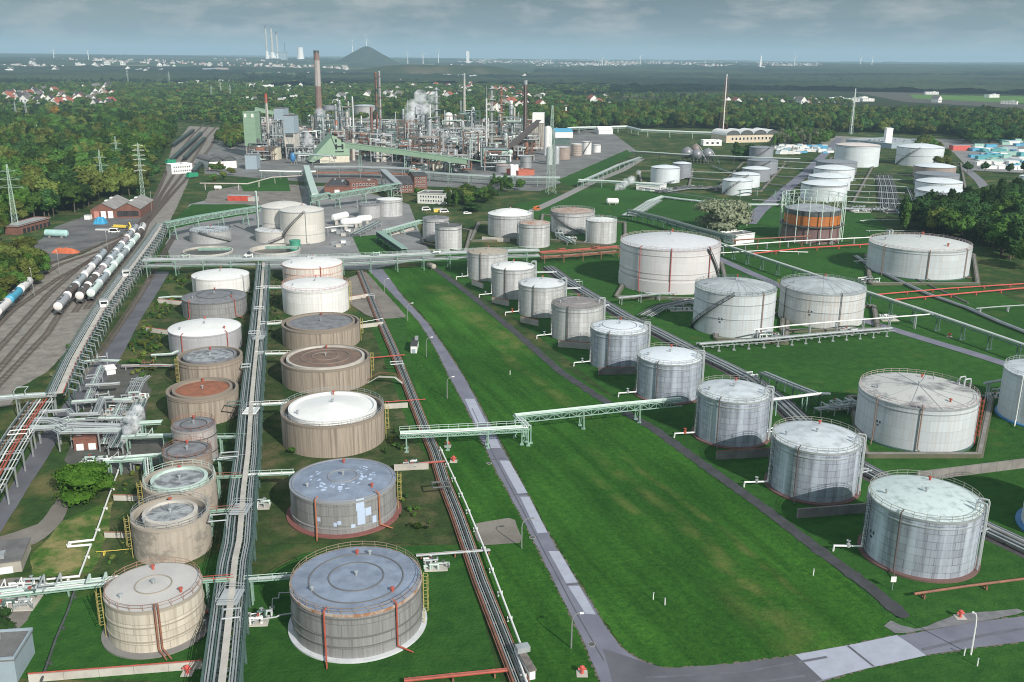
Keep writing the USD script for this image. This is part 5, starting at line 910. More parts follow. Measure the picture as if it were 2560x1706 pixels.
# hopper wagons in the upper yard
def hopper(label, m):
    t = thing('hopper_wagon', label, 'hopper wagon', (0, 0, 0), group='dark hopper wagons in the upper yard')
    v = []
    for z_, l, w in ((1.2, 3.4, 1.2), (2.2, 5.4, 1.5), (4.0, 5.8, 1.5)): v += [(-l, -w, z_), (l, -w, z_), (l, w, z_), (-l, w, z_)]
    f = [[i * 4 + k, i * 4 + (k + 1) % 4, i * 4 + 4 + (k + 1) % 4, i * 4 + 4 + k] for i in range(2) for k in range(4)] + [[8, 9, 10, 11]]
    part(t, 'hopper', MB().add(v, f), m); part(t, 'frame', MB().box((0, 0, 1.0), (12.4, 1.8, .3)), dark_steel)
    for s in (-1, 1): part(t, 'bogie', MB().box((s * 4.6, 0, .55), (2.2, 2.1, .7)), dark_steel)
    part(t, 'top_bars', MB().box((0, 1.5, 4.05), (11.7, .12, .2)).box((0, -1.5, 4.05), (11.7, .12, .2)).box((-3, 0, 4.1), (.2, 3, .2)).box((3, 0, 4.1), (.2, 3, .2)), teal_steel)
    return t
hm = mat('hopper_dark', (.035, .05, .05), .6, var=.4); HP = None
for li, (a, b, k) in enumerate((((428, 410), (506, 337), 17), ((462, 404), (512, 352), 11), ((433, 370), (486, 330), 14), ((484, 440), (517, 402), 5))):
    A, B = N(*a), N(*b); d = (B - A)[:2]; L = np.linalg.norm(d); d /= L; rz = math.atan2(d[1], d[0]); lb = ['dark hopper wagon of the long rake behind the switch house', 'dark hopper wagon of the rake right of it', 'dark hopper wagon of the farthest left rake', 'dark hopper wagon of the short rake by the conveyor foot'][li]
    lb0 = lb; grp_ = lb0.replace('wagon', 'wagons')
    for i in range(int(L / 13)):
        p = A[:2] + d * (13 * i + 6.5); lb = lb0.replace('dark hopper wagon', ordn[i] + ' dark hopper wagon') + ', counted from the front'
        if HP is None: HP = hopper(lb, hm); pr = stage.GetPrimAtPath(HP.path); pr.GetAttribute('xformOp:translate').Set(Gf.Vec3d(p[0], p[1], 0)); pr.GetAttribute('xformOp:rotateZ').Set(math.degrees(rz)); HP.o = np.zeros(3); pr.SetCustomDataByKey('group', grp_)
        else: copy_of(HP, 'hopper_wagon', lb, 'hopper wagon', (p[0], p[1], 0), rz, group=grp_)
for i, (nx, ny) in enumerate(((427, 412), (481, 446))):
    c = N(nx, ny); t = thing('locomotive', ['green locomotive at the head of the long hopper rake', 'green locomotive at the conveyor foot'][i], 'locomotive', (c[0], c[1], 0), math.radians(62))
    part(t, 'body', MB().box((0, 0, 2.4), (9, 2.8, 2.6)).box((-2.5, 0, 3.9), (2.6, 2.9, 1.0)), mat('loco_green', (.03, .30, .16), .5)); part(t, 'window', MB().box((-3.83, 0, 3.8), (.06, 2.3, .7)), glassdark); part(t, 'frame', MB().box((0, 0, .9), (10, 2.6, .5)), dark_steel)
    for s in (-1, 1): part(t, 'wheelset', MB().tube([(s * 3, -.9, .5), (s * 3, .9, .5)], .5, 10), railm)

# ------------------------------------------------------------------ buildings
def px_box(x0, x1, yb, yt, z0=0.0):
    """a front face given in pixels: its foot from (x0,yb) to (x1,yb or pair), its top row -> centre of the foot, width, height, turn"""
    yb0, yb1 = (yb, yb) if np.ndim(yb) == 0 else yb
    A, B = N(x0, yb0, z0), N(x1, yb1, z0); w = np.linalg.norm(B - A); rz = math.atan2(B[1] - A[1], B[0] - A[0]); c = (A + B) / 2
    return c, w, upto(c, yt) - z0, rz
def windows(t, w, h, cols, rows, wy=None, ww=None, m=None, y=0.0, margin=.08, z0=.12, fr=None):
    sx = w * (1 - 2 * margin) / cols; sz = h * .84 / rows; ww = ww or sx * .55; wy = wy or sz * .5
    for r in range(rows):
        for c in range(cols):
            x_ = -w / 2 + w * margin + sx * (c + .5); z_ = h * z0 + sz * (r + .5)
            f_ = part(t, 'window', MB().box((x_, y - .04, z_), (ww, .1, wy)), fr or white); part(f_, 'pane', MB().box((x_, y - .1, z_), (ww * .82, .04, wy * .82)), m or glassdark)
def building(lb, x0, x1, yb, yt, dep, wm, rm, roof='flat', win=None, ridge=.35, name='building', cat='building', cols=None, doors=0, extra=None, gableside=False, wz0=.12, over=.3):
    c, w, h, rz = px_box(x0, x1, yb, yt); t = thing(name, lb, cat, c, rz)
    part(t, 'wall', MB().box((0, dep / 2, h / 2), (w, dep, h)), wm)
    if roof == 'flat':
        part(t, 'roof', MB().box((0, dep / 2, h + .12), (w + over, dep + over, .24)), rm)
        mb = MB()
        for s_ in (-1, 1): mb.box((s_ * (w / 2 + over / 2 - .12), dep / 2, h + .42), (.24, dep + over, .36)); mb.box((0, dep / 2 + s_ * (dep / 2 + over / 2 - .12), h + .42), (w + over - .5, .24, .36))
        if h > 3 and w > 4: part(t, 'parapet', mb, wm)
        rr = random.Random(int(x0 * 7 + yb0(yb)))
        for i in range(max(1, int(w * dep / 160))): part(t, 'roof_vent', MB().box((rr.uniform(-.4, .4) * w, dep * rr.uniform(.2, .8), h + .65), (rr.uniform(.8, 2), rr.uniform(.8, 2), rr.uniform(.6, 1.2))), steel)
    elif roof in ('gable', 'gablefront'):
        H = ridge * (w if roof == 'gablefront' else dep); e = over
        if roof == 'gable':
            part(t, 'roof', MB().add([(-w / 2 - e, -e, h), (w / 2 + e, -e, h), (w / 2 + e, dep / 2, h + H), (-w / 2 - e, dep / 2, h + H), (-w / 2 - e, dep + e, h), (w / 2 + e, dep + e, h)] + [(-w / 2 - e, -e, h - .25), (w / 2 + e, -e, h - .25), (w / 2 + e, dep + e, h - .25), (-w / 2 - e, dep + e, h - .25)], [[0, 1, 2, 3], [3, 2, 5, 4], [6, 7, 1, 0], [8, 9, 4, 5]]), rm)
            [part(t, 'gable', MB().add([(s * w / 2, q, z_) for q, z_ in ((0, h), (dep, h), (dep / 2, h + H - .05))], [[0, 2, 1] if s < 0 else [0, 1, 2]]), wm) for s in (-1, 1)]
        else:
            part(t, 'roof', MB().add([(-w / 2 - e, -e, h), (-w / 2 - e, dep + e, h), (0, dep + e, h + H), (0, -e, h + H), (w / 2 + e, dep + e, h), (w / 2 + e, -e, h)], [[1, 0, 3, 2], [3, 5, 4, 2]]), rm)
            [part(t, 'gable', MB().add([(-w / 2, q, h), (w / 2, q, h), (0, q, h + H - .05)], [[0, 1, 2] if q == 0 else [1, 0, 2]]), wm) for q in (0, dep)]
    elif roof == 'vault':
        k = max(2, int(w / 14)); bw = w / k
        for i in range(k):
            xc = -w / 2 + bw * (i + .5); a = np.linspace(0, PI, 9); v = [(xc + bw / 2 * math.cos(q), y_, h + bw * .32 * math.sin(q)) for y_ in (-.4, dep + .4) for q in a]
            part(t, 'roof_vault', MB().add(v, [[j + 1, j, 9 + j, 10 + j] for j in range(8)]).add([(xc, dep + .3, h)] + [(xc + bw / 2 * math.cos(q), dep + .3, h + bw * .32 * math.sin(q)) for q in a], [[0, j + 2, j + 1] for j in range(8)]), rm)
            part(t, 'vault_front', MB().add([(xc, -.1, h)] + [(xc + bw * .46 * math.cos(q), -.1, h + bw * .29 * math.sin(q)) for q in a], [[0, j + 1, j + 2] for j in range(8)]), dark_steel)
    if win: windows(t, w, h, win[0], win[1], z0=wz0)
    for i in range(doors): part(t, 'door', MB().box((-w / 2 + w * (i + .5) / doors, -.06, h * .3), (min(3.2, w / doors * .6), .12, h * .6)), white if wm is not white else greyblue)
    if extra: extra(t, w, h, dep)
    return t
def yb0(y): return y if np.ndim(y) == 0 else y[0]
# the engine shed with two gables
c, w, h, rz = px_box(228, 352, (547, 545), 524); t = thing('engine_shed', 'old brick shed with two grey gable roofs beside the railway', 'shed', c, rz); D = 34.0
part(t, 'wall', MB().box((0, D / 2, h / 2), (w, D, h)), brick)
for s in (-1, 1):
    xa, xb = (-w / 2 - .4, 0) if s < 0 else (0, w / 2 + .4); xm = (xa + xb) / 2; H = 3.4
    part(t, 'gable', MB().add([(xa + .4 * (s < 0), -.02, h), (xb - .4 * (s > 0), -.02, h), (xm, -.02, h + H)], [[0, 1, 2]]), brick); part(t, 'gable', MB().add([(xa, D, h), (xb, D, h), (xm, D, h + H)], [[1, 0, 2]]), brick)
    part(t, 'roof', MB().add([(xa, -.5, h), (xa, D + .5, h), (xm, D + .5, h + H), (xm, -.5, h + H), (xb, D + .5, h), (xb, -.5, h)] , [[1, 0, 3, 2], [3, 5, 4, 2]]), mat('shed_roof', (.30, .285, .275), .9, col2=(.20, .19, .18), scale=.15))
    for q in (.3, .62): part(t, 'skylight', MB().box((xm, D * q, h + H + .1), (1.4, 3.2, .5)), white)
for i in range(9): part(t, 'window', MB().box((w * (.06 + i * .047), -.05, h * .5), (1.6, .1, h * .62)), mat('sooty_window', (.05, .045, .045), .4))
for i in range(3): part(t, 'door', MB().box((-w / 2 + 3.0 + i * 3.6, -.08, h * .42), (2.6, .16, h * .8)), white if i else mat('faded_red_door', (.5, .22, .18), .7), label=None)
# the open shed
t = building('long low open shed with a pale slanting roof at the wood edge', 47, 124, (588, 566), 556, 7, brick, pale_steel, 'flat', over=1.6, name='open_shed', cat='shed')
for i in range(7): part(t, 'bay', MB().box((-8 + i * 3.4, -.06, 1.3), (2.3, .12, 2.3)), glassdark)
building('white switch house with a row of windows over the tracks', 430, 482, (437, 433), 412, 9, white, white, 'flat', win=(8, 2), name='switch_house')
building('brick pump house with flat red roof under the silver pipes', 186, 247, (1128, 1124), 1098, 7, brick, mat('red_flat_roof', (.27, .12, .09), .9, var=.4), 'flat', doors=2, name='pump_house')
building('small white gabled shelter beside the dark road', 268, 290, (940, 936), 922, 4.2, white, white, 'gable', ridge=.12, name='shelter', cat='shelter')
building('grey-roofed shed cut by the left edge near the white zigzag pipe', -40, 56, (1442, 1430), 1408, 8, concrete, roofgrey, 'flat', doors=1, name='shed', cat='shed')
building('pale flat-roofed hut in the bottom left corner', -60, 44, (1715, 1708), 1655, 7, greyblue, roofgrey, 'flat', name='hut', cat='hut')
building('white container hut with dark top beside the road verge', 1027, 1042, (884, 884), 866, 8, white, darkroof, 'flat', doors=1, name='container_hut', cat='hut')
building('narrow pale hut with mottled roof beside the steel bundle', 1324, 1338, (1702, 1699), 1678, 6.5, white, mat('mottled_roof', (.22, .19, .17), .9, col2=(.09, .08, .075), scale=1.2), 'flat', name='container_hut', cat='hut')
building('flat-roofed white office block before the trees', 1044, 1112, (509, 512), 486, 14, mat('office_white', (.66, .67, .62), .7), roofgrey, 'flat', win=(9, 2), name='office_building')
building('brick hall with a wide dark flat roof and white gate', 812, 874, (487, 487), 467, 42, brick, darkroof, 'flat', doors=1, name='brick_hall')
building('two-storey brick house with white ground floor right of the dark-roofed hall', 875, 945, (485, 482), 455, 12, brick, mat('brown_roof', (.15, .10, .085), .9), 'flat', win=(7, 2), name='brick_house')
building('red brick house with dark gable roof behind the pipe gallery', 1000, 1034, (484, 482), 462, 14, brick, darkroof, 'gable', win=(3, 2), name='brick_house')
building('taller red brick house with three rows of windows by the trees', 1036, 1068, (474, 472), 440, 10, brick, darkroof, 'gable', ridge=.2, win=(5, 3), name='brick_house')
building('white hall with a grey vaulted roof beside the tracks', 524, 592, (424, 420), 404, 34, white, roofgrey, 'vault', name='workshop')
building('low brick annex with brown roof before the vaulted hall', 522, 560, (424, 423), 412, 8, brick, mat('brown_roof', (.15, .10, .085), .9), 'flat', name='workshop')
building('grey-blue box house on a dark undercroft left of the columns', 614, 643, (424, 424), 390, 14, greyblue, roofgrey, 'flat', name='plant_building')
building('low flat white building beside the white steam', 1590, 1648, (476, 480), 466, 16, white, pale_steel, 'flat', doors=1, name='flat_building')
building('white shed with eight barrel vaults before the far wood', 1815, 1948, (358, 355), 338, 32, mat('beige_hall', (.62, .52, .38), .8), white, 'vault', name='vaulted_hall', win=(12, 1))
building('small white building left of the vaulted hall', 1758, 1804, (365, 365), 352, 10, white, white, 'flat', win=(3, 1), name='small_building')
building('white walled building with flat brown roof before the big bush', 1800, 1842, (588, 583), 576, 10, white, roofgrey, 'flat', name='small_building')
building('white building with flat grey roof at the end of the mesh bridge', 1838, 1885, (612, 606), 588, 8, white, roofgrey, 'flat', name='small_building')
building('small blue-grey kiosk among the dark trees', 2252, 2269, (540, 540), 526, 4, greyblue, white, 'flat', name='kiosk', cat='kiosk')
building('tall white slab tower beside the pinkish-roofed tank', 2212, 2228, (368, 368), 322, 5, white, white, 'flat', name='slab_tower', cat='tower')
building('long grey warehouse roof behind the far white tank', 2228, 2345, (372, 366), 358, 60, greyblue, pale_steel, 'flat', name='warehouse', cat='warehouse')
building('white villa with a gable between brick wings at the wood edge', 315, 400, (311, 308), 298, 14, brick, white, 'gable', ridge=.2, win=(8, 1), name='villa')
building('white gabled middle part of the brick villa at the wood edge', 360, 388, (312, 311), 294, 5, white, white, 'gablefront', ridge=.25, win=(3, 1), name='villa')
building('low brown hut with a white front at the wood edge', 165, 198, (328, 328), 322, 12, white, mat('brown_roof', (.15, .10, .085), .9), 'gable', ridge=.2, name='hut', cat='hut')
# ------------------------------------------------------------------ refinery
def column(lb, nx, yb, yt, wpx, m, taper=1.0, bands=(), topm=None, plat=0, ladder=True, name='stack', cat='chimney', platm=None, dome=False, group=None):
    c = N(nx, yb); R = wpx / 2 / F_PX * depth(c); h = upto(c, yt); t = thing(name, lb, cat, (c[0], c[1], 0), group=group)
    prof = [(R, 0), (R * (1 + taper) / 2, h * .5), (R * taper, h)]
    if dome: prof += [(R * taper * .7, h + R * .5), (.001, h + R * .7)]
    else: prof += [(R * taper * .75, h), (R * taper * .75, h - 1.5)]
    part(t, 'shaft', MB().lathe((0, 0, 0), prof, 20), m, smooth=40)
    for q, hh, bm in bands: r_ = R * (1 + (taper - 1) * q) + .06; part(t, 'band', MB().lathe((0, 0, 0), [(r_, h * q), (r_, h * q + hh), (r_ - .1, h * q + hh)], 20), bm, smooth=40)
    for i in range(plat):
        q = (i + .7) / (plat + .2); r_ = R * (1 + (taper - 1) * q); mb = MB().lathe((0, 0, 0), [(r_, h * q - .15), (r_ + 1.3, h * q - .1), (r_ + 1.3, h * q), (r_, h * q + .02)], 14).ring((0, 0, 0), r_ + 1.25, h * q + 1.1, .09, 14)
        part(t, 'platform', mb, platm or steel)
    if ladder:
        fa = facing(c); e = np.array([math.cos(fa), math.sin(fa), 0]); mb = MB().tube([e * (R + .5) + [0, 0, .5], e * (R * taper + .5) + [0, 0, h - .5]], .22, 4)
        part(t, 'ladder', mb, platm or steel)
    return t
stackbrick = mat('stack_brick', (.25, .16, .13), .9, col2=(.19, .12, .10), scale=.08); stackgrey = mat('stack_grey', (.40, .36, .34), .9, var=.2, scale=.06)
column('tall brown brick chimney left of the refinery columns, tallest of all', 800, 322, 127, 17, stackbrick, .78, ((.55, 30, stackgrey), (.97, 3, dark_steel)), name='brick_chimney')
column('grey stack with red tip beside the green tower', 674, 392, 243, 8, pale_concrete, .8, ((.9, 8, red), (.3, 5, dark_steel)))
column('twin refinery column, silver one, beside the rusty one', 953, 366, 178, 7, steel, .9, (), plat=7, platm=rust, name='distillation_column', cat='column')
column('rusty dark column beside the tallest silver one', 944, 360, 181, 6, rust, .9, ((.7, 6, dark_steel), (.45, 6, dark_steel)), plat=6, platm=dark_steel, name='distillation_column', cat='column')
column('slim white stack standing alone left of the tall twin columns', 885, 358, 242, 4.5, white, .9)
column('white stack with a mesh tip right of the lattice tower', 1161, 298, 187, 7, pale_concrete, .85, ((.9, 8, steel),), name='stack')
column('short steel stack next to the white one', 1152, 298, 252, 4, steel, 1)
column('thick dark brown stack behind the dark conveyor', 1312, 374, 205, 11, mat('stack_dark', (.11, .07, .06), .85, var=.25), .82, ((.96, 4, steel),))
column('slim black-tipped stack beside the green lattice', 1216, 396, 214, 3.6, dark_steel, .9, ((.1, 45, white),))
column('slim white pipe stack right beside the black-tipped one', 1221, 396, 296, 3, white, 1)
column('rust red lower column before the twin columns', 931, 364, 268, 8, mat('col_rust', (.25, .10, .07), .8, var=.3), .8, plat=3, platm=steel, name='distillation_column', cat='column')
column('silver column with a pipe hoop on its head', 842, 345, 262, 5, pale_steel, 1, ((.4, 5, orange),), plat=3, name='distillation_column', cat='column', dome=True)
column('grey column right of the hooped one', 852, 352, 253, 8, steel, 1, plat=6, name='distillation_column', cat='column', dome=True)
column('silver vessel column with a looped top pipe', 1009, 330, 275, 6, pale_steel, 1, plat=2, name='distillation_column', cat='column', dome=True)
column('white-topped column wrapped in pipes left of the dark stack', 1277, 322, 254, 9, pale_steel, 1, ((.85, 6, white),), plat=5, name='distillation_column', cat='column')
column('concrete flared column in the middle of the process frames', 1249, 345, 290, 8, pale_concrete, 1, ((.86, 5, pale_concrete),), name='distillation_column', cat='column')
for i, (x_, b, t_, w_) in enumerate(((1112, 320, 276, 3), (1020, 312, 250, 2), (1076, 320, 262, 3), (990, 330, 280, 2.5), (1033, 335, 300, 3), (1414, 305, 268, 4), (1487, 318, 294, 4), (1496, 318, 296, 4), (905, 345, 290, 3), (870, 330, 275, 2.5), (989, 352, 296, 3), (1180, 330, 275, 3), (1296, 330, 280, 3))):
    column('slender grey pipe stack among the refinery frames', x_, b, t_, w_, (pale_steel, steel, white)[i % 3], 1, ladder=False, group='slender pipe stacks among the refinery frames')
# hoop
c = N(842, 345); z_ = upto(c, 262); t = thing('pipe_hoop', 'ring-shaped steel pipe crowning the silver column', 'pipe', (c[0], c[1], z_))
R_ = 6.5 / F_PX * depth(c); a = np.linspace(-.4, PI + .4, 18); part(t, 'hoop', MB().tube(np.stack([R_ * np.cos(a), 0 * a, R_ * .9 + R_ * np.sin(a)], 1), .5, 6), pale_steel, smooth=40)
def lattice(lb, nx, yb, yt, w0, w1, m, name='lattice_tower', cat='tower', segs=8, arms=(), armm=None, core=None, group=None, floors=0, thin=1.0):
    """four-legged tower; w0, w1: width in pixels at the foot and at the top"""
    c = N(nx, yb); s = depth(c) / F_PX; h = upto(c, yt); a0, a1 = w0 * s / 2, w1 * s / 2; t = thing(name, lb, cat, (c[0], c[1], 0), math.radians(20), group=group); lw = max(.12, .30 * s) * thin
    cs = [(-1, -1), (1, -1), (1, 1), (-1, 1)]; at = lambda q, k: np.array([cs[k][0] * (a0 + (a1 - a0) * q), cs[k][1] * (a0 + (a1 - a0) * q), h * q])
    for k in range(4): part(t, 'leg', MB().beam(at(0, k), at(1, k), lw), m)
    mb = MB(); qs = 1 - (1 - np.linspace(0, 1, segs + 1)) ** 1.0
    for i in range(segs):
        for k in range(4):
            j = (k + 1) % 4; mb.beam(at(qs[i], k), at(qs[i + 1], j), lw * .6); mb.beam(at(qs[i], j), at(qs[i + 1], k), lw * .6); mb.beam(at(qs[i + 1], k), at(qs[i + 1], j), lw * .6)
    part(t, 'bracing', mb, m)
    for q, L in arms:
        L *= s; part(t, 'crossarm', MB().beam((-L, 0, h * q), (L, 0, h * q), lw, lw).beam((-L, 0, h * q), (0, 0, h * q + L * .28), lw * .7).beam((L, 0, h * q), (0, 0, h * q + L * .28), lw * .7), armm or m)
    for i in range(floors):
        q = (i + 1) / floors; b = a0 + (a1 - a0) * q; part(t, 'floor', MB().box((0, 0, h * q), (2 * b + 1, 2 * b + 1, .3)), steel)
    if core: part(t, 'core_pipe', MB().tube([(0, 0, 0), (0, 0, h * 1.04)], core[0] * s, 8), core[1], smooth=40)
    return t
pyl = mat('pylon_green', (.42, .56, .48), .6, var=.2); pylg = mat('pylon_grey', (.38, .45, .42), .6)
lattice('nearest power pylon at the left edge with three crossarms', 41, 581, 411, 15, 2.5, pyl, 'power_pylon', 'pylon', 14, ((.9, 17), (.78, 24), (.66, 30)))
lattice('power pylon at the tree edge beside the railway with five short crossarms', 358, 496, 358, 10, 2, pyl, 'power_pylon', 'pylon', 14, ((.95, 12), (.87, 14), (.78, 15), (.7, 14), (.6, 12), (.5, 15)), white)
lattice('power pylon in the wood left of the five-armed one', 258, 474, 374, 10, 1.5, pyl, 'power_pylon', 'pylon', 12, ((.8, 15), (.6, 20), (.39, 26)))
lattice('power pylon deeper in the wood with two wide arms', 297, 432, 341, 9, 1.5, pyl, 'power_pylon', 'pylon', 12, ((.8, 13), (.62, 18), (.42, 20)))
for i, (x_, b, t_, w_) in enumerate(((97, 352, 312, 6), (68, 300, 248, 6), (42, 302, 254, 6), (530, 252, 215, 4), (553, 240, 205, 4), (577, 250, 212, 4), (321, 214, 172, 3), (424, 210, 180, 3), (265, 250, 218, 4))):
    lattice(['pylon rising from the wood left of the brown hut', 'pylon behind the substation, right one', 'pylon behind the substation, left one', 'far pylon left of the white sheds, first', 'far pylon left of the white sheds, middle', 'far pylon left of the white sheds, last', 'distant pylon over the dark left forest', 'distant pylon left of the slab flats', 'distant pylon among the left town houses'][i], x_, b, t_, w_, 1, pylg, 'power_pylon', 'pylon', 9, ((.85, w_), (.65, w_ * 1.3)))
lattice('tall pale green lattice mast at the dyke end beside the silos', 1377, 484, 264, 20, 3, pyl, 'lattice_mast', 'mast', 12, ())
lattice('red and white guyed flare tower with a white pipe and small flame tip', 1806, 350, 192, 17, 5, mat('flare_rust', (.30, .12, .10), .7), 'flare_tower', 'flare tower', 9, (), core=(1.1, white), thin=.7)
lattice('slim white mast before the far wood with a small platform', 2127, 336, 226, 7, 2, pale_mint, 'lattice_mast', 'mast', 12, ((.88, 3),), core=(1, white))
lattice('dark lattice column tower with platforms beside the steam plume', 1092, 325, 224, 16, 13, dark_steel, 'column_tower', 'tower', 7, (), core=(3.2, pale_steel), floors=6)
lattice('green lattice tower at the foot of the green conveyor', 1229, 412, 222, 17, 13, mat('olive_steel', (.20, .22, .15), .7), 'column_tower', 'tower', 9, (), core=(2.5, steel), floors=7)
lattice('brown lattice tower right of the green one', 1253, 345, 219, 15, 11, mat('brown_steel', (.19, .12, .08), .7), 'column_tower', 'tower', 7, (), core=(2.4, rust), floors=6)
lattice('white square frame left of the rust red column', 912, 366, 300, 24, 24, pale_steel, 'frame_tower', 'tower', 4, (), floors=3)
# green coal plant
def boxobj(lb, x0, x1, yb, yt, dep, m, zb=None, name='plant_building', cat='building', legs=None, roofm=None, panels=0, cut=None):
    """a box whose visible lower edge shows at row yb although it stands on legs down to row zb"""
    c = N((x0 + x1) / 2, zb or yb); s = depth(c) / F_PX; w = (x1 - x0) * s; z0 = upto(c, yb) if zb else 0; h = upto(c, yt) - z0; t = thing(name, lb, cat, (c[0], c[1], 0), math.radians(-4))
    if panels:
        for i in range(panels): part(t, 'wall_panel', MB().box((0, dep / 2, z0 + h * (i + .5) / panels), (w, dep, h / panels - .12)), m)
        part(t, 'core', MB().box((0, dep / 2, z0 + h / 2), (w - .3, dep - .3, h)), m)
    else: part(t, 'body', MB().box((0, dep / 2, z0 + h / 2), (w, dep, h)), m)
    part(t, 'roof', MB().box((0, dep / 2, z0 + h + .15), (w + .5, dep + .5, .3)), roofm or roofgrey)
    if zb:
        for sx in (-1, 1):
            for sy in (.08, .92): part(t, 'leg', MB().box((sx * (w / 2 - .8), dep * sy, z0 / 2), (1.0, 1.0, z0)), legs or steel)
        part(t, 'bracing', MB().beam((-w / 2 + .8, .5, .5), (w / 2 - .8, .5, z0), .4).beam((w / 2 - .8, .5, .5), (-w / 2 + .8, .5, z0), .4).box((0, dep / 2, z0 * .5), (w - 1, dep - 1, .4)), legs or steel)
    return t, w, z0, h
t, w, z0, h = boxobj('tall sage green tower on legs, head of the coal conveyor', 614, 644, 366, 281, 16, sagegreen, 392, 'conveyor_tower', 'tower', panels=6, roofm=sagegreen)
for sx in (-.3, .3): part(t, 'window', MB().box((sx * w, -.06, z0 + h * .9), (2, .12, 3)), white)
boxobj('grey-blue box on lattice legs right of the green tower', 690, 713, 300, 272, 18, greyblue, 372, 'bunker', 'tower')
t, w, z0, h = boxobj('grey-blue box house standing on the concrete silo', 714, 740, 334, 290, 14, greyblue, 400, 'bunker', 'tower')
part(t, 'silo', MB().box((0, 7, z0 * .72), (w * 1.05, 13, z0 * .5)), pale_concrete); part(t, 'band', MB().box((0, .3, z0 * .92), (w * .7, .8, 2)), dark_steel); part(t, 'band', MB().box((0, .3, z0 * .55), (w * .7, .8, 2)), dark_steel)
c = N(733, 410); R_ = 7.5 / F_PX * depth(c); t = thing('blue_vessel', 'bright blue upright vessel under the concrete silo', 'vessel', (c[0], c[1], 0)); hh = upto(c, 383)
part(t, 'body', MB().lathe((0, 0, 0), [(R_ * .5, 2), (R_, 4), (R_, hh - 1.5), (R_ * .6, hh), (.001, hh + .4)], 18), blue, smooth=40); part(t, 'leg', MB().box((-R_ * .5, 0, 1.2), (.6, .6, 2.4)).box((R_ * .5, 0, 1.2), (.6, .6, 2.4)), steel)
boxobj('cream box house beside the grey red-tipped stack', 678, 695, 400, 369, 12, cream, None, 'plant_building')
gallery('short green conveyor bridging from the green tower to the grey-blue box', np.array([N(644, 366)*[1,1,0] + [0,0,upto(N(630,392),294)], N(697, 366)*[1,1,0]+[0,0,upto(N(630,392),306)]]), 4.5, 3.4, sagegreen, sagegreen, 60, lat=False)
gallery('long green conveyor sloping down right from the gabled coal house', np.array([N(868, 428, 0)*[1,1,0] + [0,0,upto(N(868,428),370)], N(1020, 432)*[1,1,0]+[0,0,upto(N(1020,432),389)], N(1203, 438)*[1,1,0]+[0,0,upto(N(1203,438),416)]]), 4.5, 3.6, sagegreen, mint, 36, lat=False)
gallery('dark steel conveyor rising steeply to the white head house', np.array([N(1240, 408)*[1,1,0] + [0,0,1.5], N(1346, 378)*[1,1,0]+[0,0,upto(N(1346,378),309)]]), 4.5, 3.0, mat('conveyor_dark', (.09, .075, .07), .7), dark_steel, 34, lat=False)
# the gabled green coal house
c, w, h, rz = px_box(800, 874, (408, 406), 390); t = thing('coal_house', 'sage green house with steep slanted roof over a cream wall', 'building', c, rz); D = 24; HT = upto(c, 338) ; HE = upto(c, 366)
part(t, 'wall', MB().box((0, D / 2, h / 2), (w, D, h)), cream)
pf = [(-w / 2 - 9, 1.5), (-w / 2 * .05, HT), (w / 2 + .4, HE), (w / 2 + .4, h), (-w / 2 + 4, h), (-w / 2 - 5, .8)]
v = [(x_, y_, z_) for y_ in (-.5, D) for x_, z_ in pf]; n_ = len(pf)
part(t, 'upper_wall', MB().add(v[:n_], [[0, 4, 1, 1], [4, 3, 2, 1], [0, 5, 4, 4]]).add(v[n_:], [[0, 1, 4, 4], [4, 1, 2, 3], [0, 4, 5, 5]]), sagegreen)
mb = MB()
for i in range(n_): j = (i + 1) % n_; mb.add([v[i], v[j], v[n_ + j], v[n_ + i]], [[0, 3, 2, 1]])
part(t, 'roof', mb, sagegreen)
lx, lz = w * .17, h + (HE - h) * .35
for sx in (-1, 1): part(t, 'louver', MB().box((lx + sx * 2.6, -.62, lz + 4.6), (1.5, .14, 4.2)).box((lx + sx * 2.6, -.62, lz + 9.6), (1.5, .14, 2.6)), glassdark)
part(t, 'louver', MB().box((lx, -.62, lz + 4.8), (3.7, .14, 1.2)), glassdark); part(t, 'louver', MB().box((lx, -.62, lz + .6), (7.2, .14, .9)), glassdark); part(t, 'louver', MB().beam((-w * .1, -.62, HE + 9), (w * .06, -.62, HE - 2), 1.2, .2), glassdark)
part(t, 'door', MB().box((0, -.08, h * .72), (3, .16, 2)), roofgrey)
# silos on the right of the refinery
t, w, z0, h = boxobj('ribbed concrete silo with a white head house', 1329, 1359, 372, 309, 20, concrete, None, 'silo', 'silo')
for i in range(6): part(t, 'rib', MB().box((-w / 2 + w * (i + .5) / 6, -.25, h / 2), (.7, .5, h)), pale_concrete)
part(t, 'head_house', MB().box((0, 10, h + 5), (w * .95, 16, 9.5)), white)
for i, (x_, b, t_, w_, m_, lb) in enumerate(((1369, 388, 322, 20, white, 'smooth white silo right of the ribbed concrete one'), (1373, 412, 372, 16, mat('silo_grey', (.40, .43, .43), .6), 'grey round silo in front of the white one'), (1391, 410, 370, 14, pale_steel, 'pale metal silo beside the grey round one'), (1042, 322, 296, 14, white, 'white drum tank hidden by the steam plume'), (1122, 312, 288, 20, white, 'white round house left of the white stack'))):
    column(lb, x_, b, t_, w_, m_, 1, name='silo', cat='silo', ladder=False, dome=True)
building('red plinth building carrying the shiny silver tank', 1296, 1336, (441, 438), 428, 16, mat('plinth_red', (.45, .13, .08), .8), mat('plinth_red', (.45, .13, .08), .8), 'flat', name='plant_building')
building('white cube house between the two silver tanks', 1277, 1296, (440, 440), 416, 8, white, white, 'flat', name='plant_building')
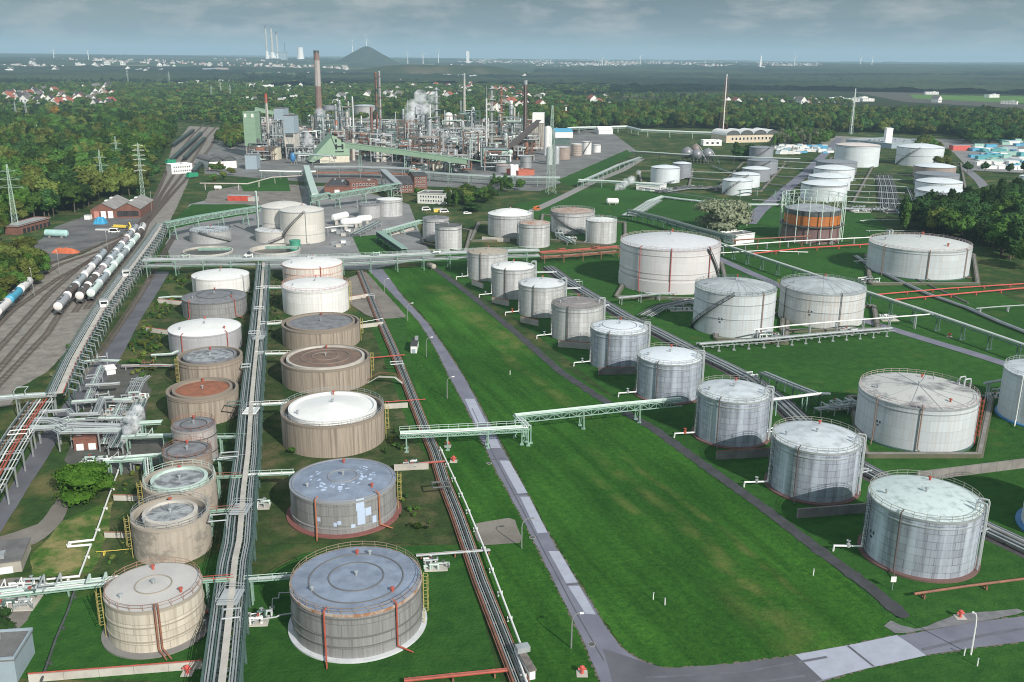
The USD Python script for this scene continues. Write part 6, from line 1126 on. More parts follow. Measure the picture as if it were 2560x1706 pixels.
building('beige cooling unit with two round fans', 1082, 1148, (427, 428), 414, 14, cream, cream, 'flat', name='cooling_unit', extra=lambda t, w, h, d: [part(t, 'fan_ring', MB().lathe((s * w * .22, d / 2, h), [(w * .17, 0), (w * .15, 3.5), (w * .13, 3.5), (w * .13, .5)], 18), cream) for s in (-1, 1)])
building('blue roofed hall right of the white silo', 1388, 1432, (345, 345), 330, 30, white, cyan, 'gable', ridge=.1, name='plant_building')
building('teal shed below the blue roofed hall', 1384, 1424, (362, 362), 350, 16, teal_steel, teal_steel, 'flat', name='plant_building')
building('white-roofed workshop at the refinery edge by the pipe bridge', 1497, 1532, (336, 336), 326, 26, white, white, 'gable', ridge=.15, name='plant_building')
building('long white shed behind the columns left', 952, 988, (332, 332), 318, 40, white, pale_concrete, 'gable', ridge=.15, name='plant_building')
building('grey hall behind the slim white stack', 860, 885, (338, 338), 318, 40, pale_steel, roofgrey, 'flat', name='plant_building')
# red-brown pipe bundle before the coal house
rack('long bundle of red-brown pipes in front of the cream coal house', line3([(786, 420), (900, 420), (1027, 424)], 7), 6, PR_(6, 5.6, .45, [rust, red, steel]) + PR_(5, 5.2, .45, [rust, dark_steel], -4), span=16, frame=steel, decks=(0, -4), cross=9, rail=((-3.2,), 0, pale_mint))
rack('long pale pipe rack running behind the brick houses', line3([(1027, 428), (1120, 436), (1230, 442), (1400, 445)], 6), 5, PR_(7, 4.6, .35, [pale_mint, white, steel]), span=16, frame=mint, cross=8, decks=(0, -2.5))
rack('low pale pipe rack left of the coal house', line3([(650, 428), (720, 430), (790, 430)], 5), 4, PR_(5, 3.6, .3, [white, pale_mint]), span=14, frame=mint, cross=7)
rack('yellow-green pipe line over the brown yard', line3([(500, 460), (620, 461), (680, 445), (770, 440)], 4), .8, [(0, 0, .35, pale_concrete)], span=22, frame=pale_concrete, cat='pipeline', name='pipeline', brace=False)
for i, (a, b, h_, lb) in enumerate((((900, 330), (1200, 338), 12, 'upper white pipe rack through the refinery'), ((960, 362), (1200, 368), 9, 'middle pale pipe rack through the refinery'), ((1180, 345), (1330, 340), 12, 'white pipe rack before the dark stack'), ((650, 340), (800, 338), 10, 'pale pipe rack behind the green tower'), ((740, 385), (830, 392), 8, 'pale pipe rack left of the coal house roof'), ((1020, 345), (1180, 352), 7, 'steam-veiled pipe rack in the refinery middle'))):
    rack(lb, line3([a, b], h_), 6, PR_(6, 5.6, .45, [white, pale_mint, steel, pale_steel]), span=18, frame=steel, cross=9, decks=(0, -4))
# steel process frames
ur = random.Random(42)
LANDM = [(800, 322, 'by the brick chimney'), (630, 366, 'by the green tower'), (674, 392, 'by the red-tipped stack'), (726, 375, 'by the blue-grey bin houses'), (842, 340, 'by the hooped column'), (885, 356, 'by the slim white stack'), (950, 366, 'by the twin columns'), (912, 350, 'by the square frame tower'), (1009, 330, 'by the loop-topped vessel'), (1024, 345, 'under the big steam plume'), (1092, 325, 'by the dark lattice tower'), (1161, 300, 'by the white mesh-tipped stack'), (1216, 396, 'by the black-tipped stack'), (1253, 345, 'by the brown lattice tower'), (1277, 322, 'by the pipe-wrapped column'), (1312, 374, 'by the dark brown stack'), (1110, 415, 'by the cooling unit'), (1060, 385, 'above the long conveyor'), (960, 390, 'above the conveyor head'), (740, 345, 'behind the bin houses'), (1180, 370, 'in the refinery middle'), (1120, 350, 'behind the low steam')]
def unit(nx, ny, w, d, h, m, k):
    c = N(nx, ny); lm = min(LANDM, key=lambda q: (q[0] - nx) ** 2 + ((q[1] - ny) * 2.5) ** 2)[2]; lb = f'{"tall" if h > 17 else ("low" if h < 9 else "mid-height")} {("grey", "rusty", "green", "pale")[k]} process frame with pipes {lm}'
    t = thing('process_unit', lb, 'process unit', (c[0], c[1], 0), ur.uniform(-.15, .15), group=lb.replace('frame', 'frames'))
    nxc, nyc, nf = max(2, int(w / 6)), max(2, int(d / 7)), max(2, int(h / 5)); mb = MB()
    for i in range(nxc + 1):
        for j in range(nyc + 1):
            if (i in (0, nxc)) or (j in (0, nyc)): mb.beam((-w / 2 + w * i / nxc, -d / 2 + d * j / nyc, 0), (-w / 2 + w * i / nxc, -d / 2 + d * j / nyc, h * ur.uniform(.8, 1.05)), .5)
    for f in range(1, nf + 1):
        z_ = h * f / nf * .95
        for i in range(nxc): 
            if ur.random() < .5: mb.beam((-w / 2 + w * i / nxc, -d / 2, z_ - h / nf * .95), (-w / 2 + w * (i + 1) / nxc, -d / 2, z_), .28)
        for s in (-1, 1): mb.beam((-w / 2, s * d / 2, z_), (w / 2, s * d / 2, z_), .45); mb.beam((s * w / 2, -d / 2, z_), (s * w / 2, d / 2, z_), .45)
        mb.beam((-w / 2, -d / 2 - .1, z_ + 1.1), (w / 2, -d / 2 - .1, z_ + 1.1), .15)
    part(t, 'frame', mb, m)
    for f in range(1, nf + 1):
        if ur.random() < .7: part(t, 'floor', MB().box((w * ur.uniform(-.12, .12), 0, h * f / nf * .95), (w * ur.uniform(.6, .98), d * .96, .2)), ur.choice((steel, dark_steel, pale_concrete)))
    for _ in range(ur.randint(2, 5)):
        r = ur.uniform(.9, 2.2); x_ = ur.uniform(-.42, .42) * w; y_ = ur.uniform(-.5, .3) * d
        if ur.random() < .55:
            hh = h * ur.uniform(.4, 1.3); part(t, 'vessel', MB().lathe((x_, y_, 0), [(r, 0), (r, hh), (r * .7, hh + r * .5), (.001, hh + r * .7)], 12), ur.choice((pale_steel, steel, steel, rust, pale_concrete, dark_steel)), smooth=40)
        else:
            z_ = h * ur.uniform(.15, .9); L = w * ur.uniform(.25, .5); part(t, 'vessel', MB().tube([(x_ - L / 2 - r * .5, y_, z_), (x_ - L / 2, y_, z_), (x_ + L / 2, y_, z_), (x_ + L / 2 + r * .5, y_, z_)], [r * .5, r, r, r * .5], 12), ur.choice((pale_steel, steel, white, pale_mint, rust)), smooth=40)
    for _ in range(ur.randint(4, 8)):
        z_ = ur.uniform(.1, 1.0) * h; x_, y_ = ur.uniform(-.5, .5) * w, -d / 2 - ur.uniform(.3, 1.6); x2 = ur.uniform(-.6, .6) * w; z2 = ur.uniform(0, 1.05) * h
        part(t, 'pipe', MB().tube([(x_, y_ + 3, z_), (x_, y_, z_), (x2, y_, z_), (x2, y_, z2), (x2, y_ + 2, z2)], ur.uniform(.22, .6), 6), ur.choice((white, pale_steel, pale_mint, steel, rust, pale_steel, steel, dark_steel)), smooth=40)
spots = []; _fg = mat('frame_grey', (.20, .21, .21), .6, var=.35)
for _ in range(900):
    x_, y_ = ur.uniform(650, 1325), ur.uniform(322, 432)
    if y_ > 404 and not (1040 < x_ < 1240): continue
    if y_ > 380 and 780 < x_ < 900: continue
    if abs(x_ - 800) < 14 and y_ < 335: continue
    p = N(x_, y_)[:2]
    if any(math.hypot(p[0] - q[0], p[1] - q[1]) < 18.5 for q in spots): continue
    spots.append(p); px_, py_ = x_, y_
    unit(px_, py_, ur.uniform(12, 24), ur.uniform(10, 18), ur.choice((6, 8, 10, 12, 14, 18, 24)) * ur.uniform(.8, 1.2), *ur.choice(((mat('frame_grey', (.20, .21, .21), .6, var=.35), 0), (_fg, 0), (mat('frame_rust', (.17, .10, .07), .8, var=.3), 1), (teal_steel, 2), (mat('frame_pale', (.40, .42, .42), .6, var=.3), 3))))
# spheres
for i, (x_, y_, r_, lb) in enumerate(((1717, 398, 14, 'dark gas sphere, leftmost of the cluster'), (1741, 402, 13.5, 'dark gas sphere, middle front of the cluster'), (1768, 402, 14.5, 'dark gas sphere, rightmost and largest of the cluster'), (1738, 386, 12, 'brownish gas sphere behind the others'))):
    c = N(x_, y_ + 6); R_ = r_ / F_PX * depth(c); t = thing('gas_sphere', lb, 'sphere tank', (c[0], c[1], 0)); a = np.linspace(-PI / 2, PI / 2, 15); zc = R_ + 2.5
    part(t, 'shell', MB().lathe((0, 0, 0), [(max(.01, R_ * math.cos(q)), zc + R_ * math.sin(q)) for q in a], 28), mat('sphere_grey', (.24, .245, .27), .4, .2) if i < 3 else mat('sphere_brown', (.22, .17, .15), .5), smooth=True)
    for k in range(8): q = k * PI / 4; part(t, 'leg', MB().beam((R_ * .95 * math.cos(q), R_ * .95 * math.sin(q), 0), (R_ * .95 * math.cos(q), R_ * .95 * math.sin(q), zc), .5), dark_steel)
    part(t, 'stair', MB().tube([(R_ + 5, -3, 0), (R_ * .75, -3, zc * 1.3), (0, 0, zc + R_ + .4)], .35, 4), pale_steel)
# gasholder
x, y, R, h = solve_tank(2032, 526, 141, 611); t = thing('gasholder', 'orange and purple-brown gasholder inside a white guide frame', 'gasholder', (x, y, 0)); hb = upto((x - R * x / math.hypot(x, y), y - R * y / math.hypot(x, y)), 567); zt = h + 1.0
v, f, uv = yp(R, hb, 64); part(t, 'lower_wall', (v, f), shellmat('purple_wall', (.20, .125, .125), (.13, .09, .09), .5, (4, 3), .8), smooth=True, uv=uv)
v, f, uv = yp(R * .96, zt - hb, 64); v[:, 2] += hb; part(t, 'bell', (v, f), shellmat('orange_wall', (.50, .165, .035), (.16, .075, .04), .6, (6, 1.7), .7), smooth=True, uv=uv)
part(t, 'bell_rim', MB().lathe((0, 0, 0), [(R * .97, zt - 2.2), (R * .97, zt), (R * .94, zt + .2)], 64), dark_steel, smooth=30); part(t, 'roof', MB().lathe((0, 0, 0), [(R * .96, zt), (R * .6, zt + 1.2), (.001, zt + 2)], 64), mat('holder_roof', (.36, .38, .41), .6, var=.25), smooth=30)
part(t, 'gallery', MB().lathe((0, 0, 0), [(R, hb - .6), (R + 1.4, hb - .5), (R + 1.4, hb), (R, hb + .05)], 64), dark_steel); ztop = zt + 7
mb = MB(); mb.ring((0, 0, 0), R + 1.2, ztop, .13, 64).ring((0, 0, 0), R + 1.2, ztop - 1.6, .1, 64); g = 16
for k in range(g):
    a0, a1 = k * 2 * PI / g, (k + 1) * 2 * PI / g; e0, e1 = np.array([math.cos(a0), math.sin(a0), 0]) * (R + 1.2), np.array([math.cos(a1), math.sin(a1), 0]) * (R + 1.2)
    part(t, 'guide_column', MB().beam(e0, e0 + [0, 0, ztop], .32), pale_mint)
    mb.beam(e0 + [0, 0, ztop], e1 + [0, 0, zt], .08).beam(e1 + [0, 0, ztop], e0 + [0, 0, zt], .08)
part(t, 'guide_bracing', mb, pale_mint)
# white drums by the cream tanks
for i, (x0, y0, x1, y1, r_) in enumerate(((835, 545, 865, 538, 9), (856, 556, 900, 552, 9), (895, 548, 925, 545, 8))):
    A, B = N(x0, y0, 4), N(x1, y1, 4); c = (A + B) / 2; R_ = r_ / F_PX * depth(c); t = thing('white_drum', ['white horizontal drum, left of three by the cream tank', 'white horizontal drum, middle of three', 'white horizontal drum, right of three by the dark-topped tank'][i], 'vessel', (c[0], c[1], 0)); d = (B - A) / 2 * [1, 1, 0]; u = d / np.linalg.norm(d) * R_ * .5; z_ = np.array([0, 0, 4.0])
    part(t, 'barrel', MB().tube([-d - u + z_, -d + z_, d + z_, d + u + z_], [R_ * .5, R_, R_, R_ * .5], 18), white, smooth=40)
    for s in (-.6, .6): part(t, 'saddle', MB().box((d[0] * s, d[1] * s, 1.3), (1.2, R_ * 1.6, 2.6)), pale_concrete)
column('slim pale stack rising between the low grey tanks', 647, 590, 478, 6, pale_mint, .9)
column('thin grey stack by the narrow dark-topped tank', 893, 520, 500, 3, steel, 1)
# lamp posts
lampmast = mat('lamp_mast', (.30, .31, .30), .5, .3)
for i, (bx, by, hx, hy, lb) in enumerate(((1304, 1372, 1330, 1296, 'street lamp beside the gravel apron'), (1428, 1622, 1454, 1533, 'street lamp where the road forks'), (1019, 803, 1030, 758, 'street lamp opposite the dark-decked tank'), (1066, 893, 1079, 843, 'street lamp just past the container hut'), (1118, 997, 1132, 942, 'street lamp above the pipe bridge'), (961, 731, 970, 697, 'street lamp near the far end of the road'),
        (2427, 1638, 2436, 1532, 'tall pale street lamp at the right road'), (86, 742, 74, 671, 'yard lamp beside the blue wagon'), (150, 688, 140, 626, 'yard lamp by the orange tarpaulin'), (269, 623, 264, 580, 'yard lamp near the yellow excavator'), (291, 668, 290, 640, 'short yard lamp between the tracks'), (380, 530, 376, 480, 'yard lamp beside the engine shed'))):
    B = N(bx, by); h_ = upto(B, hy + 2); H = N(hx, hy, h_); v_ = H - B; t = thing('street_lamp', lb, 'lamp', (B[0], B[1], 0)); e = np.array([v_[0], v_[1], 0]); e = e / max(np.linalg.norm(e), .1) * min(max(np.linalg.norm(e), .6), 2.4)
    part(t, 'pole', MB().tube([(0, 0, 0), (0, 0, h_ * .75), e * .12 + [0, 0, h_ * .9], e * .45 + [0, 0, h_ * .985], e * .9 + [0, 0, h_]], [.13, .1, .08, .07, .06], 6), lampmast if i not in (6,) else white, smooth=40); part(t, 'lamp_head', MB().beam(e * .8 + [0, 0, h_], e * 1.25 + [0, 0, h_ - .02], .34, .16), white if i != 0 else lampmast)
# small things
def small(name, lb, cat, nx, ny, fn, rz=0.0): c = N(nx, ny); t = thing(name, lb, cat, (c[0], c[1], 0), rz); fn(t); return t
def hydrant(t): part(t, 'post', MB().lathe((0, 0, 0), [(.25, 0), (.25, 1.0), (.35, 1.05), (.35, 1.3), (.001, 1.5)], 10), brightred); part(t, 'nozzle', MB().tube([(-.6, 0, .9), (.6, 0, .9)], .16, 8), brightred); part(t, 'base', MB().box((0, 0, .08), (1.6, 1.6, .16)), pale_concrete)
for x_, y_, lb in ((1455, 1686, 'red hydrant on a pale slab at the bottom beside the road'), (1119, 1117, 'red valve post under the pipe bridge'), (1134, 1155, 'red and yellow valve stand beside the steel bundle'), (2400, 1545, 'small red marker on the gravel at the right road'), (469, 1685, 'red hydrant on the bund wall at the bottom'), (2373, 843, 'small red ball marker under the white pipeline')): small('hydrant', lb, 'hydrant', x_, y_, hydrant)
def sign(t): part(t, 'post', MB().tube([(0, 0, 0), (0, 0, 2.4)], .06, 6), steel); part(t, 'panel', MB().box((0, -.08, 2.1), (.9, .06, 1.0)), white)
small('sign', 'white sign plate on a post before the nearest clad tank', 'sign', 2230, 1476, sign)
def marker(t): part(t, 'post', MB().tube([(0, 0, 0), (0, 0, 1.2)], .09, 6), white); part(t, 'cap', MB().lathe((0, 0, 1.2), [(.14, 0), (.14, .15), (.001, .2)], 8), pale_steel)
for x_, y_, lb in ((1633, 1500, 'left one of two white marker posts on the lawn'), (1662, 1514, 'right one of two white marker posts on the lawn'), (2033, 1440, 'lone white marker post on the right lawn'), (1275, 938, 'white marker post in the middle of the lawn'), (2443, 1666, 'white marker post at the bottom right'), (2410, 1640, 'yellowish marker post beside the right lamp')): small('marker_post', lb, 'marker post', x_, y_, marker)
def manhole(t): part(t, 'frame', MB().lathe((0, 0, .13), [(.62, 0), (.62, .03), (.5, .035)], 16), concrete); part(t, 'lid', MB().lathe((0, 0, .13), [(.5, .025), (.001, .04)], 16), dark_steel)
for x_, y_, lb in ((1331, 1346, 'manhole cover in the road by the gravel apron'), (1479, 1613, 'manhole cover where the road forks'), (1223, 1160, 'manhole cover in the road past the pipe bridge')): small('manhole', lb, 'manhole cover', x_, y_, manhole)
def excavator(t):
    part(t, 'undercarriage', MB().box((0, 1.1, .45), (4, .7, .9)).box((0, -1.1, .45), (4, .7, .9)), dark_steel); part(t, 'body', MB().box((-.4, 0, 1.6), (3.4, 2.6, 1.3)), yellow); part(t, 'cab', MB().box((.7, .7, 2.7), (1.5, 1.1, 1.5)), yellow); part(t, 'window', MB().box((1.47, .7, 2.8), (.05, .9, 1.1)), glassdark)
    part(t, 'boom', MB().beam((1, -.3, 2), (3.6, -.3, 5.2), .5).beam((3.6, -.3, 5.2), (6.2, -.3, 3.2), .4), yellow); part(t, 'bucket', MB().box((6.3, -.3, 2.6), (1, 1.2, 1)), dark_steel)
small('excavator', 'yellow excavator with raised boom beside the tracks', 'excavator', 331, 585, excavator, 2.3)
def beamer(t): part(t, 'deck', MB().box((0, 0, .9), (9, 2.4, .3)), yellow); part(t, 'rail_frame', MB().box((0, 0, 1.5), (8, .4, .9)), yellow); part(t, 'wheelset', MB().box((-3, 0, .4), (.9, 2, .7)).box((3, 0, .4), (.9, 2, .7)), dark_steel)
small('flat_trailer', 'low yellow trailer behind the excavator', 'trailer', 302, 572, beamer, -.2)
def car_fn(m, van=False):
    def f(t):
        L, W, H = (5.2, 1.95, 2.2) if van else (4.5, 1.8, 1.45)
        part(t, 'body', MB().box((0, 0, .62), (L, W, .62)), m); pf = [(-L * .46, .92), (-L * .40, H), (L * (.28 if van else .1), H), (L * (.42 if van else .27), .92)]
        part(t, 'cabin', MB().add([(x_, s * W * .45, z_) for s in (-1, 1) for x_, z_ in pf], [[0, 1, 2, 3], [7, 6, 5, 4], [1, 5, 6, 2], [0, 4, 5, 1], [2, 6, 7, 3]]), m)
        part(t, 'window', MB().add([(x_ * .86, s * (W * .45 + .02), .96 + (z_ - .92) * .8) for s in (-1, 1) for x_, z_ in pf], [[0, 1, 2, 3], [7, 6, 5, 4]]).add([(L * (.43 if van else .28), -W * .4, .95), (L * (.43 if van else .28), W * .4, .95), (L * (.29 if van else .12), W * .38, H - .12), (L * (.29 if van else .12), -W * .38, H - .12)], [[0, 1, 2, 3]]), glassdark)
        for sx in (-1, 1):
            for sy in (-1, 1): part(t, 'wheel', MB().tube([(sx * L * .31, sy * (W / 2 - .12), .33), (sx * L * .31, sy * (W / 2 + .06), .33)], .33, 12), black)
    return f
small('pickup_truck', 'white pickup truck parked by the yellow excavator', 'pickup truck', 286, 582, car_fn(white, True), .1)
small('car', 'white car on the lane behind the bright domed tank', 'car', 1168, 536, car_fn(white), .3)
small('van', 'orange van on the road behind the bright domed tank', 'van', 1342, 525, car_fn(orange, True), 1.0)
for x_, y_, lb, m_ in ((1065, 527, 'white lorry parked left of the dark round bush, left one', white), (1110, 532, 'white lorry parked left of the dark round bush, right one', white)): small('lorry', lb, 'lorry', x_, y_, car_fn(m_, True), .35)
def cyl_h(L, r, m, m2):
    def f(t): part(t, 'barrel', MB().tube([(-L / 2 - r * .4, 0, r + .4), (-L / 2, 0, r + .4), (L / 2, 0, r + .4), (L / 2 + r * .4, 0, r + .4)], [r * .5, r, r, r * .5], 16), m, smooth=40); part(t, 'saddle', MB().box((-L * .3, 0, .35), (.6, r * 1.6, .7)).box((L * .3, 0, .35), (.6, r * 1.6, .7)), m2)
    return f
small('teal_tank', 'pale teal horizontal tank lying in the scrap yard', 'tank', 142, 594, cyl_h(10.5, 1.7, mat('teal_paint', (.40, .62, .58), .6, var=.25), concrete), -.12)
small('drum', 'dark concrete pipe lying beside the service path', 'pipe', 1078, 673, cyl_h(5, 1.1, concrete, concrete), -1.0)
small('white_drum', 'small white tank lying on the far lawn', 'tank', 1531, 512, cyl_h(6, 1.8, white, concrete), -.05)
small('white_drum', 'white cylinder lying by the brown yard', 'tank', 545, 475, cyl_h(4, 1.2, white, concrete), 0)
def tarp(L, W, H, m):
    def f(t):
        g = np.random.default_rng(int(L * 100)); n_ = 9; X, Y = np.meshgrid(np.linspace(-1, 1, n_), np.linspace(-1, 1, 6), indexing='ij'); Z = H * (1 - np.maximum(abs(X) ** 5, abs(Y) ** 4)) * g.uniform(.7, 1, X.shape); v = np.stack([X * L / 2, Y * W / 2, Z], -1).reshape(-1, 3)
        part(t, 'sheet', MB().add(v, [[i * 6 + j, (i + 1) * 6 + j, (i + 1) * 6 + j + 1, i * 6 + j + 1] for i in range(n_ - 1) for j in range(5)]), m)
    return f
small('tarpaulin', 'orange tarpaulin heap beside the bend of the tracks', 'tarpaulin', 165, 633, tarp(12, 4, 2.6, mat('orange_tarp', (.62, .16, .07), .7, var=.3)), -.15)
small('tarpaulin', 'bright blue tarpaulin heap before the engine shed', 'tarpaulin', 252, 560, tarp(6, 5, 4, mat('blue_tarp', (.04, .32, .55), .6)), 0)
def crate(a, b, h_, m):
    def f(t): part(t, 'body', MB().box((0, 0, h_ / 2), (a, b, h_)), m); part(t, 'lid', MB().box((0, 0, h_ + .06), (a + .2, b + .2, .12)), pale_steel)
    return f
small('skip', 'red container frames stacked on the brown yard', 'container', 600, 502, crate(14, 4, 3.2, mat('skip_red', (.55, .08, .05), .6, var=.3)), -.05)
small('skip', 'pale container beside the red frames on the brown yard', 'container', 634, 503, crate(6, 3, 2.6, pale_concrete), -.05)
small('skip', 'white crate before the engine shed doors', 'container', 221, 549, crate(3, 3, 2.4, white), 0)
small('skip', 'white board pile lying by the pick-up', 'boards', 262, 576, crate(9, 2, .6, white), -.05)
small('skip', 'yellow valve skid beside the clad tank group', 'skid', 1095, 530, crate(5, 2.5, 2, yellow), .2)
small('skip', 'orange-red container in the far right car park', 'container', 2398, 376, crate(18, 8, 5, brightred), .1)
for i in range(8): small('fan_unit', 'grey pump block in the paved yard below the cream tank', 'pump', 835 + (i % 4) * 12, 580 + (i // 4) * 28 + (i % 3) * 5, crate(2.2, 1.6, 1.4, (white, steel, pale_concrete)[i % 3]), 0)
for k in range(8): stage.GetPrimAtPath('/World/fan_unit' + ('' if k == 0 else '_%03d' % k)).SetCustomDataByKey('group', 'pump blocks in the paved yard')
# far car park: roofs, lorries and containers
cr = random.Random(9)
pcol = [mat('lot_white', (.74, .74, .72), .6), cyan, mat('lot_mint', (.35, .55, .48), .6), greyblue, mat('lot_teal', (.10, .36, .38), .6), white]
protos = {}
def lotthing(x_, y_, a, b, h_, i, nm, lb, cat, grp, rz):
    c = N(x_, y_); key = (nm, i)
    if key not in protos:
        t = thing(nm, lb, cat, (c[0], c[1], 0), rz, (a, b, h_), grp); protos[key] = t
        part(t, 'body', MB().box((0, 0, .5), (1, 1, .96)), pcol[i]); part(t, 'roof', MB().box((0, 0, 1.0), (1.03, 1.03, .05)), pcol[i])
    else: copy_of(protos[key], nm, lb, cat, (c[0], c[1], 0), rz, (a, b, h_), grp)
nmc = ['white', 'blue', 'mint', 'grey', 'teal', 'pale']
for _ in range(70):
    x_, y_ = cr.uniform(2430, 2575), cr.uniform(352, 425)
    if x_ < 2430 + (y_ - 352) * .3 : continue
    i = cr.randrange(6); lotthing(x_, y_, cr.uniform(6, 16), cr.uniform(2.6, 8), cr.uniform(2.4, 4), i, 'container', f'{nmc[i]} container or stall in the far right car park', 'container', f'{nmc[i]} containers in the far right car park', cr.uniform(-.1, .25))
for _ in range(60):
    x_, y_ = cr.uniform(1940, 2075), cr.uniform(366, 386); i = cr.choice((0, 0, 1, 3, 5)); lotthing(x_, y_, cr.uniform(4, 8), 2.2, cr.uniform(1.6, 3.2), i, 'parked_van', f'{nmc[i]} van parked on the lot behind the far white tanks', 'van', f'{nmc[i]} vans on the lot behind the far tanks', cr.uniform(-.2, .2))
for i in range(9): lotthing(1955 + i * 13, 369, 7, 3, 2.6, 1 if i % 2 else 0, 'container', f'{nmc[1 if i % 2 else 0]} container in the blue and white row by the vaulted hall', 'container', f'{nmc[1 if i % 2 else 0]} containers in the row by the vaulted hall', 0)

# ------------------------------------------------------------------ more pipework among the tanks
gr = random.Random(77)
for k in ('S1', 'S2', 'S3', 'S4', 'S5', 'S6', 'S7', 'S8', 'S9'):
    x, y, R, h = TANKS[k]; fa = facing((x, y)); a = fa - 1.15; e = np.array([math.cos(a), math.sin(a), 0]); o = np.array([x, y, 0]); pn = {'S1': 'lichen-roofed', 'S2': 'plain white-roofed', 'S3': 'pale-roofed', 'S4': 'brown-roofed', 'S5': 'white ringed-roof', 'S6': 'bridge-end white-roofed', 'S7': 'pale-roofed bridge-side', 'S8': 'streaky-roofed', 'S9': 'mossy-roofed nearest'}[k]
    t = thing('outlet_pipe', f'white bent pipe leaving the {pn} clad tank towards the lawn', 'pipe', o); part(t, 'pipe', MB().tube([e * (R + .5) + [0, 0, h * .45], e * (R + .6) + [0, 0, 1.2], e * (R + 5.5) + [0, 0, 1.2], e * (R + 5.6) + [0, 0, .1]], .17, 6), white, smooth=40); part(t, 'valve', MB().lathe(e * (R + 3) + [0, 0, 1.0], [(.35, 0), (.35, .7), (.12, .8), (.12, 1.2), (.4, 1.2), (.4, 1.3)], 8), red if k in ('S3', 'S7') else steel)
    ls = LineString(C5[:, :2]); s = ls.project(Point(x, y)); q = ls.interpolate(s); b = np.array([q.x, q.y, .8]) - o; L = np.linalg.norm(b[:2]); d = b / max(L, 1); n_ = np.array([-d[1], d[0], 0])
    t = thing('feed_pipes', f'three low pipes joining the {pn} clad tank to the dark bundle', 'pipes', o)
    for i in range(3): part(t, 'pipe', MB().tube([d * (R + .2) * [1, 1, 0] + n_ * (i - 1) * .9 + [0, 0, .9], d * (R + 1.8) * [1, 1, 0] + n_ * (i - 1) * .9 + [0, 0, .9 + .5 * (i == 1)], b * [1, 1, 0] + n_ * (i - 1) * .9 + [0, 0, .9]], .15, 6), (pale_steel, steel, dark_steel)[i], smooth=40)
    part(t, 'valve_stand', MB().box(d * (R + 3) * [1, 1, 0] + [0, 0, 1.0], (.9, 2.6, 1.4), math.atan2(d[1], d[0])), steel)
# bund dykes and pipe lines round the far tanks
dyke = mat('dyke_earth', (.085, .10, .05), .95, col2=(.15, .13, .10), scale=.15)
def far_line(lb, a, b, h, n_, ms, w): rack(lb, line3([a, b], h), w, PR_(n_, w * .9, .2, ms), span=13, frame=dark_steel, cat='pipeline', name='pipeline', brace=False)
vs = _mats['violet_steel']
for i, (a, b) in enumerate((((1600, 470), (1830, 505)), ((1690, 430), (1830, 432)), ((1720, 445), (1815, 452)), ((1650, 462), (1730, 440)), ((1925, 440), (2020, 446)), ((1915, 460), (2010, 470)), ((1940, 420), (2035, 424)), ((1880, 500), (1990, 505)), ((2120, 505), (2290, 512)), ((2135, 435), (2280, 437)), ((2270, 470), (2290, 520)), ((2400, 470), (2440, 500)), ((1780, 415), (1850, 440)), ((1960, 405), (2040, 408)))):
    far_line(['dusky pipe run before the lone white tank', 'short pipe run behind the front tank of the diagonal', 'short pipe run left of the front tank of the diagonal', 'slanting pipe run right of the lone white tank', 'pipe run between the diagonal and the three in-line tanks', 'pipe run left of the front in-line white tank', 'pipe run left of the rear in-line white tank', 'pipe run between diagonal and gasholder', 'pipe run below the dense bed right of the gasholder', 'pipe run behind the dense bed of violet pipes', 'pipe run left of the front tank of the line of four', 'pipe run right of the front tank of the line of four', 'slanting pipe run behind the lone white tank', 'pipe run behind the three in-line tanks'][i], a, b, gr.uniform(.8, 2.2), gr.choice((2, 3, 4)), gr.choice(([vs, pale_steel], [steel, pale_mint], [pale_steel, dark_steel])), gr.uniform(1.4, 3.4))
for i, pts in enumerate(([(1600, 430), (1730, 425), (1720, 470), (1610, 476)], [(1790, 480), (1900, 480), (1960, 412), (1860, 408)], [(2000, 505), (2130, 508), (2190, 400), (2080, 396)], [(2290, 520), (2420, 524), (2400, 410), (2300, 405)], [(1795, 850), (1960, 860), (1965, 790), (1800, 780)], [(1960, 830), (2190, 826), (2180, 770), (1965, 775)], [(1545, 745), (1820, 752), (1800, 660), (1600, 650)], [(2170, 1140), (2440, 1140), (2470, 1000), (2130, 1000)], [(2180, 712), (2440, 712), (2430, 640), (2170, 640)], [(1180, 605), (1330, 600), (1345, 560), (1200, 560)], [(1350, 600), (1560, 620), (1560, 560), (1360, 540)], [(1060, 610), (1160, 634), (1175, 580), (1065, 560)])):
    q = [N(*p_)[:2] for p_ in pts]; ring = Polygon(q).buffer(1.5).exterior; wd = Polygon(q).buffer(1.5).difference(Polygon(q).buffer(-.2))
    t = thing('bund_dyke', ['low bund round the lone far white tank', 'low bund round the diagonal of white tanks', 'low bund round the three in-line white tanks', 'low bund round the line of four far tanks', 'low bund round the ribbed-crown tank', 'low bund round the rust-streaked crown tank', 'low bund round the great white tank', 'low bund round the stained-roof tank', 'low bund round the wide plain tank', 'low bund round the bright domed and rust-topped tanks', 'low bund round the wide rusty-roofed tank', 'low bund round the slim grey pair'][i], 'bund'); part(t, 'bank', MB().prism(wd, 0, .9), dyke); part(t, 'coping', MB().prism(Polygon(q).buffer(1.1).difference(Polygon(q).buffer(.2)), .9, 1.0), _mats['dark_concrete'])
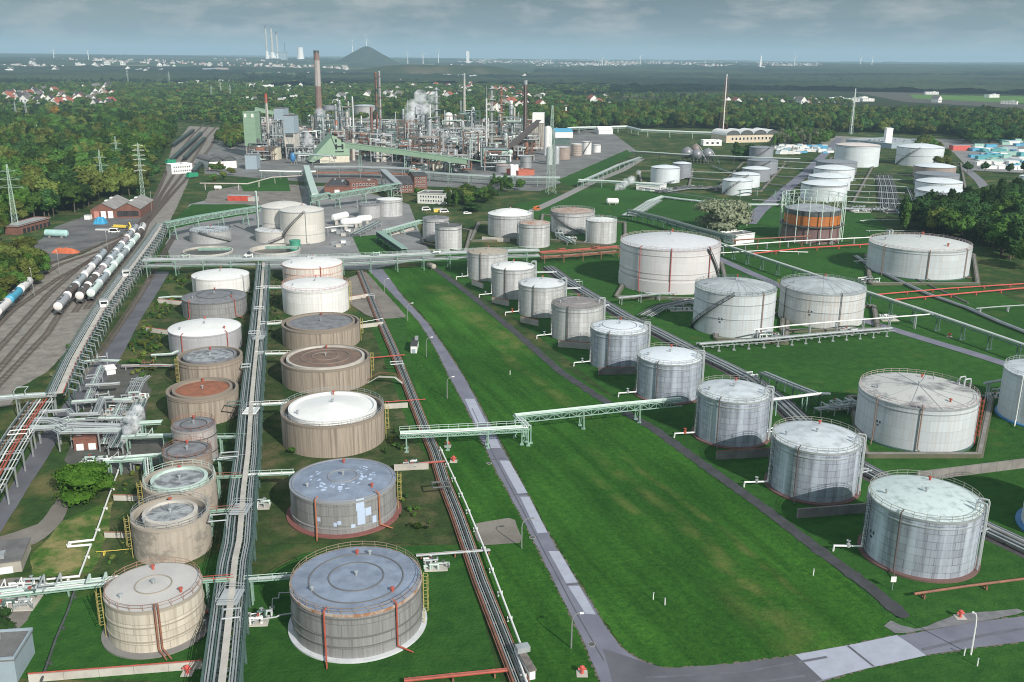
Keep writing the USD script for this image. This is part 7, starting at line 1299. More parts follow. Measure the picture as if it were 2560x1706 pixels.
# valve groups on plinths
def valves(seed, n_, w):
    def f(t):
        g = random.Random(seed); part(t, 'plinth', MB().box((0, 0, .15), (w, w * .7, .3)), pale_concrete)
        for i in range(n_):
            x_, y_ = g.uniform(-.42, .42) * w, g.uniform(-.3, .3) * w; z_ = g.uniform(.8, 1.8); L = g.uniform(1, w * .5)
            part(t, 'pipe', MB().tube([(x_ - L / 2, y_, .3), (x_ - L / 2, y_, z_), (x_ + L / 2, y_, z_), (x_ + L / 2, y_ + g.uniform(-1, 1), z_), (x_ + L / 2, y_, .3)], g.uniform(.1, .17), 6), g.choice((pale_steel, steel, teal_steel, pale_mint, white)), smooth=40)
            if i % 2 == 0: part(t, 'valve_wheel', MB().lathe((x_, y_, z_), [(.1, 0), (.1, .5), (.32, .5), (.32, .58), (.1, .6)], 8), g.choice((red, steel, dark_steel)))
    return f
for i, (x_, y_, w, lb) in enumerate(((500, 1565, 5, 'valve group on a pale plinth right of the beige tank'), (40, 1510, 7, 'valve group at the left edge below the low white pipes'), (70, 1475, 5, 'valve group beside the low white pipes'), (640, 1556, 4, 'valve group between rack and foreground tank'), (650, 1268, 4, 'valve group left of the patched-plate tank'), (1090, 1420, 4, 'valve group with red posts right of the foreground tank'), (340, 1000, 6, 'valve bed by the rust-red roofed tank'), (300, 1030, 7, 'valve bed in the middle of the left pipe yard'), (250, 1105, 5, 'valve skid beside the brick pump house'), (235, 1160, 6, 'white valve skid above the round bush'), (1760, 760, 9, 'valve bed at the foot of the great white tank'), (1700, 775, 8, 'valve bed before the great white tank, left part'), (1920, 846, 6, 'valve bed below the ribbed-crown tank'), (2120, 832, 6, 'valve bed below the rust-streaked crown tank'), (2175, 705, 7, 'valve group left of the wide plain tank'), (2220, 800, 6, 'valve group at the end of the blue-grey pipes'), (2095, 1020, 6, 'valve group left of the stained-roof tank'), (2500, 990, 6, 'valve tower group right of the stained-roof tank'), (1420, 600, 7, 'orange-brown valve group behind the red pipe bundle'), (905, 575, 8, 'valve bed right of the cream tank'), (1660, 480, 9, 'dusky valve bed before the lone white tank'), (2150, 530, 10, 'dusky valve bed right of the gasholder'), (2230, 532, 9, 'dusky valve bed before the front far tank'), (1020, 1170, 4, 'valve group under the red pipes by the bundle'))):
    small('valve_group', lb, 'valves', x_, y_, valves(i + 3, 7 if w < 6 else 12, w), .1)
for i, (a, b, h_, n_, w, lb) in enumerate(((((196, 905)), (300, 902), 3.2, 3, 1.6, 'silver pipes crossing the left pipe yard behind the shelter'), ((180, 1005), (330, 1000), 3.0, 4, 2.2, 'silver pipes crossing the middle of the left pipe yard'), ((150, 1052), (345, 1046), 2.6, 4, 2.0, 'silver pipes crossing the left pipe yard before the pump house'), ((255, 915), (215, 1010), 2.2, 4, 2.0, 'pipes running lengthwise through the left pipe yard'), ((305, 1010), (262, 1110), 1.8, 4, 2.4, 'pipes running lengthwise beside the steam leak'), ((238, 1150), (372, 1158), 2.6, 2, 1.0, 'pale pipes just above the round green bush'))):
    rack(lb, line3([a, ((a[0] + b[0]) / 2, (a[1] + b[1]) / 2 - 3), b], h_), w, PR_(n_, w * .9, .15, [pale_steel, steel, pale_mint]), span=7, frame=steel, cross=4, brace=False, seed=i, loops=1)
# gangway over the steel bundle
B = N(965, 962); t = thing('footbridge', 'small white footbridge stepping over the steel pipe bundle', 'footbridge', (B[0], B[1], 0), -.1); part(t, 'deck', MB().beam((-5, 0, .3), (-2, 0, 2.2), 1, .12).beam((-2, 0, 2.2), (2.5, 0, 2.2), 1, .12).beam((2.5, 0, 2.2), (5, 0, .3), 1, .12), pale_concrete)
for s in (-.5, .5): part(t, 'handrail', MB().tube([(-5, s, 1.3), (-2, s, 3.2), (2.5, s, 3.2), (5, s, 1.3)], .06, 4), rust)
# ------------------------------------------------------------------ trees
vr = np.random.default_rng(21)
def leafmat(name, c1, c2, hue=.018, lo=.5, hi=1.45):
    return usdkit.material(stage, '/World/Looks/' + name, {
        'g': ('geometry', {}), 'oi': ('object_info', {}), 'n': ('noise_texture', {'scale': .55, 'detail': 4}), 'r': ('rgb_ramp', {'ramp': [(.3, c1), (.72, c2)]}),
        'mr': ('map_range', {'from_min': 0.0, 'from_max': 1.0, 'to_min': lo, 'to_max': hi}), 'mh': ('map_range', {'from_min': 0.0, 'from_max': 1.0, 'to_min': .5 - hue, 'to_max': .5 + hue * .45}),
        'h': ('hsv', {'saturation': 1.0}), 'd': ('diffuse_bsdf', {}), 't': ('translucent_bsdf', {}), 'm': ('mix_closure', {'fac': .22})},
        [('g.position', 'n.vector'), ('n.fac', 'r.fac'), ('r.color', 'h.color'), ('oi.random', 'mr.value'), ('oi.random', 'mh.value'), ('mr.result', 'h.value'), ('mh.result', 'h.hue'), ('h.color', 'd.color'), ('h.color', 't.color'), ('d.BSDF', 'm.closure1'), ('t.BSDF', 'm.closure2')], surface='m.closure')
bark = mat('bark', (.10, .08, .06), .9, var=.3)
LM = {'deep': leafmat('leaves_painted_shade', (.010, .028, .018), (.022, .048, .026)), 'dark': leafmat('leaves_dark_green', (.024, .060, .022), (.058, .118, .036)), 'mid': leafmat('leaves_mid_green', (.045, .105, .024), (.10, .19, .040)), 'olive': leafmat('leaves_olive', (.085, .122, .028), (.17, .20, .052)), 'autumn': leafmat('leaves_autumn', (.14, .095, .02), (.26, .15, .03), .01), 'willow': leafmat('leaves_grey_green', (.12, .145, .085), (.20, .22, .135), .02), 'lime': leafmat('leaves_fresh_green', (.04, .10, .015), (.09, .17, .03), .03)}  # darkest set: cloud shade put into the leaf colour, for the far bands
def crown_mesh(seed, H, W, n, size, lobes=7, low=.28, shape='round', core=True):
    """leaf clumps through the lobes of a crown; foot of the tree at the origin"""
    g = np.random.default_rng(seed); mb = MB(); ce = []
    for i in range(lobes):
        a = g.uniform(0, 2 * PI); q = g.uniform(0, 1) ** .6
        if shape == 'column': ce.append((W * .16 * q * math.cos(a), W * .16 * q * math.sin(a), H * (low + (1 - low) * (i + .5) / lobes), W * g.uniform(.26, .36), H * .17))
        else: ce.append((W * .29 * q * math.cos(a), W * .29 * q * math.sin(a), H * g.uniform(low + .18, .84), W * g.uniform(.2, .33), H * g.uniform(.14, .22)))
    ce = np.array(ce)
    if core:
        for c in ce:
            s = trimesh.creation.icosphere(1); v = s.vertices * [c[3] * .78, c[3] * .78, c[4] * .78] * (1 + g.uniform(-.15, .15, (len(s.vertices), 1))) + c[:3]; mb.add(v, s.faces)
    k = g.integers(0, lobes, n); d = g.normal(size=(n, 3)); d /= np.linalg.norm(d, axis=1, keepdims=True); d[:, 2] = np.where(d[:, 2] < -.5, -d[:, 2], d[:, 2])
    P_ = ce[k, :3] + d * np.stack([ce[k, 3], ce[k, 3], ce[k, 4]], 1) * g.uniform(.78, 1.12, (n, 1))
    nrm = d + g.normal(size=(n, 3)) * .45; nrm /= np.linalg.norm(nrm, axis=1, keepdims=True)
    u = np.cross(nrm, g.normal(size=(n, 3))); u /= np.linalg.norm(u, axis=1, keepdims=True); w = np.cross(nrm, u); sz = size * g.uniform(.6, 1.25, (n, 1))
    q = np.stack([P_ - u * sz * .5, P_ + w * sz * .42, P_ + u * sz * .5, P_ - w * sz * .42], 1).reshape(-1, 3)
    mb.add(q, np.arange(n * 4).reshape(n, 4)); return mb
def trunk_mesh(seed, H, r):
    g = np.random.default_rng(seed); mb = MB().tube([(0, 0, -.1), (g.uniform(-.2, .2), g.uniform(-.2, .2), H * .35), (g.uniform(-.5, .5), g.uniform(-.5, .5), H * .72)], [r, r * .7, r * .25], 6)
    for _ in range(4): a = g.uniform(0, 2 * PI); z_ = H * g.uniform(.25, .45); mb.tube([(0, 0, z_), (math.cos(a) * H * .18, math.sin(a) * H * .18, z_ + H * .2)], [r * .45, r * .12], 5)
    return mb
TP = {}
def tree_proto(kind, var, far):
    key = (kind, var, far); shape = 'column' if var == 3 else 'round'; H = 10.0; W = (8.8, 7.4, 9.6, 4.4)[var]
    if key not in TP: TP[key] = (crown_mesh(hash((var, far)) % 1000 + 17 * var, H, W, 130 if far else 620, 1.75 if far else .95, 5 if far else 9, .22, shape), trunk_mesh(var + 3, H, .26))
    return TP[key]
def in_poly(poly_v, spacing, jitter=.45, frame='v', cover=1.0, nscale=.02, seed=0, clear=()):
    fr = V if frame == 'v' else N; pg = Polygon([tuple(fr(*p)[:2]) for p in poly_v]).buffer(0); x0, y0, x1, y1 = pg.bounds
    X, Y = np.meshgrid(np.arange(x0, x1, spacing), np.arange(y0, y1, spacing)); X = X + vr.uniform(-jitter, jitter, X.shape) * spacing; Y = Y + vr.uniform(-jitter, jitter, Y.shape) * spacing
    p = np.c_[X.ravel(), Y.ravel()]
    from shapely import contains_xy
    p = p[contains_xy(pg, p[:, 0], p[:, 1])]
    if cover < 1: nn = meshkit.fbm(np.c_[p * nscale, np.full(len(p), seed * 3.3)], 4, 5 + seed); p = p[nn < np.quantile(nn, cover)]
    for c in clear: p = p[np.hypot(p[:, 0] - c[0], p[:, 1] - c[1]) > c[2]]
    return p
FOREST = []      # (x, y, height, kind, variant, place)
def plant(p, h0, h1, kinds, place, seed=0):
    g = np.random.default_rng(seed + 50); names, wts = zip(*kinds); nn = meshkit.fbm(np.c_[p * .03, np.full(len(p), 9.0)], 3, 2) if len(p) else []
    for i, (x, y) in enumerate(p):
        FOREST.append((x, y, g.uniform(h0, h1) * (.8 + .5 * nn[i]), g.choice(names, p=np.array(wts) / sum(wts)), int(g.choice([0, 0, 1, 1, 2, 2, 3])), place))
mixed = (('dark', 4), ('mid', 5), ('olive', 4), ('lime', 1), ('autumn', .02)); darkmix = (('dark', 6), ('mid', 2.5), ('olive', .6))
plant(in_poly([(-90, 640), (-90, 296), (60, 292), (180, 288), (300, 282), (392, 290), (398, 318), (376, 350), (346, 400), (338, 440), (318, 452), (300, 456), (240, 462), (205, 480), (130, 505), (105, 505), (70, 512), (30, 530), (0, 560), (-40, 600)], 9.0), 10, 19, mixed, 'in the wood left of the railway', 1)
plant(in_poly([(-60, 740), (-60, 600), (20, 588), (70, 592), (108, 606), (112, 625), (95, 650), (40, 680), (0, 712)], 6.5), 6, 9, (('olive', 4), ('mid', 3), ('lime', 1)), 'in the bushy clump by the bend of the tracks', 2)
plant(in_poly([(2060, 535), (2075, 515), (2120, 500), (2150, 490), (2240, 476), (2353, 460), (2440, 470), (2440, 660), (2353, 618), (2290, 585), (2240, 566), (2160, 548)], 7.5), 8, 14, darkmix, 'in the dark grove beside the wide plain tank', 3)
plant(in_poly([(1280, 312), (1400, 296), (1560, 296), (1790, 300), (1800, 312), (1900, 304), (2000, 306), (2353, 322), (2440, 330), (2440, 276), (2353, 274), (2080, 266), (1900, 264), (1700, 258), (1500, 258), (1330, 252), (1240, 262)], 9.5, cover=.93, seed=4), 10, 17, (('mid', 5), ('olive', 4), ('dark', 3), ('autumn', .12)), 'in the wood beyond the refinery on the right', 4)
plant(in_poly([(2230, 336), (2300, 330), (2440, 330), (2440, 285), (2200, 280), (2180, 310)], 10), 11, 16, darkmix, 'in the dark wood edge at the far right', 5)
plant(in_poly([(1010, 475), (1050, 448), (1120, 446), (1150, 452), (1128, 470), (1085, 474), (1050, 482)], 6.0), 5, 8, (('dark', 3), ('mid', 3), ('olive', 2)), 'between the white office block and the refinery', 6)
plant(in_poly([(1128, 428), (1180, 425), (1200, 440), (1140, 446)], 8), 7, 9, (('mid', 3), ('dark', 3)), 'beside the red plinth building', 7)
plant(in_poly([(1772, 338), (1790, 318), (1850, 314), (1912, 318), (1905, 336), (1840, 340)], 8), 9, 12, (('willow', 2), ('mid', 3)), 'in the row beside the vaulted hall', 8)
plant(in_poly([(1685, 372), (1690, 360), (1722, 358), (1725, 372)], 7), 9, 12, (('dark', 1),), 'beside the tall dusky tank', 9)
plant(in_poly([(500, 330), (520, 300), (560, 305), (570, 330), (530, 345)], 8), 8, 11, (('mid', 3), ('olive', 3)), 'at the tracks left of the green tower', 10)
plant(in_poly([(470, 395), (520, 385), (540, 405), (480, 440)], 9, cover=.5), 5, 7, (('mid', 3), ('olive', 3)), 'in the weeds left of the brown yard', 11)
plant(in_poly([(2080, 372), (2120, 330), (2150, 340), (2180, 385), (2150, 395)], 8, cover=.8), 8, 11, (('mid', 3), ('olive', 2)), 'behind the far line of four tanks', 12)
plant(in_poly([(860, 1060), (900, 985), (945, 990), (940, 1040), (900, 1075)], 2.6, cover=.8), 1.0, 2.2, (('mid', 2), ('olive', 2), ('dark', 1)), 'in the scrub behind the white-domed concrete tank', 13)
plant(in_poly([(640, 1045), (700, 1060), (860, 1075), (900, 1090), (960, 1150), (1010, 1240), (930, 1250), (900, 1200), (920, 1130), (640, 1075)], 2.4, cover=.55, seed=3), .5, 1.4, (('olive', 2), ('mid', 2), ('dark', 1)), 'in the scrub around the patched-plate tank', 14)
plant(in_poly([(215, 1220), (330, 1050), (385, 1060), (330, 1200), (280, 1320), (200, 1310)], 2.4, cover=.6, seed=5), .5, 1.4, (('olive', 3), ('mid', 2)), 'in the rough slope left of the concrete tanks', 15)
plant(in_poly([(300, 800), (385, 640), (440, 640), (390, 740), (350, 870), (300, 870)], 2.6, cover=.7, seed=6), .7, 1.9, (('olive', 3), ('mid', 2)), 'on the verge between the dark road and the tanks', 16)
plant(in_poly([(565, 640), (640, 640), (650, 1240), (505, 1260), (560, 960)], 2.6, cover=.4, seed=9), .5, 1.3, (('olive', 2), ('mid', 2), ('dark', 1)), 'under the long rack between the tank columns', 18)
plant(in_poly([(30, 905), (110, 850), (170, 790), (200, 800), (150, 885), (60, 935)], 2.6, cover=.6, seed=7), .6, 1.7, (('willow', 3), ('mid', 2)), 'in the weeds under the loading gantry', 17)
for (u, v_, h_, k, var, pl) in ((2222, 398, 9, 'dark', 0, 'a'), (2262, 397, 9, 'dark', 0, 'a'), (2318, 401, 9, 'dark', 0, 'a'), (2352, 401, 10, 'dark', 0, 'a'), (2186, 396, 7, 'dark', 0, 'a'), (1145, 505, 6, 'dark', 2, 'b'), (1180, 502, 5, 'dark', 2, 'b'), (127, 271, 17, 'autumn', 0, 'c'), (292, 272, 13, 'olive', 1, 'd'), (53, 475, 10, 'autumn', 1, 'e'), (2155, 545, 10, 'dark', 3, 'f'), (960, 452, 6, 'mid', 0, 'g'), (1195, 312, 8, 'mid', 0, 'g')):
    p = V(u, v_); FOREST.append((p[0], p[1], h_, k, var, {'a': 'round dark tree in the row along the far car park', 'b': 'dark round bush behind the bright domed tank', 'c': 'rust-brown autumn tree standing out left of the villa', 'd': 'pale olive tree just left of the villa', 'e': 'small orange tree in the wood left of the railway', 'f': 'dark conifer at the edge of the grove', 'g': 'lone green tree by the brick houses'}[pl]))
F = sorted(range(len(FOREST)), key=lambda i: -FOREST[i][2] / depth((FOREST[i][0], FOREST[i][1], 0)) * (3 if not FOREST[i][5].startswith(('in ', 'on ', 'be', 'at ')) else 1))
def inframe(f): a = proj((f[0], f[1], f[2] * .7)); return -20 < a[0] < 2580
F = [i for i in F if inframe(FOREST[i])]
big = [i for i in F if FOREST[i][2] > 2.6]; low = [i for i in F if FOREST[i][2] <= 2.6]
single = set(big[:292]); FIRST = {}
kname = {'dark': 'dark green', 'mid': 'mid green', 'olive': 'olive green', 'autumn': 'orange-brown autumn', 'willow': 'grey-green', 'lime': 'fresh green'}; vname = ['round', 'slim', 'broad', 'narrow upright']
def place_tree(nm, kind, var, x, y, h, lb, grp, rz, low_=False):
    key = (kind, var)
    if key not in FIRST:
        t = thing(nm, lb, 'tree', (x, y, 0), rz, h / 10.0, grp); FIRST[key] = t; cr_, tr_ = tree_proto(kind, var, False); t.o = np.zeros(3)
        part(t, 'trunk', tr_, bark, smooth=40); part(t, 'crown', cr_, LM[kind])
    else: t = copy_of(FIRST[key], nm, lb, 'tree', (x, y, 0), rz, (h / 10.0 * (q_ := float(vr.uniform(.8, 1.3))), h / 10.0 * q_, h / 10.0), grp)
    return t
for i in big[:292]:
    x, y, h, kind, var, pl = FOREST[i]
    if pl.startswith(('in ', 'on ', 'between', 'beside', 'at ', 'behind')): lb = f'{vname[var]} {kname[kind]} tree {pl}'; grp = f'{vname[var]} {kname[kind]} trees {pl}'
    else: lb, grp = pl, (pl if pl.startswith(('round', 'dark round', 'lone')) else None)
    place_tree('tree', kind, var, x, y, h, lb, grp, float(vr.uniform(0, 6.28)))
def instancer(name, items, label, cat, far=True):
    """the trees past the first three hundred: one mass"""
    path = numbered('/World', name); pi = UsdGeom.PointInstancer.Define(stage, path); tagp(pi.GetPrim(), label, cat, None, 'stuff'); keys = sorted({(k[3], k[4]) for k in items}); tg = []
    for j, (kind, var) in enumerate(keys):
        pp = f'{path}/clump_{j:03d}'; cr_, _ = tree_proto(kind, var, far); v, f = cr_.arrays(); usdkit.mesh(stage, pp, (v, f), LM[kind]); tg.append(pp)
    pi.CreatePrototypesRel().SetTargets([Sdf.Path(q) for q in tg]); pi.CreateProtoIndicesAttr(Vt.IntArray([keys.index((k[3], k[4])) for k in items]))
    pi.CreatePositionsAttr(Vt.Vec3fArray.FromNumpy(np.array([(k[0], k[1], relief(np.array(k[0]), np.array(k[1]))) for k in items], np.float32)))
    s = np.array([k[2] / 10.0 for k in items], np.float32); pi.CreateScalesAttr(Vt.Vec3fArray.FromNumpy(np.stack([s * (w_ := vr.uniform(.8, 1.3, len(items)).astype(np.float32)), s * w_, s], 1)))
    a = vr.uniform(0, PI, len(items)); pi.CreateOrientationsAttr(Vt.QuathArray([Gf.Quath(float(math.cos(q)), 0, 0, float(math.sin(q))) for q in a]))
rest = [FOREST[i] for i in big[292:]]
for name, cond, lb in (('wood', lambda f: f[0] < -60, 'broadleaf wood left of the railway behind its nearest trees'), ('wood', lambda f: f[0] >= -60 and f[1] < 800, 'inner part of the dark grove beside the wide tank'), ('wood', lambda f: f[0] >= -60 and f[1] >= 800, 'wood beyond the refinery on the right')):
    it = [f for f in rest if cond(f)]
    if it: instancer(name, it, lb, 'wood', False)
instancer('weeds', [FOREST[i] for i in low], 'weeds and low scrub on the rough ground around the tanks', 'scrub', False)
# far woods, out to three kilometres
clr = [(*V(127, 240)[:2], 60)]
farp = []
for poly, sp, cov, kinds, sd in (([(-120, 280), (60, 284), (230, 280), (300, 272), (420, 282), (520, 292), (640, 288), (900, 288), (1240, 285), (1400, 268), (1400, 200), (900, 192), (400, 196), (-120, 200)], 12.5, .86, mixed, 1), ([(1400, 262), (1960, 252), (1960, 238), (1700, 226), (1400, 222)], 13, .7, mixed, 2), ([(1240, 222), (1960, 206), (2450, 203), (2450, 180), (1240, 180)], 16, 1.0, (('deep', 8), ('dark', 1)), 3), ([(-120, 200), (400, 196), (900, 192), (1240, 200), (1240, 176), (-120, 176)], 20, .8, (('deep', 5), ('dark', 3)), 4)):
    p = in_poly(poly, sp, cover=cov, nscale=.006, seed=sd)
    g = np.random.default_rng(sd); names, w_ = zip(*kinds); w_ = np.array(w_) / sum(w_)
    farp.append([(x, y, g.uniform(8, 13.5), g.choice(names, p=w_), int(g.choice([0, 1, 2])), '') for x, y in p])
# houses stand in clearings
HS = []
hg = np.random.default_rng(4)
def houses(x0, x1, y0, y1, n, kinds, place, spread=1.0):
    for _ in range(n):
        u, v_ = hg.uniform(x0, x1), hg.uniform(y0, y1); p = onland(u, v_); HK = hg.choice(kinds); HS.append((p[0], p[1], p[2], HK, hg.uniform(-.7, .7), (1.3 if 'gable' in str(HK) else .9) * spread * hg.uniform(.85, 1.25), place))
houses(20, 95, 214, 240, 22, ['gable', 'gable', 'redgable', 'darkgable'], 'in the town left of the wood'); houses(95, 260, 203, 250, 34, ['gable', 'redgable', 'darkgable', 'redgable'], 'among trees in the left town'); houses(0, 60, 226, 236, 4, ['long', 'redgable'], 'at the left edge of the town')
houses(390, 640, 188, 202, 16, ['long', 'flat', 'long'], 'in the pale works beyond the green tower'); houses(560, 720, 192, 240, 14, ['gable', 'flat', 'long'], 'among trees behind the green tower'); houses(760, 980, 180, 230, 24, ['gable', 'flat', 'gable'], 'among trees behind the columns')
houses(980, 1110, 196, 232, 26, ['gable', 'redgable', 'flat'], 'behind the white stack'); houses(1110, 1250, 205, 258, 34, ['redgable', 'gable', 'redgable', 'flat'], 'in the red-roofed quarter behind the dark stack'); houses(1250, 1420, 225, 262, 12, ['gable', 'redgable', 'long'], 'by the wood right of the dark stack'); houses(1600, 1860, 238, 246, 7, ['gable', 'redgable'], 'beyond the right-hand wood')
houses(1825, 2010, 231, 238, 16, ['long', 'flat'], 'in the row of white works beyond the right-hand wood'); houses(2100, 2330, 214, 240, 5, ['gable', 'long'], 'beside the bright green field'); houses(1150, 1900, 139, 156, 190, ['gable', 'redgable', 'flat', 'long'], 'in the distant town near the horizon', 1.3); houses(20, 420, 140, 172, 26, ['gable', 'flat'], 'on the distant left plain', 1.7); houses(980, 1250, 150, 190, 16, ['gable', 'flat'], 'on the slope behind the hill', 1.5)
hxy = np.array([(h[0], h[1]) for h in HS]); from scipy.spatial import cKDTree; HT_ = cKDTree(hxy)
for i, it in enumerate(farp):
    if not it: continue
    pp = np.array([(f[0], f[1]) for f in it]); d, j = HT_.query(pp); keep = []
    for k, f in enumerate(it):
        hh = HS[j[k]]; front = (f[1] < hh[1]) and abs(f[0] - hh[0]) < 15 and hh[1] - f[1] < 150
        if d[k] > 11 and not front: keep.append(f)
    instancer('far_wood', keep, ['belts of trees between the refinery and the left town', 'trees beyond the right-hand wood before the fields', 'forest band painted dark as under cloud across the right distance', 'forest band painted dark as under cloud across the left distance'][i], 'wood')
HPR = {}
wallw = mat('house_white', (.74, .73, .70), .8, var=.1)
def house_proto(k, lb, cat, loc, rz, sc, grp):
    t = thing('house', lb, cat, loc, rz, sc, grp); t.o = np.zeros(3)
    w, d, h, r, rm = {'gable': (9, 11, 5.5, 4.2, roofgrey), 'redgable': (10, 12, 5.5, 4.5, redroof), 'darkgable': (9, 10, 5.5, 5.5, darkroof), 'flat': (16, 12, 9, 0, pale_steel), 'long': (34, 14, 7, 0, pale_steel)}[k]
    part(t, 'wall', MB().box((0, 0, h / 2 - 1), (w, d, h + 2)), wallw)
    if r:
        part(t, 'roof', MB().add([(-w / 2 - .4, -d / 2 - .4, h - .2), (-w / 2 - .4, d / 2 + .4, h - .2), (0, d / 2 + .4, h + r), (0, -d / 2 - .4, h + r), (w / 2 + .4, d / 2 + .4, h - .2), (w / 2 + .4, -d / 2 - .4, h - .2)], [[1, 0, 3, 2], [3, 5, 4, 2]]), rm)
        for s in (-1, 1): part(t, 'gable', MB().add([(-w / 2, s * d / 2, h), (w / 2, s * d / 2, h), (0, s * d / 2, h + r - .3)], [[0, 1, 2] if s < 0 else [1, 0, 2]]), wallw)
        part(t, 'chimney', MB().box((w * .15, d * .2, h + r * .8), (.9, .9, 2.4)), brick)
    else: part(t, 'roof', MB().box((0, 0, h + .15), (w + .4, d + .4, .3)), rm); part(t, 'parapet', MB().box((w * .2, 0, h + .8), (w * .2, d * .4, 1.2)), wallw)
    for i in range(2 if w < 12 else 5): part(t, 'window', MB().box((-w / 2 + w * (i + .5) / (2 if w < 12 else 5), -d / 2 - .03, h * .55), (1.6, .06, 1.8)), glassdark)
    return t
hn = {'gable': 'white gabled house', 'redgable': 'red-roofed white house', 'darkgable': 'white house with steep dark roof', 'flat': 'white flat-roofed block', 'long': 'long white flat building'}
HS.sort(key=lambda q: -q[5] / depth(q[:3])); far_h = MB(); gf = np.random.default_rng(31)
for _ in range(2600):
    u, v_ = ((gf.uniform(1050, 1950), gf.uniform(136, 156)) if _ % 3 else (gf.uniform(0, 800), gf.uniform(136, 172))); q = onland(u, v_); nz_ = meshkit.noise(np.array([q[0] / 420, q[1] / 420, 5.0]), 3)
    if nz_ < .5: continue
    a_ = gf.uniform(6, 15) * (1.5 if _ % 9 == 0 else 1); far_h.box((q[0], q[1], q[2] + 4), (a_, gf.uniform(6, 12), gf.uniform(9, 15)), gf.uniform(-.6, .6))
for q in HS[290:]: far_h.box((q[0], q[1], q[2] + 4), (10 * q[5], 10 * q[5], 9 * q[5]), q[4])
setting('distant_houses', far_h, mat('distant_wall', (.55, .53, .50), .8, col2=(.34, .20, .16), scale=.02, cover=(.5, .6)), kind='stuff', label='specks of distant town houses on the plain', cat='town')
for (x, y, z_, k, rz, sc, pl) in HS[:290]:
    lb, grp = f'{hn[k]} {pl}', f'{hn[k]}s {pl}'
    if k not in HPR: HPR[k] = house_proto(k, lb, 'house', (x, y, z_), rz, sc, grp)
    else: copy_of(HPR[k], 'house', lb, 'house', (x, y, z_), rz, sc, grp)
# single big bushes close to the camera
def solo(k):
    c = {'lime': ((.04, .11, .015), (.10, .20, .03)), 'willow': ((.19, .22, .14), (.33, .36, .24)), 'dark': ((.022, .052, .02), (.048, .098, .03)), 'mid': ((.035, .085, .02), (.075, .15, .032))}[k]
    return leafmat(f'bush_{k}', *c, 0, 1, 1) if not stage.GetPrimAtPath(f'/World/Looks/bush_{k}') else UsdShade.Material.Get(stage, f'/World/Looks/bush_{k}')
def bush(lb, cx, ybase, wpx, ytop, kind, n, seed, lobes=12):
    c = N(cx, ybase); W = wpx / F_PX * depth(c); H = upto(c, ytop); t = thing('bush', lb, 'bush', (c[0], c[1], 0))
    part(t, 'crown', crown_mesh(seed, H, W * 1.15, n, max(.4, W * .055), lobes, -.05), solo(kind)); part(t, 'trunk', trunk_mesh(seed, H, .2), bark)
bush('large fresh green round bush in the rough grass at the left', 212, 1236, 138, 1152, 'lime', 2600, 3)
bush('big grey-green willow bush between the lawns before the white tanks', 1812, 578, 132, 502, 'willow', 3000, 4, 16)
bush('dark round bush in front of the office block trees', 1178, 529, 46, 503, 'dark', 900, 5)
bush('dark bush at the bottom left corner', 8, 1580, 46, 1510, 'dark', 900, 6)
bush('small shrub at the foot of the white-domed concrete tank', 735, 1135, 20, 1118, 'mid', 400, 7, 5)
# ------------------------------------------------------------------ the far land
def canopy():
    aa = np.radians(np.linspace(-34, 34, 1000)); rr = np.geomspace(2950, 17000, 170); A, R_ = np.meshgrid(aa, rr); X = R_ * np.sin(A); Y = R_ * np.cos(A); Z0 = relief(X, Y)
    nn = meshkit.fbm(np.stack([X / 700, Y / 1200, np.zeros_like(X)], -1), 5, 12); b = meshkit.fbm(np.stack([X / 30, Y / 60, np.ones_like(X)], -1), 3, 14); q = np.stack([X, Y, Z0 - CAM_H], -1)
    zc = q @ FW; u = (1280 + F_PX * (q @ RT) / zc) / 1.088; v = (853 - F_PX * (q @ UP) / zc) / 1.088
    th = np.full_like(u, .53); th = np.where((u > 1230) & (v > 158), .1, th); th = np.where((u > 1800) & (v > 146), .25, th); th = np.where((u < 560) & (v > 160) & (v < 188), .15, th); th = np.where((u > 1100) & (u < 1880) & (v < 156), .60, th); th = np.where((u > 700) & (u < 1230) & (v > 150), .46, th)
    m = np.clip((nn - th) / .03, 0, 1); Z = Z0 - 3 + m * (9 + 14 * b); n = len(aa); v = np.stack([X, Y, Z], -1).reshape(-1, 3)
    i, k = np.meshgrid(np.arange(len(rr) - 1), np.arange(n - 1), indexing='ij'); a = (i * n + k).ravel(); f = np.stack([a, a + 1, a + n + 1, a + n], 1); keep = (m.reshape(-1)[f].max(1) > 0)
    f = f[keep]; f = np.vstack([f[:, [0, 1, 2]], f[:, [0, 2, 3]]]); use = np.unique(f); mp = np.zeros(len(v), int); mp[use] = np.arange(len(use)); return v[use], mp[f]
setting('distant_forest', canopy(), mat('far_canopy', (.010, .024, .016), 1.0, col2=(.050, .075, .036), scale=.0011, cover=(.42, .62), spec=.05), smooth=True, kind='stuff', label='forests painted dark as under cloud spread over the distant plain', cat='forest')  # dark end of the canopy colour has cloud shade painted in
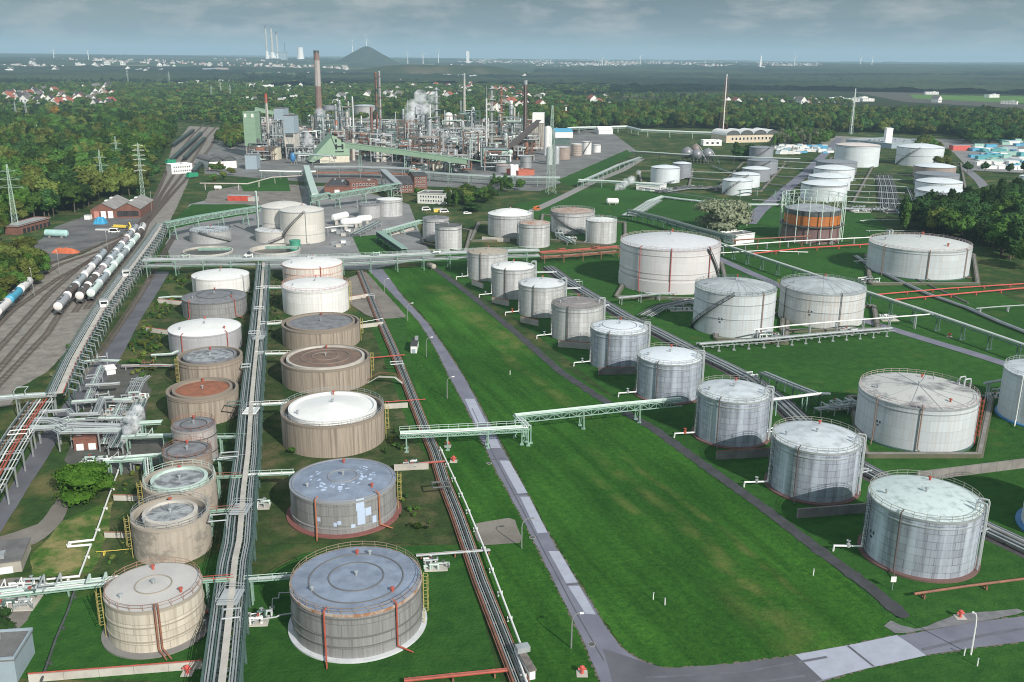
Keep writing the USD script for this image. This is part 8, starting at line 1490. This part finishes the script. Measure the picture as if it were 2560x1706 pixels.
def hill(lb, u, v_top, wpx, dist, m, seed, flat=.25, sy=1.0):
    d0 = V(u, 140) - EYE; d0 = d0[:2] / np.linalg.norm(d0[:2]); c = d0 * dist; base = float(relief(np.array(c[0]), np.array(c[1]))) - 6; W = wpx * 1.088 / F_PX * dist; dd = V(u, v_top); 
    lo, hi = 0.0, 600.0
    for _ in range(40):
        q = (lo + hi) / 2
        if proj((c[0], c[1], q))[1] > v_top * 1.088: lo = q
        else: hi = q
    H = hi - base; n_, a_ = 26, 72; R_, A = np.meshgrid(np.linspace(0, 1, n_), np.linspace(0, 2 * PI, a_ + 1)[:-1], indexing='ij'); X = R_ * np.cos(A) * W / 2; Y = R_ * np.sin(A) * W / 2 * sy
    e = np.clip((1 - R_) / (1 - flat), 0, 1); Z = H * ((e * e * (3 - 2 * e)) ** .8 if flat > .2 else .6 * e ** .9 + .4 * e * e * (3 - 2 * e)) + (meshkit.fbm(np.stack([X / (W * .1), Y / (W * .1), np.full_like(X, seed)], -1), 4, seed) - .5) * H * .22 * (1 - R_) ; v = np.stack([X + c[0], Y + c[1], Z + base], -1).reshape(-1, 3); f = []
    for i in range(n_ - 1):
        for k in range(a_): f.append([i * a_ + k, (i + 1) * a_ + k, (i + 1) * a_ + (k + 1) % a_, i * a_ + (k + 1) % a_])
    f = np.array(f); setting('hill', (v, np.vstack([f[:, [0, 1, 2]], f[:, [0, 2, 3]]])), m, smooth=True, label=lb, cat='hill'); return c, hi
hillm = mat('hill_green', (.018, .032, .022), 1.0, col2=(.045, .055, .032), scale=.02, spec=.05)
hc, ht = hill('dark spoil heap hill on the horizon with wind turbines', 843, 108, 158, 7200, hillm, 3, .02)
hill('broad low wooded hill before the spoil heap', 1010, 151, 520, 4300, mat('hill_mixed', (.035, .055, .025), 1.0, col2=(.11, .095, .06), scale=.006, cover=(.5, .7), spec=.05), 5, .35, .5)
hill('long wooded ridge at the right horizon', 2150, 133, 1100, 9000, hillm, 6, .3, .4); hill('long wooded ridge at the left horizon', 150, 126, 1100, 11000, hillm, 7, .3, .4)
def far_at(u, dist): d0 = V(u, 140) - EYE; d0 = d0[:2] / np.linalg.norm(d0[:2]); c = d0 * dist; return np.array([c[0], c[1], float(relief(np.array(c[0]), np.array(c[1])))])
def htop(c, vrow):
    lo, hi = c[2], 900.0
    for _ in range(40):
        q = (lo + hi) / 2
        if proj((c[0], c[1], q))[1] > vrow * 1.088: lo = q
        else: hi = q
    return hi - c[2]
for u, vt, w_, bandc, lb in ((614.5, 58, 15, True, 'left one of three tall power station chimneys'), (627, 66, 20, False, 'middle and thickest of three tall power station chimneys'), (638.5, 73, 15, True, 'right one of three tall power station chimneys'), (656, 98, 6, True, 'thin dark chimney right of the power station')):
    c = far_at(u, 8600); h = htop(c, vt); t = thing('far_chimney', lb, 'chimney', c); part(t, 'shaft', MB().lathe((0, 0, 0), [(w_ * .6, -5), (w_ * .42, h), (w_ * .2, h)], 14), pale_concrete if w_ > 10 else dark_steel, smooth=40)
    if bandc and w_ > 10: part(t, 'band', MB().lathe((0, 0, 0), [(w_ * .46, h * .9), (w_ * .43, h * 1.0)], 14), dark_steel)
    if w_ > 10: part(t, 'plinth', MB().lathe((0, 0, 0), [(w_ * 1.1, -5), (w_ * .9, h * .25), (w_ * .4, h * .26)], 14), white, smooth=40)
c = far_at(691, 8600); h = htop(c, 109); t = thing('cooling_tower', 'pale cooling tower on the horizon right of the chimneys', 'cooling tower', c); q = np.linspace(0, 1, 9); part(t, 'shell', MB().lathe((0, 0, 0), [(36 * (1 - .32 * math.sin(a * 2.0)) , h * a - 4 * (a == 0)) for a in q], 28), white, smooth=40)
c = far_at(648, 8600); t = thing('power_station', 'pale boiler blocks at the foot of the power station chimneys', 'building', c); part(t, 'wall', MB().box((0, 0, 30), (90, 40, 70)), greyblue); part(t, 'wing', MB().box((-70, 0, 18), (60, 40, 46)), white); part(t, 'roof', MB().box((0, 0, 66), (92, 42, 2)), roofgrey)
def turbine(lb, u, vt, dist=None, c=None):
    c = far_at(u, dist) if c is None else c; h = htop(c, vt) * .7; t = thing('wind_turbine', lb, 'wind turbine', c); part(t, 'mast', MB().lathe((0, 0, 0), [(3.2, -5), (1.8, h)], 8), white, smooth=40); part(t, 'nacelle', MB().box((0, 0, h + 1.5), (4, 9, 4)), white); a0 = (u * 7.3) % 2
    for k in range(3): a = a0 + k * 2 * PI / 3; part(t, 'blade', MB().beam((0, -5, h + 1.5), (h * .45 * math.sin(a), -5, h + 1.5 + h * .45 * math.cos(a)), 2.6, 1.0), white)
hx = hc / np.linalg.norm(hc); px = np.array([hx[1], -hx[0]])
turbine('wind turbine on the left shoulder of the spoil heap', 813, 84, c=np.array([*(hc - px * 100), ht - 30])); turbine('wind turbine on top of the spoil heap', 840, 82, c=np.array([*(hc), ht - 10]))
for u, vt, lb in ((125, 107, 'far left wind turbine on the horizon'), (204, 110, 'second wind turbine on the left horizon'), (937, 112, 'wind turbine right of the spoil heap, first'), (972, 113, 'wind turbine right of the spoil heap, second'), (1008, 107, 'wind turbine right of the spoil heap, third'), (1385, 120, 'wind turbine on the horizon left of the spire'), (1472, 119, 'wind turbine nearest left of the spire'), (1826, 119, 'wind turbine right of the spire'), (1978, 121, 'first wind turbine on the right horizon'), (2004, 123, 'second wind turbine on the right horizon')): turbine(lb, u, vt, 8000)
c = far_at(1748, 6500); h = htop(c, 124); t = thing('church', 'white church spire on the horizon of the distant town', 'church', c); part(t, 'tower', MB().box((0, 0, h * .25), (11, 11, h * .5 + 8)), white); part(t, 'spire', MB().lathe((0, 0, h * .5), [(7.5, 0), (.2, h * .5)], 8), white); part(t, 'nave', MB().box((16, 0, 8), (26, 13, 18)), wallw)
for u, vt, lb in ((480, 157, 'pale slab flats left of the wood on the plain, left block'), (508, 156, 'brownish slab flats on the plain, right block')): c = far_at(u, 4700); h = htop(c, vt); t = thing('slab_flats', lb, 'building', c, .1); part(t, 'wall', MB().box((0, 0, h / 2 - 3), (60, 14, h + 6)), greyblue if u < 500 else mat('pinkish_flats', (.45, .36, .34), .8)); part(t, 'roof', MB().box((0, 0, h + .4), (61, 15, .8)), roofgrey); [part(t, 'window', MB().box((-26 + 7.4 * i, -7.05, h * (.3 + .2 * j)), (3, .1, 2)), glassdark) for i in range(8) for j in range(3)]
for u, vt, lb in ((1898, 141, 'silver storage silo block near the distant refinery'), (1075, 118, 'pale chimney of the distant works')): c = far_at(u if u < 1800 else 1080, 8200); h = max(8, htop(c, vt)); t = thing('far_works', lb, 'building', c); part(t, 'wall', MB().box((0, 0, h / 2), (24, 20, h)), white); part(t, 'roof', MB().box((0, 0, h + .5), (25, 21, 1)), roofgrey)
# ------------------------------------------------------------------ steam and air
def plume(lb, pts, radii, dens, seed):
    """steam: many thin billows that let light through"""
    P_ = np.array(pts); g = np.random.default_rng(seed); mb = MB(); k = 12
    m = usdkit.material(stage, f'/World/Looks/steam_{seed}', {'g': ('geometry', {}), 'n': ('noise_texture', {'scale': 1.6 / max(radii), 'detail': 5, 'roughness': .65}), 'r': ('map_range', {'from_min': .38, 'from_max': .72, 'to_min': 0.0, 'to_max': dens, 'clamp': True}), 'lw': ('layer_weight', {'blend': .5}), 'inv': ('math', {'math_type': 'subtract', 'value1': 1.0}), 'pw': ('math', {'math_type': 'power', 'value2': 1.1}), 'mu': ('math', {'math_type': 'multiply'}),
        'd': ('diffuse_bsdf', {'color': (.92, .93, .94)}), 't': ('translucent_bsdf', {'color': (.92, .93, .94)}), 'm': ('mix_closure', {'fac': .5}), 'x': ('transparent_bsdf', {}), 'o': ('mix_closure', {})},
        [('g.position', 'n.vector'), ('n.fac', 'r.value'), ('lw.facing', 'inv.value2'), ('inv.value', 'pw.value1'), ('pw.value', 'mu.value1'), ('r.result', 'mu.value2'), ('d.BSDF', 'm.closure1'), ('t.BSDF', 'm.closure2'), ('x.BSDF', 'o.closure1'), ('m.closure', 'o.closure2'), ('mu.value', 'o.fac')], surface='o.closure')
    for i in range(k):
        s = (i + g.uniform(0, 1)) / k; q = np.array([np.interp(s, np.linspace(0, 1, len(P_)), P_[:, j]) for j in range(3)]); r = np.interp(s, np.linspace(0, 1, len(radii)), radii); q = q + g.normal(size=3) * r * .3
        ic = trimesh.creation.icosphere(2); rr = r * g.uniform(.7, 1.0); v = ic.vertices * rr * (1 + .35 * (meshkit.fbm(ic.vertices * 1.7 + i * 3.1, 3, seed)[:, None] - .5)); mb.add(v + q, ic.faces)
    setting('steam', mb, m, smooth=True, kind='stuff', label=lb, cat='steam')
def Z(nx, nb, ny): c = N(nx, nb); return np.array([c[0], c[1], upto(c, ny)])
plume('white steam drifting up from the pipe valves left of the small grey tanks', [Z(290, 1132, 1128), Z(312, 1130, 1100), Z(332, 1128, 1072), Z(352, 1126, 1040), Z(362, 1125, 1015)], [.3, 1.0, 1.5, 1.9, 1.2], .85, 1)
plume('big white steam plume rising beside the dark lattice tower', [Z(1019, 340, 338), Z(1024, 338, 310), Z(1033, 336, 280), Z(1052, 334, 262), Z(1070, 332, 240)], [3, 8, 12.5, 12, 9], .9, 2)
plume('white steam in front of the brick chimney', [Z(790, 345, 344), Z(796, 343, 318), Z(800, 341, 298), Z(806, 339, 276)], [3, 6.5, 8, 5], .7, 3)
plume('white steam between the concrete silo and the coal house', [Z(770, 395, 392), Z(768, 393, 370), Z(776, 392, 352), Z(772, 391, 334)], [2, 4.5, 5, 3], .75, 4)
plume('white steam over the flat white building', [Z(1538, 478, 477), Z(1552, 477, 466), Z(1570, 476, 454), Z(1592, 475, 437)], [.8, 3, 3.2, 2], .85, 5)
plume('thin steam drifting low over the refinery middle', [Z(1090, 385, 380), Z(1110, 383, 362), Z(1135, 380, 352)], [5, 11, 8], .45, 6)
hz = usdkit.material(stage, '/World/Looks/haze', {'p': ('principled_volume', {'color': (.52, .75, .90), 'density': HAZE, 'anisotropy': 0.0})}, [], volume='p.volume')
setting('haze', MB().box((0, 13000, 175), (60000, 64000, 470)), hz, kind='stuff', label='pale blue haze over the whole plain', cat='haze')

if __name__ == '__main__':
    import os
    if os.environ.get('TANKDUMP'):
        for k, (x, y, R, h) in TANKS.items(): print(k, round(x), round(y), 'dia %.1f h %.1f' % (2 * R, h))
